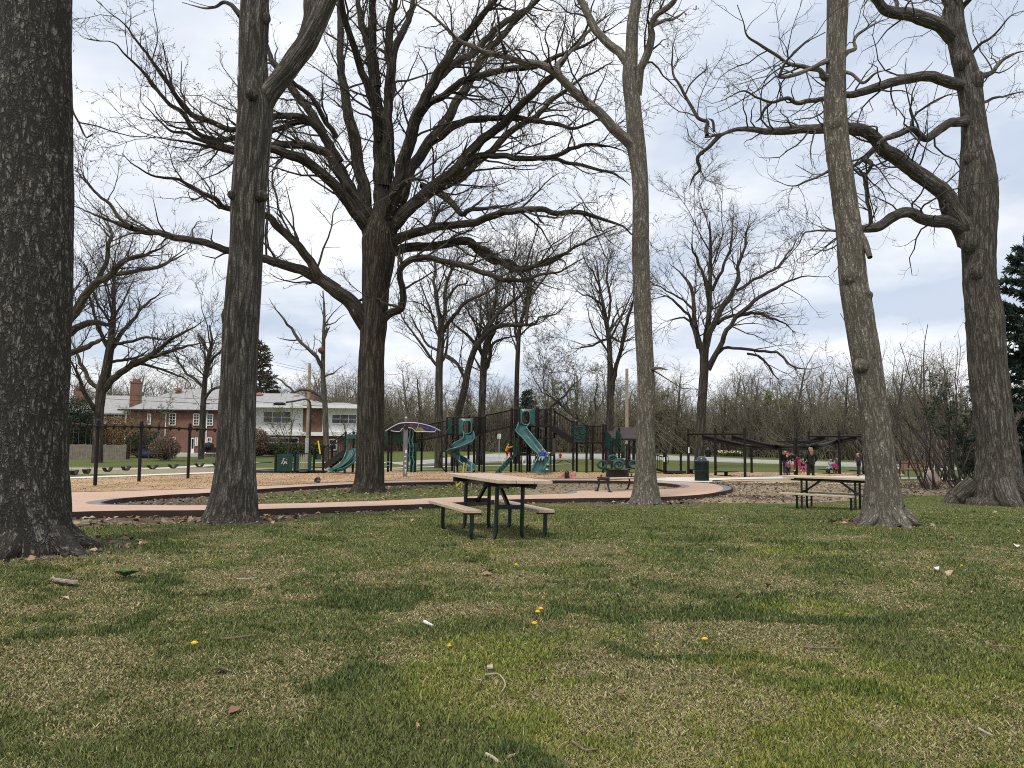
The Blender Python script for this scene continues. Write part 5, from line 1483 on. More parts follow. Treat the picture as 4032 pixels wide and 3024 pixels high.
def hip(x0, x1, y0, y1, z0, r0, r1, zr, name, parent, m):
    """hip roof with ridge from r0 to r1 at height zr"""
    ym = (y0 + y1) / 2
    V = np.array([(x0, y0, z0), (x1, y0, z0), (x1, y1, z0), (x0, y1, z0), (r0, ym, zr), (r1, ym, zr)])
    V2 = V - np.array([0, 0, .16])
    mb = MB(); mb.add(np.concatenate([V, V2[:4]]), [[0, 1, 5, 4], [2, 3, 4, 5], [6, 7, 1, 0], [7, 8, 2, 1], [8, 9, 3, 2], [9, 6, 0, 3], [6, 9, 8, 7]], [[1, 2, 5], [3, 0, 4]])
    return mb.build(name, m, parent)


rA = wp('c1', 1180, 312, dH + 4.5); rB = wp('c1', 1560, 312, dH + 4.5)
rf1 = hip(wp('c1', 775, 510, dH)[0] - .5, pR[0] + .5, dH - .5, dH + 9.5, zE + .16, rA[0], rB[0] + 3, rA[2], 'roof', ho, M['roof'])
rC = wp('c1', 380, 372, dH + 5)
rf2 = hip(wl0 - .5, pL[0] + 5, dH + .3, dH + 9.3, zE2 + .16, wl0 + 3, pL[0] + 3.5, rC[2], 'roof', ho, M['roof'])


def chimney(c, x0, x1, y0, y1, d, parent, roof):
    a = wp(c, x0, y1, d); b_ = wp(c, x1, y0, d)
    m = MB(); w_ = b_[0] - a[0]; cx = (a[0] + b_[0]) / 2
    m.box((cx, d + w_ / 2, (a[2] - 2 + b_[2]) / 2), (w_, w_, b_[2] - a[2] + 2)); m.box((cx, d + w_ / 2, b_[2] - .1), (w_ + .12, w_ + .12, .16)); m.box((cx, d + w_ / 2, b_[2] + .1), (w_ * .6, w_ * .6, .3))
    return m.build('chimney', M['brick'], roof)


chimney('c1', 730, 820, 240, 520, dH + .9, ho, rf2)
chimney('c1', 225, 303, 305, 520, dH + 2, ho, rf2)
for x0, y0, x1, y1 in ((1108, 542, 1168, 648), (1332, 545, 1388, 648), (1458, 548, 1515, 650), (1102, 767, 1163, 872), (1460, 768, 1500, 838), (1352, 768, 1372, 838), (905, 545, 935, 640), (905, 768, 940, 860)):
    window(ho, 'c1', x0, y0, x1, y1, dH, 2, 2 if x1 - x0 < 45 else 4)
for x0, y0, x1, y1 in ((375, 570, 400, 640), (490, 575, 520, 660), (590, 572, 660, 632)):
    window(ho, 'c1', x0, y0, x1, y1, dH + .8, 2, 2)
m_ = MB(); a = wp('c1', 1308, 930, dH); b_ = wp('c1', 1343, 768, dH)
m_.box(((a[0] + b_[0]) / 2, dH - .03, (a[2] + b_[2]) / 2), (b_[0] - a[0], .1, b_[2] - a[2])); dr_o = m_.build('door', M['white'], ho)
MB().box(((a[0] + b_[0]) / 2, dH - .09, (a[2] + b_[2]) / 2 + .3), ((b_[0] - a[0]) * .6, .04, (b_[2] - a[2]) * .55)).build('pane', M['glass'], dr_o)
m_ = MB()
for xx, y0, y1 in ((1062, 520, 862), (700, 520, 640), (690, 760, 830), (1443, 520, 930)):
    a = wp('c1', xx, y1, dH - .06); b_ = wp('c1', xx, y0, dH - .06); m_.beam(a, (a[0], a[1], b_[2]), .12, .1, (1, 0, 0))
m_.build('downspout', M['white'], ho)
m_ = MB(); m_.box(((pL[0] + pR[0]) / 2, dH - .42, zE + .05), (pR[0] - pL[0] + 1, .2, .16)); m_.build('gutter', M['black_metal'], ho)
a = wp('c1', 1185, 318, dH + 3.5); MB().lathe(a - (0, 0, .5), [(.05, 0), (.12, .35), (.45, .4), (.42, .62), (.1, .75), (.001, .76)], 12).build('roof_vent', mat('vent', (.3, .14, .11), .7), ho)
m_ = MB()
for xx in (1350, 1468): m_.box(wp('c1', xx, 461, dH + 1.0), (.45, .5, .3))
m_.build('skylight', M['black_metal'], ho)
m_ = MB(); m_.box(((pL[0] + pR[0]) / 2 + 4, dH - 1.3, zb + .55), (9, 2.4, .5)); m_.build('step', M['concrete'], ho)

# white and brick apartment house
dW = 87.0
xl = wp('c2', -260, 600, dW)[0]; xr = wp('c2', 1245, 600, dW)[0]
zT = wp('c2', 700, 492, dW)[2]; zM0 = wp('c2', 700, 748, dW)[2]; zM1 = wp('c2', 700, 712, dW)[2]
zb2 = gz((xl + xr) / 2, dW) - .3
h2 = thing('apartment_house', 'white and brick two storey house with flat white eave and wide windows', 'house', ((xl + xr) / 2, dW + 4, zb2))
MB().box(((xl + xr) / 2, dW + 5, (zb2 + zM0) / 2), (xr - xl, 9.4, zM0 - zb2)).build('lower_wall', M['brick'], h2)
MB().box(((xl + xr) / 2, dW + 5, (zM1 + zT) / 2 + .01), (xr - xl + .02, 9.8, zT - zM1)).build('upper_wall', M['white_wall'], h2)
MB().box(((xl + xr) / 2, dW + 4.6, (zM0 + zM1) / 2), (xr - xl + .3, 9.6, zM1 - zM0 - .01)).build('band', M['white'], h2)
z5 = wp('c2', 700, 463, dW)[2]
MB().box(((xl + xr) / 2, dW + 4.4, (zT + z5) / 2 + .01), (xr - xl + .8, 11, z5 - zT)).build('eave', M['white'], h2)
a = wp('c2', 690, 705, dW); b_ = wp('c2', 876, 515, dW)
MB().box(((a[0] + b_[0]) / 2, dW + .06, (zM1 + zT) / 2), (b_[0] - a[0], .1, zT - zM1 - .05)).build('brick_panel', M['brick'], h2)
q = wp('c2', 300, 352, dW + 4.5); q2 = wp('c2', 640, 375, dW + 4.5)
rf = hip(xl - .2, wp('c2', 840, 463, dW)[0], dW - .8, dW + 9.8, z5 + .02, q[0] - 4, q2[0], q[2], 'roof', h2, M['roof'])
rf3 = hip(wp('c2', 840, 463, dW)[0] - 1, xr + .3, dW - .6, dW + 9.6, z5 + .01, wp('c2', 900, 463, dW)[0], xr - 3, z5 + .55, 'roof', h2, M['roof'])
chimney('c2', 712, 795, 338, 440, dW + 4, h2, rf)
for xx, yy in ((290, 365), (640, 385)):
    a = wp('c2', xx, yy, dW + 3.4); MB().lathe(a - (0, 0, .5), [(.05, 0), (.12, .35), (.45, .4), (.42, .62), (.1, .75), (.001, .76)], 12).build('roof_vent', bpy.data.materials['vent'], h2)
for x0, y0, x1, y1, c_, r_ in ((322, 522, 588, 628, 3, 2), (962, 550, 1200, 636, 3, 2), (378, 768, 652, 862, 3, 2), (935, 785, 1010, 880, 1, 2)):
    window(h2, 'c2', x0, y0, x1, y1, dW + .1 if y0 < 700 else dW + .3, c_, r_, fr=.1)
m_ = MB()
for x0, x1 in ((310, 360),): 
    a = wp('c2', x0, 885, dW); b_ = wp('c2', x1, 820, dW); m_.box(((a[0] + b_[0]) / 2, dW + .2, (a[2] + b_[2]) / 2), (b_[0] - a[0], .1, b_[2] - a[2]))
m_.build('side_window', M['glass'], h2)
a = wp('c2', 488, 385, dW + 3); MB().tube([wp('c2', 480, 420, dW + 3), wp('c2', 500, 340, dW + 3)], .03, 6).build('antenna', M['grey_metal'], h2)

# wooden fence
dF_ = 70.0
fx0 = wp('c1', -250, 900, dF_)[0]; fx1 = wp('c1', 690, 900, dF_)[0]; zf = wp('c1', 600, 833, dF_)[2]; zfb = gz((fx0 + fx1) / 2, dF_)
fo = thing('wooden_fence', 'weathered grey board fence in front of the brick house', 'fence', ((fx0 + fx1) / 2, dF_, zfb))
m_ = MB(); xx = fx0
while xx < fx1:
    m_.box((xx + .075, dF_ + .01 * random.random(), (zfb - .1 + zf) / 2 + random.uniform(-.03, .03)), (.14, .025, zf - zfb + .1)); xx += .152
m_.build('boards', M['fence'], fo)
m_ = MB()
for zz in (zfb + .35, zf - .35): m_.box(((fx0 + fx1) / 2, dF_ + .06, zz), (fx1 - fx0, .05, .1))
m_.build('rail', M['fence'], fo)
for k in range(6): MB().box((fx0 + (fx1 - fx0) * k / 5, dF_ + .13, (zfb + zf) / 2), (.11, .09, zf - zfb + .16)).build('post', M['fence'], fo)


def bush(name, label, c, cx, cy, rx, rz, d, m, seed, n=2600, leaf=.12, ry=None, twigs=True):
    rng = np.random.default_rng(seed)
    p = wp(c, cx, cy, d); x, y = p[0], d; z0 = gz(x, y)
    root = thing(name, label, 'bush', (x, y, z0))
    u = rng.normal(size=(n, 3)); u = norm(u) * (rng.random(n) ** .33)[:, None]
    lump = .8 + .4 * fbm(np.arctan2(u[:, 1], u[:, 0]) * 1.5 + seed, u[:, 2] * 2, 3)
    c3 = u * np.array([rx, ry or rx, rz])[None] * lump[:, None]
    c3[:, 2] = np.maximum(c3[:, 2] + rz, .03)
    v, q = leaf_quads(c3, leaf, rng)
    tag(link('foliage', mesh_np('foliage', v, [q], False), m, root), kind='stuff')
    if twigs:
        k = 60
        Ps, Rs = batch(np.zeros((k, 3)), rng.normal(size=(k, 3)) * np.array([.5, .5, .2]) + np.array([0, 0, .8]), np.full(k, rz * 1.7), np.full(k, .03), rng, 5, .2, .02, .3)
        v, q = tube_batch(Ps, Rs, 4, rng); link('stems', mesh_np('stems', v, [q], True), M['twig_far'], root)
    return root


M['leaf_brown'] = mat('leaf_brown', (.17, .12, .085), .9, var=.4, scale=3)
M['leaf_dark'] = mat('leaf_dark', (.03, .045, .022), .85, var=.5, scale=3)
M['leaf_green'] = mat('leaf_green', (.055, .085, .025), .85, var=.4, scale=3)
M['leaf_gold'] = mat('leaf_gold', (.2, .14, .06), .85, var=.4, scale=2)
bush('hedge_bush', 'rounded brown clipped bush on the lawn right of the grey fence', 'c1', 1060, 1000, 1.3, 1.1, 68, M['leaf_brown'], 61, 8000, .05)
bush('dark_bush', 'dark evergreen bush rising behind the left end of the grey fence', 'c1', 245, 900, 2.1, 2.9, 74, M['leaf_dark'], 62, 14000, .075)
bush('dull_bush', 'dark straggly bush between the fence and the brown clipped bush', 'c1', 880, 960, 1.9, 1.4, 76, M['leaf_dark'], 63, 5000, .07)
bush('golden_bush', 'golden brown hedge standing behind the grey fence', 'c1', 570, 900, 3.4, 2.1, 76, M['leaf_gold'], 64, 13000, .06, ry=1.2)
bush('foundation_shrub', 'long green shrub under the lower windows of the white house', 'c2', 560, 900, 3.6, .75, 82, M['leaf_green'], 65, 11000, .07, ry=.9)
bush('foundation_shrub', 'small green shrub right of the brick panel of the white house', 'c2', 840, 900, 1.2, .75, 82, M['leaf_green'], 66, 1500, .12)
bush('reddish_bush', 'reddish brown bush beside the left part of the white house', 'c2', 270, 890, 1.4, 1.5, 80, M['leaf_brown'], 67, 5000, .075)
for lab, c, x, d, H, nb_, sd_ in (('young budding tree with yellow green haze before the white house', 'c2', 555, 78, 5.3, 2600, 71), ('small budding tree with golden green haze beside the brown clipped bush', 'c1', 975, 72, 6.4, 2600, 72), ('tiny budding tree before the right windows of the white house', 'c2', 1130, 79, 4.2, 900, 73)):
    q_ = wp(c, x, 950, d); shrub(lab, q_, 7, H, sd_, 0, 'budding_tree', (nb_ * 2, .034, M['bud']), 'tree', .05, 'twig_far', .3, (5, 6))
shrub('dark evergreen bush just left of the twin trunk foot', at('p', 3835, 1915), 16, 4.3, 74, -.05, 'evergreen_bush', (5500, .045, M['leaf_dark']), 'bush', .03, 'twig', .22, (3, 4))
# bins and things by the house
for lab, c, x0, x1, y0, y1, d, m in (('dark wheeled rubbish bin at the right end of the grey fence', 'c1', 700, 740, 890, 972, 69.5, 'rubber'),):
    a = wp(c, x0, y1, d); b_ = wp(c, x1, y0, d); z0 = gz(a[0], d)
    r = thing('wheeled_bin', lab, 'bin', ((a[0] + b_[0]) / 2, d, z0)); w_ = b_[0] - a[0]; h_ = b_[2] - z0
    MB().lathe(((a[0] + b_[0]) / 2, d, z0), [(w_ * .42, .05), (w_ * .55, h_ * .85)], 4, np.array([[.707, -.707, 0], [.707, .707, 0], [0, 0, 1]])).build('body', M[m], r)
    MB().box(((a[0] + b_[0]) / 2, d, z0 + h_ * .9), (w_ * .86, w_ * .9, h_ * .08)).build('lid', M[m], r, bevel=.02)
a = wp('c1', 895, 890, 75.0); za = gz(a[0], 75)
r = thing('tarpaulin', 'blue tarpaulin heap in front of the brick house', 'tarp', (a[0], 75, za))
MB().ball((a[0], 75, za + .4), (1.2, .6, .5), 14, 8).ball((a[0] + .8, 75.1, za + .5), (.7, .5, .55), 12, 8).build('sheet', mat('blue_tarp', (.03, .033, .07), .7, var=.4, scale=2, bump=.6), r, True)
a = wp('c1', 1468, 930, 81.0); za = gz(a[0], 81)
r = thing('garden_grill', 'black covered grill by the back door of the brick house', 'grill', (a[0], 81, za))
MB().box((a[0], 81, za + .75), (1.5, .7, .5)).lathe((a[0], 81, za + 1.0), [(.6, 0), (.55, .3), (.3, .48), (.001, .52)], 12).build('body', M['rubber'], r)
for sx in (-1, 1):
    for sy in (-1, 1): MB().box((a[0] + sx * .6, 81 + sy * .25, za + .25), (.06, .06, .5)).build('leg', M['grey_metal'], r)

# ------------------------------------------------------------------ poles and wires
def pole(name, label, c, x, y0, d, r0, m, cat='pole'):
    t = wp(c, x, y0, d); z0 = gz(t[0], d)
    o = thing(name, label, cat, (t[0], d, z0))
    MB().tube([(t[0], d, z0 - .2), (t[0], d, (z0 + t[2]) / 2), (t[0], d, t[2])], [r0, r0 * .9, r0 * .75], 10).build('shaft', m, o, True)
    return o, t


o, t = pole('utility_pole', 'tan wooden utility pole in front of the white house', 'c2', 758, 72, 73, .17, M['pole'])
MB().tube([wp('c2', 690, 462, 73.3), wp('c2', 870, 470, 73.3)], .06, 6).build('cross_arm', M['pole'], o)
MB().lathe((t[0], 73, gz(t[0], 73) - .02), [(.22, 0), (.21, 1.9), (.185, 2.0)], 12).build('sleeve', M['pale_metal'], o, True)
# street lamp on its own black pole
dl = 72.4
o = thing('street_lamp', 'black street lamp with a long curved arm in front of the white house', 'lamp', (wp('c2', 764, 810, dl)[0], dl, gz(wp('c2', 764, 810, dl)[0], dl)))
q = wp('c2', 764, 600, dl); z0 = gz(q[0], dl)
MB().tube([(q[0], dl, z0), (q[0], dl, q[2])] + [wp('c2', x, y, dl) for x, y in ((767, 480), (760, 435), (742, 412), (715, 405), (680, 412), (620, 424), (535, 436))], .085, 8).build('arm', M['black_metal'], o, True)
a = wp('c2', 475, 448, dl); MB().ball(a, (.6, .25, .15), 14, 8).box(a - (0, 0, .13), (1.2, .35, .06)).build('lamp_head', M['black_metal'], o, True)
o, t = pole('utility_pole', 'pale utility pole rising behind the brown roofed shelter', 'c5', 724, -160, 78, .2, M['pole'])
o, t = pole('utility_pole', 'thin grey pole behind the arching dark tree', 'c4', 1238, -60, 92, .17, M['wood_far'])
MB().tube([(t[0], 92, t[2]), (t[0] - 1.2, 91.5, t[2] + .5), (t[0] - 2.6, 91, t[2] + .45)], .05, 6).build('lamp_arm', M['grey_metal'], o)
MB().ball((t[0] - 3, 91, t[2] + .42), (.6, .2, .14), 10, 6).build('lamp_head', M['pale_metal'], o)
WIRES = [('upper wire crossing before the brick house roof', 'c1', (-600, 240), (1750, 418), 76, .02), ('lower wire crossing before the brick house roof', 'c1', (-600, 305), (1750, 452), 76, .02),
         ('upper wire running right from the tall tan utility pole', 'c2', (430, 62), (1700, 300), 73.5, .014), ('lower wire running right from the tall tan utility pole', 'c2', (450, 90), (1700, 330), 73.5, .014),
         ('wire from the street lamp head to the left', 'c2', (60, 405), (440, 442), 72.5, .02), ('wire from the lamp sloping down right to the white house', 'c2', (520, 455), (960, 520), 73.0, .012)]
for lab, c, a, b_, d, r in WIRES:
    A = wp(c, *a, d); B = wp(c, *b_, d)
    pts = [A * (1 - t) + B * t - np.array([0, 0, .35 * 4 * t * (1 - t) * min(1, abs(B[0] - A[0]) / 30)]) for t in np.linspace(0, 1, 14)]
    ob = MB().tube(np.array(pts) - 0, r, 5).build('overhead_wire', M['rubber'], None, True, loc=tuple(A)); tag(ob, lab, 'wire')
# ------------------------------------------------------------------ play structure helpers
PR = .068


def gp(c, x, d, ref=1190):
    """ground position below crop x at depth d"""
    p = P(c, x, ref, d)
    return p[0], d, gz(p[0], d)


def post(parent, c, x, top, d, r=PR, bot=None, m='dark_metal', name='post'):
    X, Y, z0 = gp(c, x, d)
    zt = P(c, x, top, d)[2]
    mb = MB().tube([(X, Y, z0 - .25), (X, Y, zt)], [r, r], 12)
    mb.lathe((X, Y, zt), [(r * 1.12, -.06), (r * 1.15, 0), (r * .85, .035), (.001, .06)], 12)
    # clamp collars
    for f in (.45, .82): mb.lathe((X, Y, z0 + (zt - z0) * f), [(r * 1.02, -.03), (r * 1.22, -.025), (r * 1.22, .025), (r * 1.02, .03)], 12)
    return mb.build(name, M[m], parent, True)


def railing(parent, a, b, h, m='dark_metal', gap=.105, name='railing', r=.022):
    """a, b: lower ends of the panel; vertical bars"""
    a = np.array(a, float); b = np.array(b, float); up = np.array([0, 0, h])
    mb = MB().tube([a, b], r * 1.3, 8).tube([a + up, b + up], r * 1.5, 8)
    n = max(2, int(np.linalg.norm((b - a)[:2]) / gap))
    for k in range(1, n): 
        q = a + (b - a) * k / n; mb.tube([q, q + up], r * .62, 6)
    return mb.build(name, M[m], parent, True)


def panel(parent, a, b, h, m, t=.025, name='panel'):
    a = np.array(a, float); b = np.array(b, float); d = norm(b - a); n = np.cross(d, (0, 0, 1))
    up = np.array([0, 0, h])
    return MB().plate([a, b, b + up, a + up], n * t).build(name, M[m], parent, bevel=.006)


def deck(parent, x0, x1, y0, y1, z, t=.07):
    return MB().box(((x0 + x1) / 2, (y0 + y1) / 2, z - t / 2), (x1 - x0, y1 - y0, t)).build('deck', M['dark_metal'], parent)


def chute(parent, path, half, side, m='teal', tilt=None, name='slide_bed', n=48, lip=.03):
    """open U shaped slide bed swept along path (x, y, z); side: wall height"""
    pr = catmull(np.c_[path, np.ones(len(path))], .06)[:, :3]
    t = norm(np.gradient(pr, axis=0))
    th = np.c_[t[:, :2], np.zeros(len(t))]; th = norm(th)
    for _ in range(10): th = norm(np.concatenate([th[:1], (th[:-2] + th[1:-1] * 2 + th[2:]) / 4, th[-1:]]))
    s = np.stack([th[:, 1], -th[:, 0], np.zeros(len(th))], 1)
    nrm = norm(np.cross(s, t)); nrm *= np.sign(nrm[:, 2:3] + 1e-9)
    a = np.linspace(-1, 1, 13)
    prof = np.stack([np.sign(a) * np.abs(a) ** .75 * half, side * np.abs(a) ** 3.2], 1)
    bank = np.zeros(len(pr)) if tilt is None else np.interp(np.linspace(0, 1, len(pr)), np.linspace(0, 1, len(tilt)), tilt)
    V = []
    for k in range(len(pr)):
        cb, sb = math.cos(bank[k]), math.sin(bank[k])
        for u, v in prof: V.append(pr[k] + s[k] * (u * cb - v * sb) + nrm[k] * (u * sb + v * cb))
    V = np.array(V); w_ = len(prof); K = len(pr)
    i = np.arange(K - 1)[:, None] * w_; j = np.arange(w_ - 1)[None]
    q = np.stack([i + j, i + j + 1, i + w_ + j + 1, i + w_ + j], -1).reshape(-1, 4)
    nn = np.repeat(nrm, w_, 0)
    o = MB().add(V, q).build(name, M[m], parent, True)
    sd_ = o.modifiers.new('thick', 'SOLIDIFY'); sd_.thickness = .022; sd_.offset = 0
    VV = V.reshape(K, w_, 3)
    mb = MB()
    for e in (0, w_ - 1): mb.tube(VV[:, e], lip, 8, ref=np.array([.3, .2, .9]))
    mb.tube(VV[-1], lip, 8, ref=np.array([.3, .9, .3]))
    mb.build('lip', M['teal_lip'], o, True)
    return o


M['teal_lip'] = mat('teal_lip', (.045, .15, .14), .35, var=.12, scale=3, spec=.5)


def hood(parent, c, rect, oval, d, m='teal', arch=True):
    """moulded slide entrance: plate with an opening; rect and oval in crop units x0,y0,x1,y1"""
    x0, y0, x1, y1 = rect; ox0, oy0, ox1, oy1 = oval
    n = 40; out, inn = [], []
    for k in range(n):
        a = 2 * math.pi * k / n; ca, sa = math.cos(a), math.sin(a)
        q = max(abs(ca), abs(sa)); out.append(((x0 + x1) / 2 + (x1 - x0) / 2 * ca / q, (y0 + y1) / 2 + (y1 - y0) / 2 * sa / q))
        e = 3.2; r = (abs(ca) ** e + abs(sa) ** e) ** (-1 / e)
        inn.append(((ox0 + ox1) / 2 + (ox1 - ox0) / 2 * ca * r, (oy0 + oy1) / 2 + (oy1 - oy0) / 2 * sa * r))
    Po = np.array([P(c, x, y, d) for x, y in out]); Pi = np.array([P(c, x, y, d) for x, y in inn]); th = np.array([0, .05, 0])
    bul = np.array([0, -.09, 0])
    Pm = (Po * .45 + Pi * .55) + bul * .55; Pi2 = Pi + bul
    rings = [Po + th, Po, Pm, Pi2, Pi + th]
    V = np.concatenate(rings); q = []
    for r in range(5):
        a, b = r * n, ((r + 1) % 5) * n
        for k in range(n): q.append([a + k, a + (k + 1) % n, b + (k + 1) % n, b + k])
    o = MB().add(V, q).build('slide_hood', M[m], parent, True)
    MB().tube(np.concatenate([Pi2, Pi2[:1]]), .032, 8, ref=np.array([0, 1.0, 0])).build('lip', M['teal_lip'], o, True)
    return o


# ------------------------------------------------------------------ main play structure
FR, BK = 45.6, 47.1
b0 = gp('c4', 500, 46)
ps = thing('play_structure', 'long brown and green play structure with two open teal slides, ramps and bridges', 'playground', b0)
c = 'c3'
# left tower
for x, t in ((90, 600), (345, 620), (435, 620)): post(ps, c, x, t, FR)
for x, t in ((130, 640), (400, 640), (527, 590)): post(ps, c, x, t, BK)
zD1 = P(c, 200, 815, FR)[2]; xa = P(c, 85, 800, FR)[0]; xb = P(c, 440, 800, FR)[0]
deck(ps, xa, xb, FR, BK, zD1)
panel(ps, P(c, 148, 806, FR + .02), P(c, 266, 806, FR + .02), P(c, 200, 670, FR)[2] - P(c, 200, 806, FR)[2], 'green_plastic')
panel(ps, P(c, 56, 800, BK - .1), P(c, 108, 800, BK - .1), P(c, 80, 650, BK)[2] - P(c, 80, 800, BK)[2], 'green_plastic')
railing(ps, P(c, 270, 800, FR), P(c, 345, 800, FR), .95)
railing(ps, (xa, BK, zD1 + .06), (xb, BK, zD1 + .06), .95)
# stepped climber in front of the left tower
mb = MB(); X0_, _, Z0_ = gp(c, 392, FR - .35)
for sx in (368, 412):
    a = P(c, sx, 640, FR - .2); pts = []
    zz = np.linspace(a[2], Z0_, 9)
    for k, z in enumerate(zz): pts.append((a[0] + .05 * math.sin(k * 2.3) + (0.16 * k / 8), FR - .2 - .05 * k, z))
    mb.tube(np.array(pts), .035, 8, ref=np.array([0, 1.0, 0]))
mb.build('climber_rail', M['teal_lip'], ps, True)
for k in range(6):
    z = Z0_ + (zD1 - Z0_) * (k + .4) / 6.2
    MB().box((X0_ + .0 + .1 * (1 - k / 6) - .02, FR - .32, z), (.34, .26, .05)).build('step', M['green_plastic'], ps, bevel=.01)
panel(ps, (X0_ - .12, FR - .12, Z0_), (X0_ + .28, FR - .12, Z0_), zD1 - Z0_, 'green_plastic')
# canopy over the left tower, coloured side panel
can = []
top = [(60, 655), (150, 600), (240, 557), (330, 546), (400, 546), (480, 552), (620, 582), (720, 622), (775, 652)]
bot = [(130, 652), (240, 662), (268, 632), (300, 615), (370, 612), (415, 622), (440, 650), (465, 662), (600, 664), (700, 664), (722, 632)]
cn = MB()
tp = catmull(np.array([[*P(c, x, y, FR - .5), 1] for x, y in top]), .08)[:, :3]; bp_ = catmull(np.array([[*P(c, x, y, FR - .5), 1] for x, y in bot]), .08)[:, :3]
roof_b = tp + np.array([0, 2.3, 0]) 
V = np.concatenate([tp, roof_b]); k = len(tp)
half = k * 5 // 9
o = MB().add(V[list(range(half)) + list(range(k, k + half))], [[i, i + 1, half + i + 1, half + i] for i in range(half - 1)]).build('canopy', M['black_metal'], ps, True)
md = o.modifiers.new('thick', 'SOLIDIFY'); md.thickness = .03
MB().tube(tp, .035, 8).tube(bp_, .028, 8).tube([P(c, x, y, FR - .5) for x, y in ((452, 655), (480, 610), (495, 556))], .022, 6).build('canopy_edge', M['pale_metal'], ps, True)


def poly(name, pts, m, d, t=.02):
    return MB().plate([P(c, x, y, d) for x, y in pts], (0, t, 0)).build(name, m, ps)


M['blue_panel'] = mat('blue_panel', (.018, .02, .09), .4, var=.4, scale=3.5, col2=(.06, .05, .2))
M['yellow_panel'] = mat('yellow_panel', (.24, .17, .02), .4, var=.3, scale=4)
mos = bpy.data.materials.new('mosaic_panel'); mos.use_nodes = True
vo = mos.node_tree.nodes.new('ShaderNodeTexVoronoi'); vo.inputs['Scale'].default_value = 7
tcn = mos.node_tree.nodes.new('ShaderNodeTexCoord'); mos.node_tree.links.new(tcn.outputs['Object'], vo.inputs['Vector'])
rp = mos.node_tree.nodes.new('ShaderNodeValToRGB'); sx_ = mos.node_tree.nodes.new('ShaderNodeSeparateColor')
mos.node_tree.links.new(vo.outputs['Color'], sx_.inputs[0]); mos.node_tree.links.new(sx_.outputs[0], rp.inputs[0])
for k_, col_ in enumerate([(.012, .01, .012), (.07, .025, .022), (.03, .015, .02), (.12, .07, .06)]):
    if k_ < 2: rp.color_ramp.elements[k_].position = k_ * .33; rp.color_ramp.elements[k_].color = col_ + (1,)
    else: rp.color_ramp.elements.new(k_ * .33).color = col_ + (1,)
mos.node_tree.links.new(rp.outputs[0], mos.node_tree.nodes['Principled BSDF'].inputs['Base Color'])
dp = FR - .49
poly('colour_panel', [(62, 652), (150, 602), (240, 559), (300, 550), (300, 613), (268, 630), (240, 658), (130, 652)], mat('wine_panel', (.012, .007, .009), .5, var=.3, scale=3), dp)
poly('colour_panel', [(303, 550), (400, 549), (492, 556), (478, 610), (452, 652), (438, 645), (415, 620), (370, 610), (303, 612)], mos, dp)
poly('colour_panel', [(466, 660), (482, 612), (520, 605), (560, 640), (600, 662)], M['yellow_panel'], dp - .003)
poly('colour_panel', [(496, 558), (620, 585), (722, 628), (700, 660), (602, 661), (562, 640), (520, 603), (484, 610)], M['blue_panel'], dp)
# ramp up to the spiral slide tower
for yy in (FR + .1, BK - .1):
    a = P(c, 455, 772, yy); b = P(c, 845, 692, yy); h = P(c, 845, 517, FR)[2] - P(c, 845, 692, FR)[2]
    railing(ps, a, b, h)
a = P(c, 450, 785, FR); b = P(c, 845, 703, FR)
MB().beam((a[0], (FR + BK) / 2, a[2] - .03), (b[0], (FR + BK) / 2, b[2] - .03), BK - FR - .1, .07, (0, 0, 1)).build('ramp', M['dark_metal'], ps)
# spiral slide tower
for x, t in ((850, 480), (995, 470), (1213, 470)): post(ps, c, x, t, FR)
for x, t in ((930, 480), (1140, 450), (1283, 440), (1345, 455)): post(ps, c, x, t, BK)
zD2 = P(c, 1000, 697, FR)[2]; xa = P(c, 845, 690, FR)[0]; xb = P(c, 1285, 690, FR)[0]
deck(ps, xa, xb, FR, BK, zD2)
panel(ps, P(c, 843, 684, FR - .02), P(c, 918, 684, FR - .02), P(c, 880, 500, FR)[2] - P(c, 880, 684, FR)[2], 'green_plastic')
railing(ps, P(c, 1225, 690, FR + .3), P(c, 1340, 690, BK), 1.0, gap=.08)
railing(ps, (xa, BK, zD2 + .05), (xb, BK, zD2 + .05), 1.0)
hood(ps, c, (1015, 492, 1203, 705), (1066, 518, 1186, 688), FR - .05)
zG = gz(P(c, 1100, 1190, FR)[0], FR)
sp = [(1130, 690, FR - .1), (1142, 745, FR - .38), (1135, 795, FR - .75), (1085, 835, FR - 1.1), (1010, 872, FR - 1.35), (950, 912, FR - 1.45), (938, 955, FR - 1.35), (968, 1000, FR - 1.2), (1020, 1042, FR - 1.15), (1080, 1088, FR - 1.3), (1140, 1135, FR - 1.5), (1178, 1165, FR - 1.7)]
chute(ps, np.array([P(c, x, y + 8, d) for x, y, d in sp]), .31, .25, tilt=[0, .1, .25, .35, .35, .1, -.3, -.3, -.2, -.05])
MB().tube([P(c, 1165, 835, FR - .3), P(c, 1230, 900, FR - .4), P(c, 1290, 970, FR - .5), P(c, 1318, 1030, FR - .6), (P(c, 1322, 1030, FR - .6)[0], FR - .6, zG - .1)], .03, 8).build('slide_support', M['dark_metal'], ps, True)
MB().tube([P(c, 960, 940, FR - 1.2), (P(c, 962, 1000, FR - 1.2)[0], FR - 1.2, zG - .1)], .03, 8).build('slide_support', M['dark_metal'], ps, True)
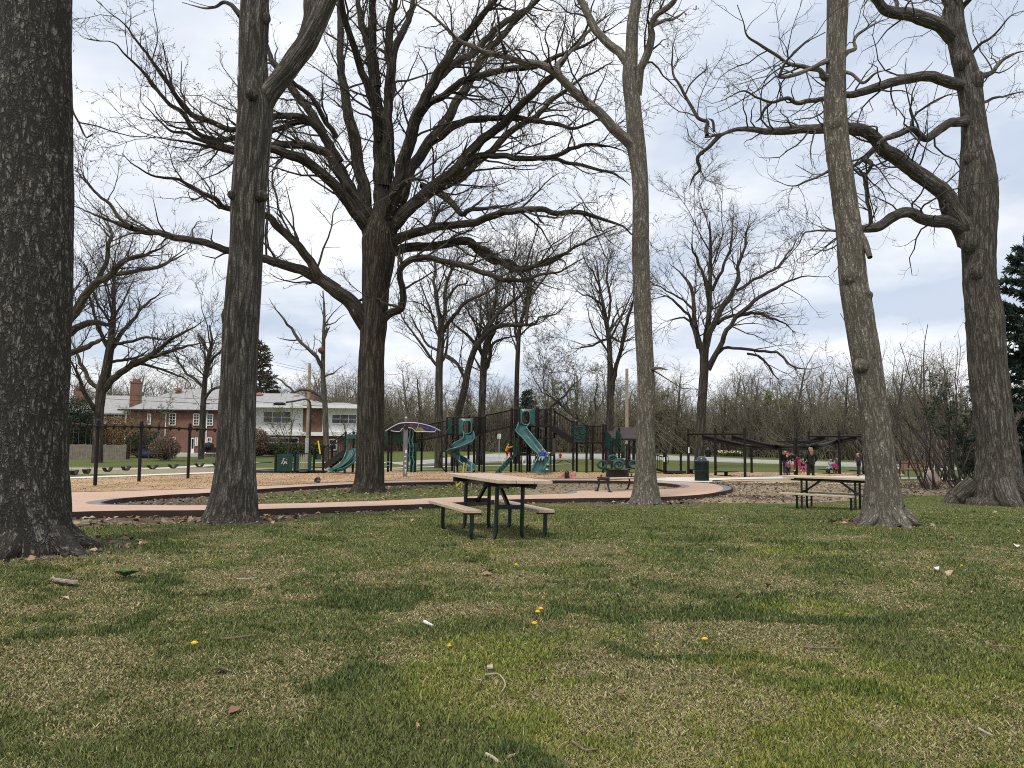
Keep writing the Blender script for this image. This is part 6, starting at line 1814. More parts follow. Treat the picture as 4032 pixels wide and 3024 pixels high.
# curved climbing pole with foot discs
arc = [(1000, 560, 0), (930, 580, -.2), (880, 630, -.35), (850, 690, -.5), (835, 760, -.6), (815, 850, -.7), (785, 940, -.8), (768, 1030, -.8), (785, 1110, -.7), (845, 1186, -.5)]
pa = np.array([P(c, x, y, FR + q) for x, y, q in arc]); pa = catmull(np.c_[pa, np.ones(len(pa))], .1)[:, :3]
MB().tube(pa, .034, 8).tube(catmull(np.c_[np.array([P(c, x, y, FR + q) for x, y, q in ((1000, 725, 0), (950, 765, -.3), (880, 835, -.5), (815, 905, -.75), (775, 985, -.8))]), np.ones(5)], .1)[:, :3], .03, 8).tube([P(c, 787, 675, FR - .6), P(c, 787, 800, FR - .65), P(c, 800, 920, FR - .75)], .024, 8).build('climbing_arc', M['dark_metal'], ps, True)
for x, y in ((880, 840), (820, 925), (800, 985), (760, 1075)):
    q = P(c, x, y, FR - .75); MB().lathe(q, [(.1, -.02), (.13, 0), (.1, .025), (.001, .03)], 14).build('foot_disc', M['dark_metal'], ps, True)
for x, y in ((95, 1060), (85, 1105)):
    q = P(c, x, y, FR - .25); MB().lathe(q, [(.15, -.03), (.18, 0), (.15, .03), (.001, .035)], 14).build('foot_disc', M['grey_metal'], ps, True)
# bridge up to the tall tower
c = 'c4'
for yy in (FR + .1, BK - .1):
    a = P(c, 18, 655, yy); b = P(c, 368, 582, yy); h = P(c, 365, 378, FR)[2] - P(c, 365, 582, FR)[2]
    railing(ps, a, b, h, gap=.115)
a = P(c, 10, 668, FR); b = P(c, 370, 592, FR)
MB().beam((a[0], (FR + BK) / 2, a[2] - .03), (b[0], (FR + BK) / 2, b[2] - .03), BK - FR - .1, .08).build('ramp', M['dark_metal'], ps)
post(ps, c, 18, 460, FR)
# tall tower
for x, t in ((370, 355), (482, 345), (700, 345), (885, 355)): post(ps, c, x, t, FR)
for x, t in ((430, 355), (585, 352), (616, 352), (720, 350), (822, 360), (935, 360)): post(ps, c, x, t, BK)
zD3 = P(c, 600, 585, FR)[2]; xa = P(c, 368, 580, FR)[0]; xb = P(c, 890, 580, FR)[0]
deck(ps, xa, xb, FR, BK, zD3)
hh = P(c, 600, 372, FR)[2] - zD3
railing(ps, P(c, 375, 580, FR), P(c, 480, 580, FR), hh - .02, gap=.08); railing(ps, P(c, 735, 580, FR), P(c, 885, 580, FR), hh - .02, gap=.08)
railing(ps, (xa, BK, zD3 + .04), (xb, BK, zD3 + .04), hh, gap=.1)
hood(ps, c, (490, 366, 684, 588), (510, 394, 622, 572), FR - .05)
tl = [(546, 575, FR - .1), (538, 620, FR - .35), (520, 665, FR - .6), (545, 715, FR - .95), (595, 775, FR - 1.25), (650, 845, FR - 1.6), (705, 915, FR - 1.9), (755, 975, FR - 2.15), (785, 1030, FR - 2.4), (778, 1085, FR - 2.65), (748, 1140, FR - 2.9), (730, 1190, FR - 3.15)]
tall_path = np.array([P(c, x, y + 8, d) for x, y, d in tl])
chute(ps, tall_path, .33, .24, tilt=[0, -.15, -.3, -.3, -.25, -.25, -.25, -.1, .1, .2, .15, 0])
for x, y, dd in ((580, 790, 1.2), (515, 690, .7)):
    q = P(c, x, y, FR - dd); MB().tube([q, (q[0], q[1], gz(q[0], q[1]) - .1)], .03, 8).build('slide_support', M['dark_metal'], ps, True)
q = P(c, 733, 1215, FR - 3.1); MB().tube([q, (q[0], q[1], gz(q[0], q[1]) - .1)], .05, 8).build('slide_support', M['dark_metal'], ps, True)
# lower deck with rock wall
zD4 = P(c, 600, 962, FR)[2]
deck(ps, P(c, 425, 960, FR)[0], P(c, 945, 960, FR)[0], FR + .05, BK - .05, zD4)
for x0, x1 in ((720, 768), (845, 884)): panel(ps, P(c, x0, 958, FR), P(c, x1, 958, FR), P(c, 800, 755, FR)[2] - P(c, 800, 958, FR)[2], 'green_plastic')
railing(ps, P(c, 520, 955, FR + .1), P(c, 590, 955, FR + .1), .95, gap=.09); railing(ps, P(c, 770, 955, FR + .1), P(c, 843, 955, FR + .1), .95, gap=.09)
railing(ps, (P(c, 430, 960, BK)[0], BK - .1, zD4 + .04), (P(c, 940, 960, BK)[0], BK - .1, zD4 + .04), .95)
for x0, x1 in ((470, 492), (430, 455)): panel(ps, P(c, x0, 955, FR - .02), P(c, x1, 955, FR - .02), .95, 'green_plastic')
z0 = gz(P(c, 840, 1200, FR)[0], FR)
rk = MB().plate([(P(c, 805, 960, FR)[0], FR - .06, zD4), (P(c, 884, 960, FR)[0], FR - .06, zD4), (P(c, 884, 960, FR)[0], FR - .55, z0 - .1), (P(c, 790, 960, FR)[0], FR - .55, z0 - .1)], (0, -.05, 0)).build('rock_wall', M['green_plastic'], ps)
for x, y, k_ in ((868, 940, .12), (850, 1092, .42), (842, 1158, .5)):
    q = P(c, x, y, FR - k_); MB().ball(q + (0, -.02, 0), (.09, .06, .06), 8, 6).build('hand_hold', mat('hold', (.5, .48, .35), .7, var=.3) if 'hold' not in bpy.data.materials else bpy.data.materials['hold'], ps, True)
panel(ps, P(c, 912, 960, FR + .1), P(c, 948, 960, FR + .1), .95, 'brown_panel')
MB().tube([P(c, 432, 640, FR - .1), P(c, 410, 690, FR - .2), P(c, 398, 750, FR - .2)], .03, 8).build('grab_rail', M['dark_metal'], ps, True)
# climbing plank at the left of the lower deck
pA = P(c, 415, 965, FR - .1); pB = P(c, 195, 1205, FR - .9); pB[2] = gz(pB[0], pB[1])
MB().beam(pA, pB, .42, .06).build('climbing_plank', M['green_plastic'], ps)
for f in np.linspace(.12, .9, 7):
    q = pA + (pB - pA) * f + np.array([0, 0, .05]); MB().box(q, (.06, .38, .05)).build('cleat', M['black_metal'], ps)
MB().tube([P(c, 350, 945, FR - .55), P(c, 300, 1040, FR - .8)], .018, 6).tube([P(c, 345, 950, FR - .55), P(c, 343, 965, FR - .55)], .015, 6).build('rope', M['pale_metal'], ps, True)
# ramp down to the right tower
for yy in (FR + .1, BK - .1):
    a = P(c, 935, 590, yy); b = P(c, 1180, 745, yy); h = P(c, 940, 378, FR)[2] - P(c, 940, 590, FR)[2]
    railing(ps, a, b, h * .97, gap=.1)
a = P(c, 905, 600, FR); b = P(c, 1190, 790, FR)
MB().beam((a[0], (FR + BK) / 2, a[2] - .05), (b[0], (FR + BK) / 2, b[2] + .02), BK - FR - .1, .3).build('ramp', M['dark_metal'], ps)
# right tower
for x, t in ((1185, 525), (1358, 570), (1575, 565)): post(ps, c, x, t, FR)
for x, t in ((1230, 530), (1437, 570), (1608, 570)): post(ps, c, x, t, BK)
zD5 = P(c, 1400, 805, FR)[2]; deck(ps, P(c, 1185, 800, FR)[0], P(c, 1600, 800, FR)[0], FR, BK, zD5)
railing(ps, P(c, 1370, 798, FR), P(c, 1562, 798, FR), P(c, 1400, 592, FR)[2] - zD5 - .02, gap=.09)
railing(ps, (P(c, 1230, 800, BK)[0], BK, zD5 + .04), (P(c, 1600, 800, BK)[0], BK, zD5 + .04), 1.0, gap=.09)
panel(ps, P(c, 1191, 803, FR - .04), P(c, 1340, 803, FR - .04), P(c, 1260, 587, FR)[2] - P(c, 1260, 803, FR)[2], 'green_plastic', name='maze_panel')
mb = MB()
for pts in ([(1205, 600), (1232, 620), (1222, 650)], [(1240, 600), (1290, 600), (1312, 615)], [(1225, 610), (1268, 630), (1262, 680), (1225, 710), (1198, 690)], [(1290, 610), (1255, 650), (1295, 690), (1330, 680)], [(1200, 735), (1240, 760), (1285, 745), (1280, 700), (1320, 690)], [(1300, 735), (1310, 770), (1330, 745)]):
    q = catmull(np.array([[*P(c, x, y, FR - .075), 1] for x, y in pts]), .03)[:, :3]; mb.tube(q, .03, 6, ref=np.array([0, 1.0, 0]))
mb.build('maze_groove', M['black_hole'], ps)
# stair ladder tower at the right
c = 'c5'
for x0, x1, y0, y1, y2, y3 in ((440, 522, 640, 715, 860, 900), (580, 645, 640, 690, 850, 860)):
    MB().plate([P(c, x0, y0, FR - .1), P(c, x1, y1, FR - .6), P(c, x1, y3, FR - .6), P(c, x0, y2, FR - .1)], (0, .04, 0)).build('panel', M['green_plastic'], ps)
for x0, x1, y0, y1 in ((528, 572, 850, 1015), (648, 698, 850, 1005)): panel(ps, P(c, x0, y1, FR - .7), P(c, x1, y1, FR - .7), P(c, x0, y0, FR - .7)[2] - P(c, x0, y1, FR - .7)[2], 'green_plastic')
for x, t, d in ((525, 780, FR - .7), (622, 615, BK), (720, 830, FR - .7), (752, 780, BK - .3)): post(ps, c, x, t, d)
mb = MB()
for pts in ([(465, 640, FR), (560, 780, FR - .5), (660, 905, FR - .8)], [(600, 640, FR), (700, 790, FR - .6), (712, 800, FR - .65)], [(500, 635, BK), (605, 525, BK), (612, 525, BK), (622, 640, BK)], [(540, 790, FR - .5), (545, 740, FR - .5), (570, 722, FR - .5), (595, 745, FR - .5), (650, 850, FR - .75)]):
    mb.tube([P(c, *q) for q in pts], .024, 8)
mb.build('hand_rail', M['green_metal'], ps, True)
for k in range(5):
    q = P(c, 613, 1005 - k * 36, FR - 1.0 + .16 * k); MB().box(q, (.75 - .05 * k, .18, .045)).build('step', M['dark_metal'], ps)
MB().plate([P(c, 440, 845, FR), P(c, 520, 985, FR - .7), P(c, 520, 950, FR - .7), P(c, 450, 835, FR)], (0, .05, 0)).build('stringer', M['dark_metal'], ps)
a = P(c, 755, 1010, BK - .4); b = P(c, 1195, 1170, BK - .4)
for yy in (BK - .4, FR - .4):
    railing(ps, P(c, 752, 1030, yy), P(c, 1195, 1170, yy), P(c, 752, 855, yy)[2] - P(c, 752, 1030, yy)[2], gap=.1)
a = P(c, 740, 1045, FR); b = P(c, 1200, 1185, FR)
MB().beam((a[0], (FR + BK) / 2 - .4, a[2]), (b[0], (FR + BK) / 2 - .4, b[2]), BK - FR, .06).build('ramp', M['dark_metal'], ps)
post(ps, c, 1215, 930, FR - .9, .075); post(ps, c, 1232, 930, BK - .9, .06); post(ps, c, 1430, 935, FR - .9)
q = P(c, 1335, 1190, FR - .9); zq = gz(q[0], q[1])
MB().box((q[0], FR - .5, q[2] - .03), (P(c, 1430, 1190, FR)[0] - P(c, 1235, 1190, FR)[0], .8, .08)).box((q[0], FR - .12, (q[2] + zq) / 2 - .03), (.9, .05, q[2] - zq)).box((q[0] + .08, FR - 1.15, zq + .13), (1.08, .5, .16)).build('transfer_step', M['black_metal'], ps, bevel=.01)
MB().tube([P(c, 1240, 970, FR - 1.0), P(c, 1262, 990, FR - 1.0), P(c, 1268, 1060, FR - 1.0), P(c, 1245, 1085, FR - 1.0)], .022, 8).build('grab_rail', M['black_metal'], ps, True)
MB().box(P(c, 1211, 1025, FR - .985), (.07, .02, .26)).build('notice', M['white'], ps)

# ------------------------------------------------------------------ small play structure at the left
d1, d2 = 43.2, 44.6
c = 'c2'
b0 = gp(c, 700, 44)
ss = thing('toddler_structure', 'small green play structure with a double teal slide, partly behind the great oak', 'playground', b0)
for x, t in ((432, 900), (610, 895), (790, 870), (876, 838), (1080, 715)): post(ss, c, x, t, d1, .065)
for x, t in ((525, 905), (640, 905), (955, 838), (1155, 715), (1240, 715)): post(ss, c, x, t, d2)
panel(ss, P(c, 447, 1082, d1), P(c, 597, 1082, d1), P(c, 500, 918, d1)[2] - P(c, 500, 1082, d1)[2], 'green_plastic')
M['cream'] = mat('cream', (.5, .5, .43), .6)
sq = MB().plate([P(c, x, y, d1 - .03) for x, y in ((485, 1035), (562, 1035), (562, 955), (485, 955))], (0, -.012, 0)).build('picture_plate', mat('deep_green', (.006, .035, .026), .5), ss)
mb = MB()
for pts, r in (([(497, 1012), (505, 990), (515, 968)], .028), ([(512, 1015), (525, 1005), (520, 985)], .03), ([(530, 998), (545, 1012), (535, 985)], .028), ([(515, 965), (522, 958)], .03), ([(540, 970), (546, 965)], .02)):
    mb.tube([P(c, x, y, d1 - .046) for x, y in pts], r, 6, ref=np.array([0, 1.0, 0]))
mb.build('picture', M['cream'], ss)
for x0, x1 in ((624, 655), (738, 772)): panel(ss, P(c, x0, 1080, d1), P(c, x1, 1080, d1), P(c, 640, 920, d1)[2] - P(c, 640, 1080, d1)[2], 'green_plastic')
mb = MB()
for x in np.linspace(664, 730, 5): mb.plate([P(c, x - 4, 1060, d1 + .02), P(c, x + 4, 1060, d1 + .02), P(c, x + 4, 915, d1 + .02), P(c, x - 4, 915, d1 + .02)], (0, .02, 0))
mb.build('slats', M['pole'], ss)
mb = MB(); mb.tube([P(c, 640, 912, d1), P(c, 772, 912, d1)], .025, 8).tube([P(c, 640, 1060, d1), P(c, 772, 1060, d1)], .02, 8); mb.build('rail', M['dark_metal'], ss, True)
q = P(c, 695, 1062, d1 - .15); MB().lathe(q - (0, 0, .17), [(.06, 0), (.22, .05), (.3, .17), (.28, .17), (.18, .07), (.001, .04)], 16).build('bowl', M['grey_metal'], ss, True)
# access ramp on the left
for yy in (d1, d2):
    a = P(c, 140, 1085, yy); b = P(c, 428, 1068, yy)
    mb = MB()
    for k, h in enumerate((.05, .45, .8)): mb.tube([a + (0, 0, h), b + (0, 0, h * 1.02)], .022, 8)
    mb.tube([a, a + (0, 0, .8)], .03, 8).build('ramp_rail', M['green_plastic'], ss, True)
a = P(c, 130, 1098, d1); b = P(c, 432, 1082, d1); a[2] = max(a[2], gz(a[0], d1) + .05)
MB().beam((a[0], (d1 + d2) / 2, a[2]), (b[0], (d1 + d2) / 2, b[2]), d2 - d1, .12).build('ramp', M['green_plastic'], ss)
zL = P(c, 600, 1078, d1)[2]; deck(ss, P(c, 440, 1080, d1)[0], P(c, 870, 1080, d1)[0], d1 + .05, d2, zL)
# stairs
zU = P(c, 1100, 885, d1)[2]
deck(ss, P(c, 1075, 885, d1)[0], P(c, 1250, 885, d1)[0], d1, d2, zU)
a = P(c, 885, 1040, d1); b = P(c, 1085, 895, d1)
for yy in (d1 + .02, d2 - .02):
    railing(ss, (a[0], yy, a[2] + .12), (b[0], yy, b[2] + .08), .95, gap=.12)
    MB().beam((a[0], yy, a[2]), (b[0], yy, b[2]), .05, .3).build('stringer', M['black_metal'], ss)
for k in range(6):
    q = a + (b - a) * (k + .5) / 6; MB().box((q[0], (d1 + d2) / 2, q[2]), (.3, d2 - d1 - .15, .05)).build('step', M['black_metal'], ss)
# double slide
q0 = P(c, 1098, 775, d1 - .05); q1 = P(c, 1260, 735, d1 - .05)
MB().plate([P(c, x, y, d1 - .05) for x, y in ((1096, 790), (1110, 776), (1255, 776), (1268, 790), (1268, 735), (1096, 735))], (0, .06, 0)).build('slide_hood', M['teal'], ss, bevel=.01)
MB().plate([P(c, x, y, d1 - .05) for x, y in ((1095, 880), (1112, 880), (1112, 776), (1095, 776))], (0, .06, 0)).build('slide_hood', M['teal'], ss, bevel=.01)
zg_ = gz(P(c, 950, 1090, d1)[0], d1 - 1.3)
for k_, off in ((0, 0), (1, 62)):
    pth = [(1140 + off, 885, d1 - .1), (1132 + off * .98, 930, d1 - .35), (1108 + off * .95, 985, d1 - .65), (1065 + off * .9, 1035, d1 - .95), (1010 + off * .85, 1070, d1 - 1.2), (955 + off * .8, 1086, d1 - 1.45)]
    chute(ss, np.array([P(c, x, y, d) for x, y, d in pth]), .22, .15, lip=.022)
MB().beam(P(c, 836, 795, d1 - .1), P(c, 856, 915, d1 - .1), .07, .07, (0, 1, 0)).build('yellow_bar', M['yellow'], ss)
MB().plate([P(c, x, y, d1 + .1) for x, y in ((805, 970), (862, 970), (862, 915), (805, 915))], (0, .03, 0)).build('panel', M['green_plastic'], ss)
for y in (1045, 1075): MB().box(P(c, 832, y, d1 + .2), (.75, .3, .05)).build('step', M['black_metal'], ss)

# ------------------------------------------------------------------ grey talking post
q = at('c3', 314, 1256); X, Y = q[0], q[1]; zb_ = gz(X, Y)
ap = thing('activity_post', 'tall grey flat post with white marks and a ball on top before the coloured canopy', 'post', (X, Y, zb_))
u = unit('c3', Y); zt = P('c3', 325, 632, Y)[2]; xt = P('c3', 325, 632, Y)[0]
MB().beam((X, Y, zb_ - .2), (xt, Y, zt), 55 * u, .12, (0, 1, 0)).build('post', M['grey_metal'], ap, bevel=.02)
MB().lathe((xt, Y, zt), [(.1, 0), (.12, .02), (.12, .18), (.07, .2), (.05, P('c3', 330, 548, Y)[2] - zt)], 14).build('collar', M['black_metal'], ap, True)
zc = P('c3', 330, 485, Y)[2]
MB().tube([(xt, Y, zt + .15), (xt, Y, zc)], .02, 8).build('rod', M['pale_metal'], ap, True)
MB().ball((xt, Y, zc), 19 * u, 16, 10).build('ball', M['pale_metal'], ap, True)
mb = MB()
for pts in ([(318, 945), (318, 905), (328, 895), (337, 905), (337, 935), (325, 945)], [(304, 985), (312, 1000), (322, 985), (330, 1000), (330, 985), (322, 975)], [(306, 1045), (330, 1040), (334, 1052), (310, 1060)], [(306, 1098), (322, 1092), (322, 1125), (314, 1125)], [(308, 1150), (332, 1155), (330, 1165), (322, 1165), (322, 1208), (312, 1208), (312, 1165)]):
    mb.plate([P('c3', x, y, Y - .062) for x, y in pts], (0, .004, 0))
mb.build('white_mark', M['white'], ap)

# ------------------------------------------------------------------ swing set at the left
pp = [at('c1', 133, 1264), at('c1', 412, 1218), at('c1', 822, 1178), at('c1', 1279, 1150)]
pp.append(pp[3] + (pp[3] - pp[2]) * 1.0)
sw = thing('swing_set', 'long dark brown swing frame on the wood chips left of the second trunk', 'swings', tuple(pp[2]))
tops = []
for k, ((cx, ty), q) in enumerate(zip(((165, 578), (447, 605), (845, 618), (1297, 640), (1700, 660)), pp)):
    zt = P('c1', cx, ty, q[1])[2] if k < 4 else tops[-1][2] + (tops[-1][2] - tops[-2][2])
    z0 = gz(q[0], q[1]); tops.append((q[0], q[1], zt))
    mb = MB().tube([(q[0], q[1], z0 - .3), (q[0], q[1], zt)], .07, 12); mb.lathe((q[0], q[1], zt), [(.078, -.05), (.08, .0), (.05, .05), (.001, .07)], 12); mb.lathe((q[0], q[1], zt - .22), [(.1, -.09), (.1, .09)], 12)
    mb.build('post', M['dark_metal'], sw, True)
zbm = [t[2] - .22 for t in tops]
seat_p = mb
SEATS = []
for k in range(4):
    a = np.array([*tops[k][:2], zbm[k]]); b = np.array([*tops[k + 1][:2], zbm[k + 1]])
    mb = MB().tube([a, b], .048, 12)
    for f in (.16, .34, .58, .76):
        q = a + (b - a) * f; mb.lathe(q, [(.02, -.13), (.06, -.06), (.06, .06), (.02, .06)], 8)
    mb.build('beam', M['dark_metal'], sw, True)
    if k < 4:
        for f in (.25, .67): SEATS.append((a + (b - a) * f, norm(b - a)))
lab = ['nearest black swing seat, beside the first two posts', 'second black swing seat between the first two posts', 'third black swing seat, just right of the second post', 'fourth black swing seat, left of the middle post', 'fifth black swing seat, right of the middle post', 'sixth black swing seat, left of the fourth post', 'seventh black swing seat, left of the second trunk', 'eighth black swing seat, hidden by the second trunk']
for k, (q, t) in enumerate(SEATS[:8]):
    zs = gz(q[0], q[1]) + .52; hw = .27
    s_ = thing('belt_swing', lab[k], 'swing', (q[0], q[1], zs), 'black belt seats hanging from the swing frame')
    arcp = [np.array([q[0], q[1], zs]) + t * hw * f + np.array([0, 0, .17 * f * f]) for f in np.linspace(-1, 1, 9)]
    nv = np.array([-t[1], t[0], 0]) * .08
    V = np.concatenate([np.array(arcp) - nv, np.array(arcp) + nv])
    o = MB().add(V, [[i, i + 1, 9 + i + 1, 9 + i] for i in range(8)]).build('belt', M['rubber'], s_, True); o.modifiers.new('thick', 'SOLIDIFY').thickness = .025
    for sg in (-1, 1):
        e = arcp[0 if sg < 0 else -1]; tp_ = q + t * hw * sg * 1.0
        MB().tube([e, (tp_[0], tp_[1], q[2] - .08)], .0035, 5).build('chain', M['grey_metal'], s_, True)

# ------------------------------------------------------------------ zip track
zt_ = thing('zip_track', 'dark brown zip track frame with sagging double beams on the right side of the playground', 'playground', tuple(at('c6', 942, 1092)))
zp = {}
for nm, c, x, top, bot in (('a', 'c6', 203, 460, 1052), ('b', 'c6', 555, 455, 1070), ('c', 'c6', 942, 450, 1091), ('d', 'c6', 1028, 712, 1036), ('e', 'c6', 1408, 716, 1066), ('f', 'c6', 1608, 580, 1131), ('g', 'c7', 622, 490, 1045), ('h', 'c7', 1018, 490, 1052), ('i', 'c7', 1330, 540, 1060)):
    q = at(c, x, bot); zt2 = P(c, x, top, q[1])[2]; zp[nm] = (q[0], q[1], zt2)
    mb = MB().tube([(q[0], q[1], gz(q[0], q[1]) - .3), (q[0], q[1], zt2)], .075 if nm != 'f' else .1, 12); mb.lathe((q[0], q[1], zt2), [(.07, -.05), (.072, 0), (.04, .05), (.001, .06)], 12)
    mb.build('post', M['dark_metal'], zt_, True)


def cross(pts, r=.062, name='cross_bar'):
    MB().tube(pts, r, 10).build(name, M['dark_metal'], zt_, True)


def on(c, x, y, d): return P(c, x, y, d)


ya, yb, yc = zp['a'][1], zp['b'][1], zp['c'][1]
cross([on('c6', 190, 527, ya), on('c6', 555, 526, yb), on('c6', 950, 527, yc)])
yf = zp['f'][1]
cross([on('c7', 190, 625, yf + .1), on('c7', 447, 625, yf), on('c7', 702, 625, yf + .1)], .045)
yg, yh = zp['g'][1], zp['h'][1]
cross([on('c7', 612, 552, yg), on('c7', 1018, 556, yh), on('c7', 1328, 556, yh - .3)])
y1, y2 = (ya + yb) / 2, (yb + yc) / 2


def track(pts, r=.075):
    q = catmull(np.array([[*P(c_, x, y, d), 1] for c_, x, y, d in pts]), .2)[:, :3]
    o = MB().tube(q, r, 10, ref=np.array([0, 1.0, .2])); q2 = q - np.array([0, 0, .17])
    o.tube(q2, r * .7, 8, ref=np.array([0, 1.0, .2]))
    for a, b in zip(q[:-1], q[1:]): o.beam((a + a - (0, 0, .17)) / 2, (b + b - (0, 0, .17)) / 2, .03, .17)
    o.build('track_beam', M['dark_metal'], zt_, True)


track([('c6', 385, 552, y1), ('c6', 500, 572, y1 + .2), ('c6', 700, 620, y1 + .5), ('c6', 900, 662, y1 + .8), ('c6', 1028, 680, zp['d'][1]), ('c6', 1300, 685, zp['d'][1] + .3), ('c6', 1659, 690, yg - .2), ('c7', 470, 640, yg), ('c7', 620, 605, yg), ('c7', 825, 556, yg - .1)])
track([('c6', 765, 552, y2), ('c6', 860, 572, y2), ('c6', 1050, 622, y2 + .2), ('c6', 1260, 668, zp['e'][1]), ('c6', 1408, 682, zp['e'][1]), ('c6', 1659, 684, yf + 1.0), ('c7', 640, 685, yf + 1.2), ('c7', 780, 668, yf + 1.2), ('c7', 920, 630, yh - .2), ('c7', 1080, 585, yh - .1), ('c7', 1235, 556, yh - .1)])
cross([on('c7', 330, 665, yf + .3), on('c7', 447, 640, yf), on('c7', 560, 668, yf + .3), on('c7', 625, 700, yf + .6)], .03, 'brace')
MB().box(P('c6', 206, 738, ya - .07), (.07, .02, .34)).build('notice', M['white'], zt_)
# disc tables
for k, (lab, c, x0, x1, yt, yb2, sx) in enumerate((('dark green disc table on one leg in front of the zip track, left', 'c6', 185, 300, 985, 1050, 240), ('dark green disc table with a black foot plate beneath the zip track', 'c6', 545, 848, 1012, 1076, 692),
                                                    ('dark green disc table with a child sitting on it', 'c7', 730, 1005, 985, 1046, 868), ('dark green disc table beside the adult in purple', 'c7', 1140, 1375, 1000, 1056, 1265))):
    q = at(c, sx, yb2); zt2 = P(c, sx, yt, q[1])[2]; r = (x1 - x0) / 2 * unit(c, q[1]); xm = P(c, (x0 + x1) / 2, yt, q[1])[0]
    dt = thing('disc_table', lab, 'table', (q[0], q[1], gz(q[0], q[1])), 'green discs on single legs')
    MB().lathe((xm, q[1], zt2), [(.001, -.05), (r * .7, -.05), (r, -.03), (r, .0), (r * .97, .015), (.001, .015)], 28).build('disc', M['green_metal'], dt, True)
    MB().tube([(q[0], q[1], gz(q[0], q[1]) - .1), (q[0], q[1], zt2 - .04)], .1, 12).build('leg', M['dark_metal'], dt, True)
    MB().lathe((q[0], q[1], gz(q[0], q[1]) - .01), [(.32, 0), (.32, .05), (.1, .06)], 16).build('foot_plate', M['rubber'], dt, True)

# ------------------------------------------------------------------ spinner with tyre seats
q = at('c5', 618, 1262); X, Y = q[0], q[1] + .5; zb_ = gz(X, Y)
spn = thing('spinner', 'low spinner with green ring seats on curved arms behind the backless bench', 'playground', (X, Y, zb_))
u = unit('c5', Y)
MB().lathe((X, Y, zb_ - .05), [(.5 * 1.9 * u / u * .5, 0), (.62, .06), (.6, .3), (.66, .4), (.7, .45), (.001, .5)], 24).build('hub', M['black_metal'], spn, True)
for x, y, dd, tlt in ((400, 1092, -.35, .5), (614, 1096, -.75, .15), (822, 1092, -.1, -.5), (640, 1060, .9, -.1), (538, 1012, 1.2, .2)):
    cpt = P('c5', x, y, Y + dd); 
    n = 28; ring = []
    rx, rz = 58 * u, 46 * u
    if dd > .5: rx *= .85; rz *= .8
    for k in range(n + 1):
        a = 2 * math.pi * k / n; ring.append(cpt + np.array([math.cos(a) * rx * math.cos(tlt * .3), math.cos(a) * rx * math.sin(tlt), math.sin(a) * rz]))
    rr_ = MB().tube(np.array(ring), 17 * u, 12, ref=np.array([.1, .95, .1])).build('ring_seat', M['teal_dark'] if 'teal_dark' in M else M.setdefault('teal_dark', mat('teal_dark', (.018, .07, .062), .45, var=.2, scale=4)), spn, True)
    MB().tube([cpt - (0, 0, rz), cpt * .7 + np.array([X, Y, zb_ + .33]) * .3 - np.array([0, 0, .12]), (X, Y, zb_ + .36)], .045, 8).build('arm', M['black_metal'], spn, True)
MB().tube([P('c5', 440, 1050, Y), P('c5', 478, 1050, Y), P('c5', 520, 1020, Y + .2), P('c5', 560, 1000, Y + .4)], .02, 6).build('hand_bar', M['black_metal'], spn, True)

# ------------------------------------------------------------------ shelter behind the play structure
dS = 60.0
a = P('c5', 505, 690, dS); b = P('c5', 1010, 690, dS); zr = P('c5', 700, 596, dS)[2]; ze = P('c5', 700, 695, dS)[2]; ze2 = P('c5', 700, 752, dS)[2]
zg_ = gz((a[0] + b[0]) / 2, dS)
sh = thing('picnic_shelter', 'open shelter with a dark brown roof behind the slim trunk', 'shelter', ((a[0] + b[0]) / 2, dS + 2.5, zg_))
V = np.array([(a[0], dS, ze2), (b[0], dS, ze2), (b[0], dS + 2.6, zr), (a[0], dS + 2.6, zr), (b[0], dS + 5.2, ze2), (a[0], dS + 5.2, ze2)])
o = MB().add(V, [[0, 1, 2, 3], [3, 2, 4, 5]]).build('roof', M['maroon'], sh); o.modifiers.new('thick', 'SOLIDIFY').thickness = .14
for x in (a[0] + .4, b[0] - .4):
    for y in (dS + .4, dS + 4.8): MB().box((x, y, (zg_ + ze2) / 2), (.18, .18, ze2 - zg_)).build('post', M['black_metal'], sh)
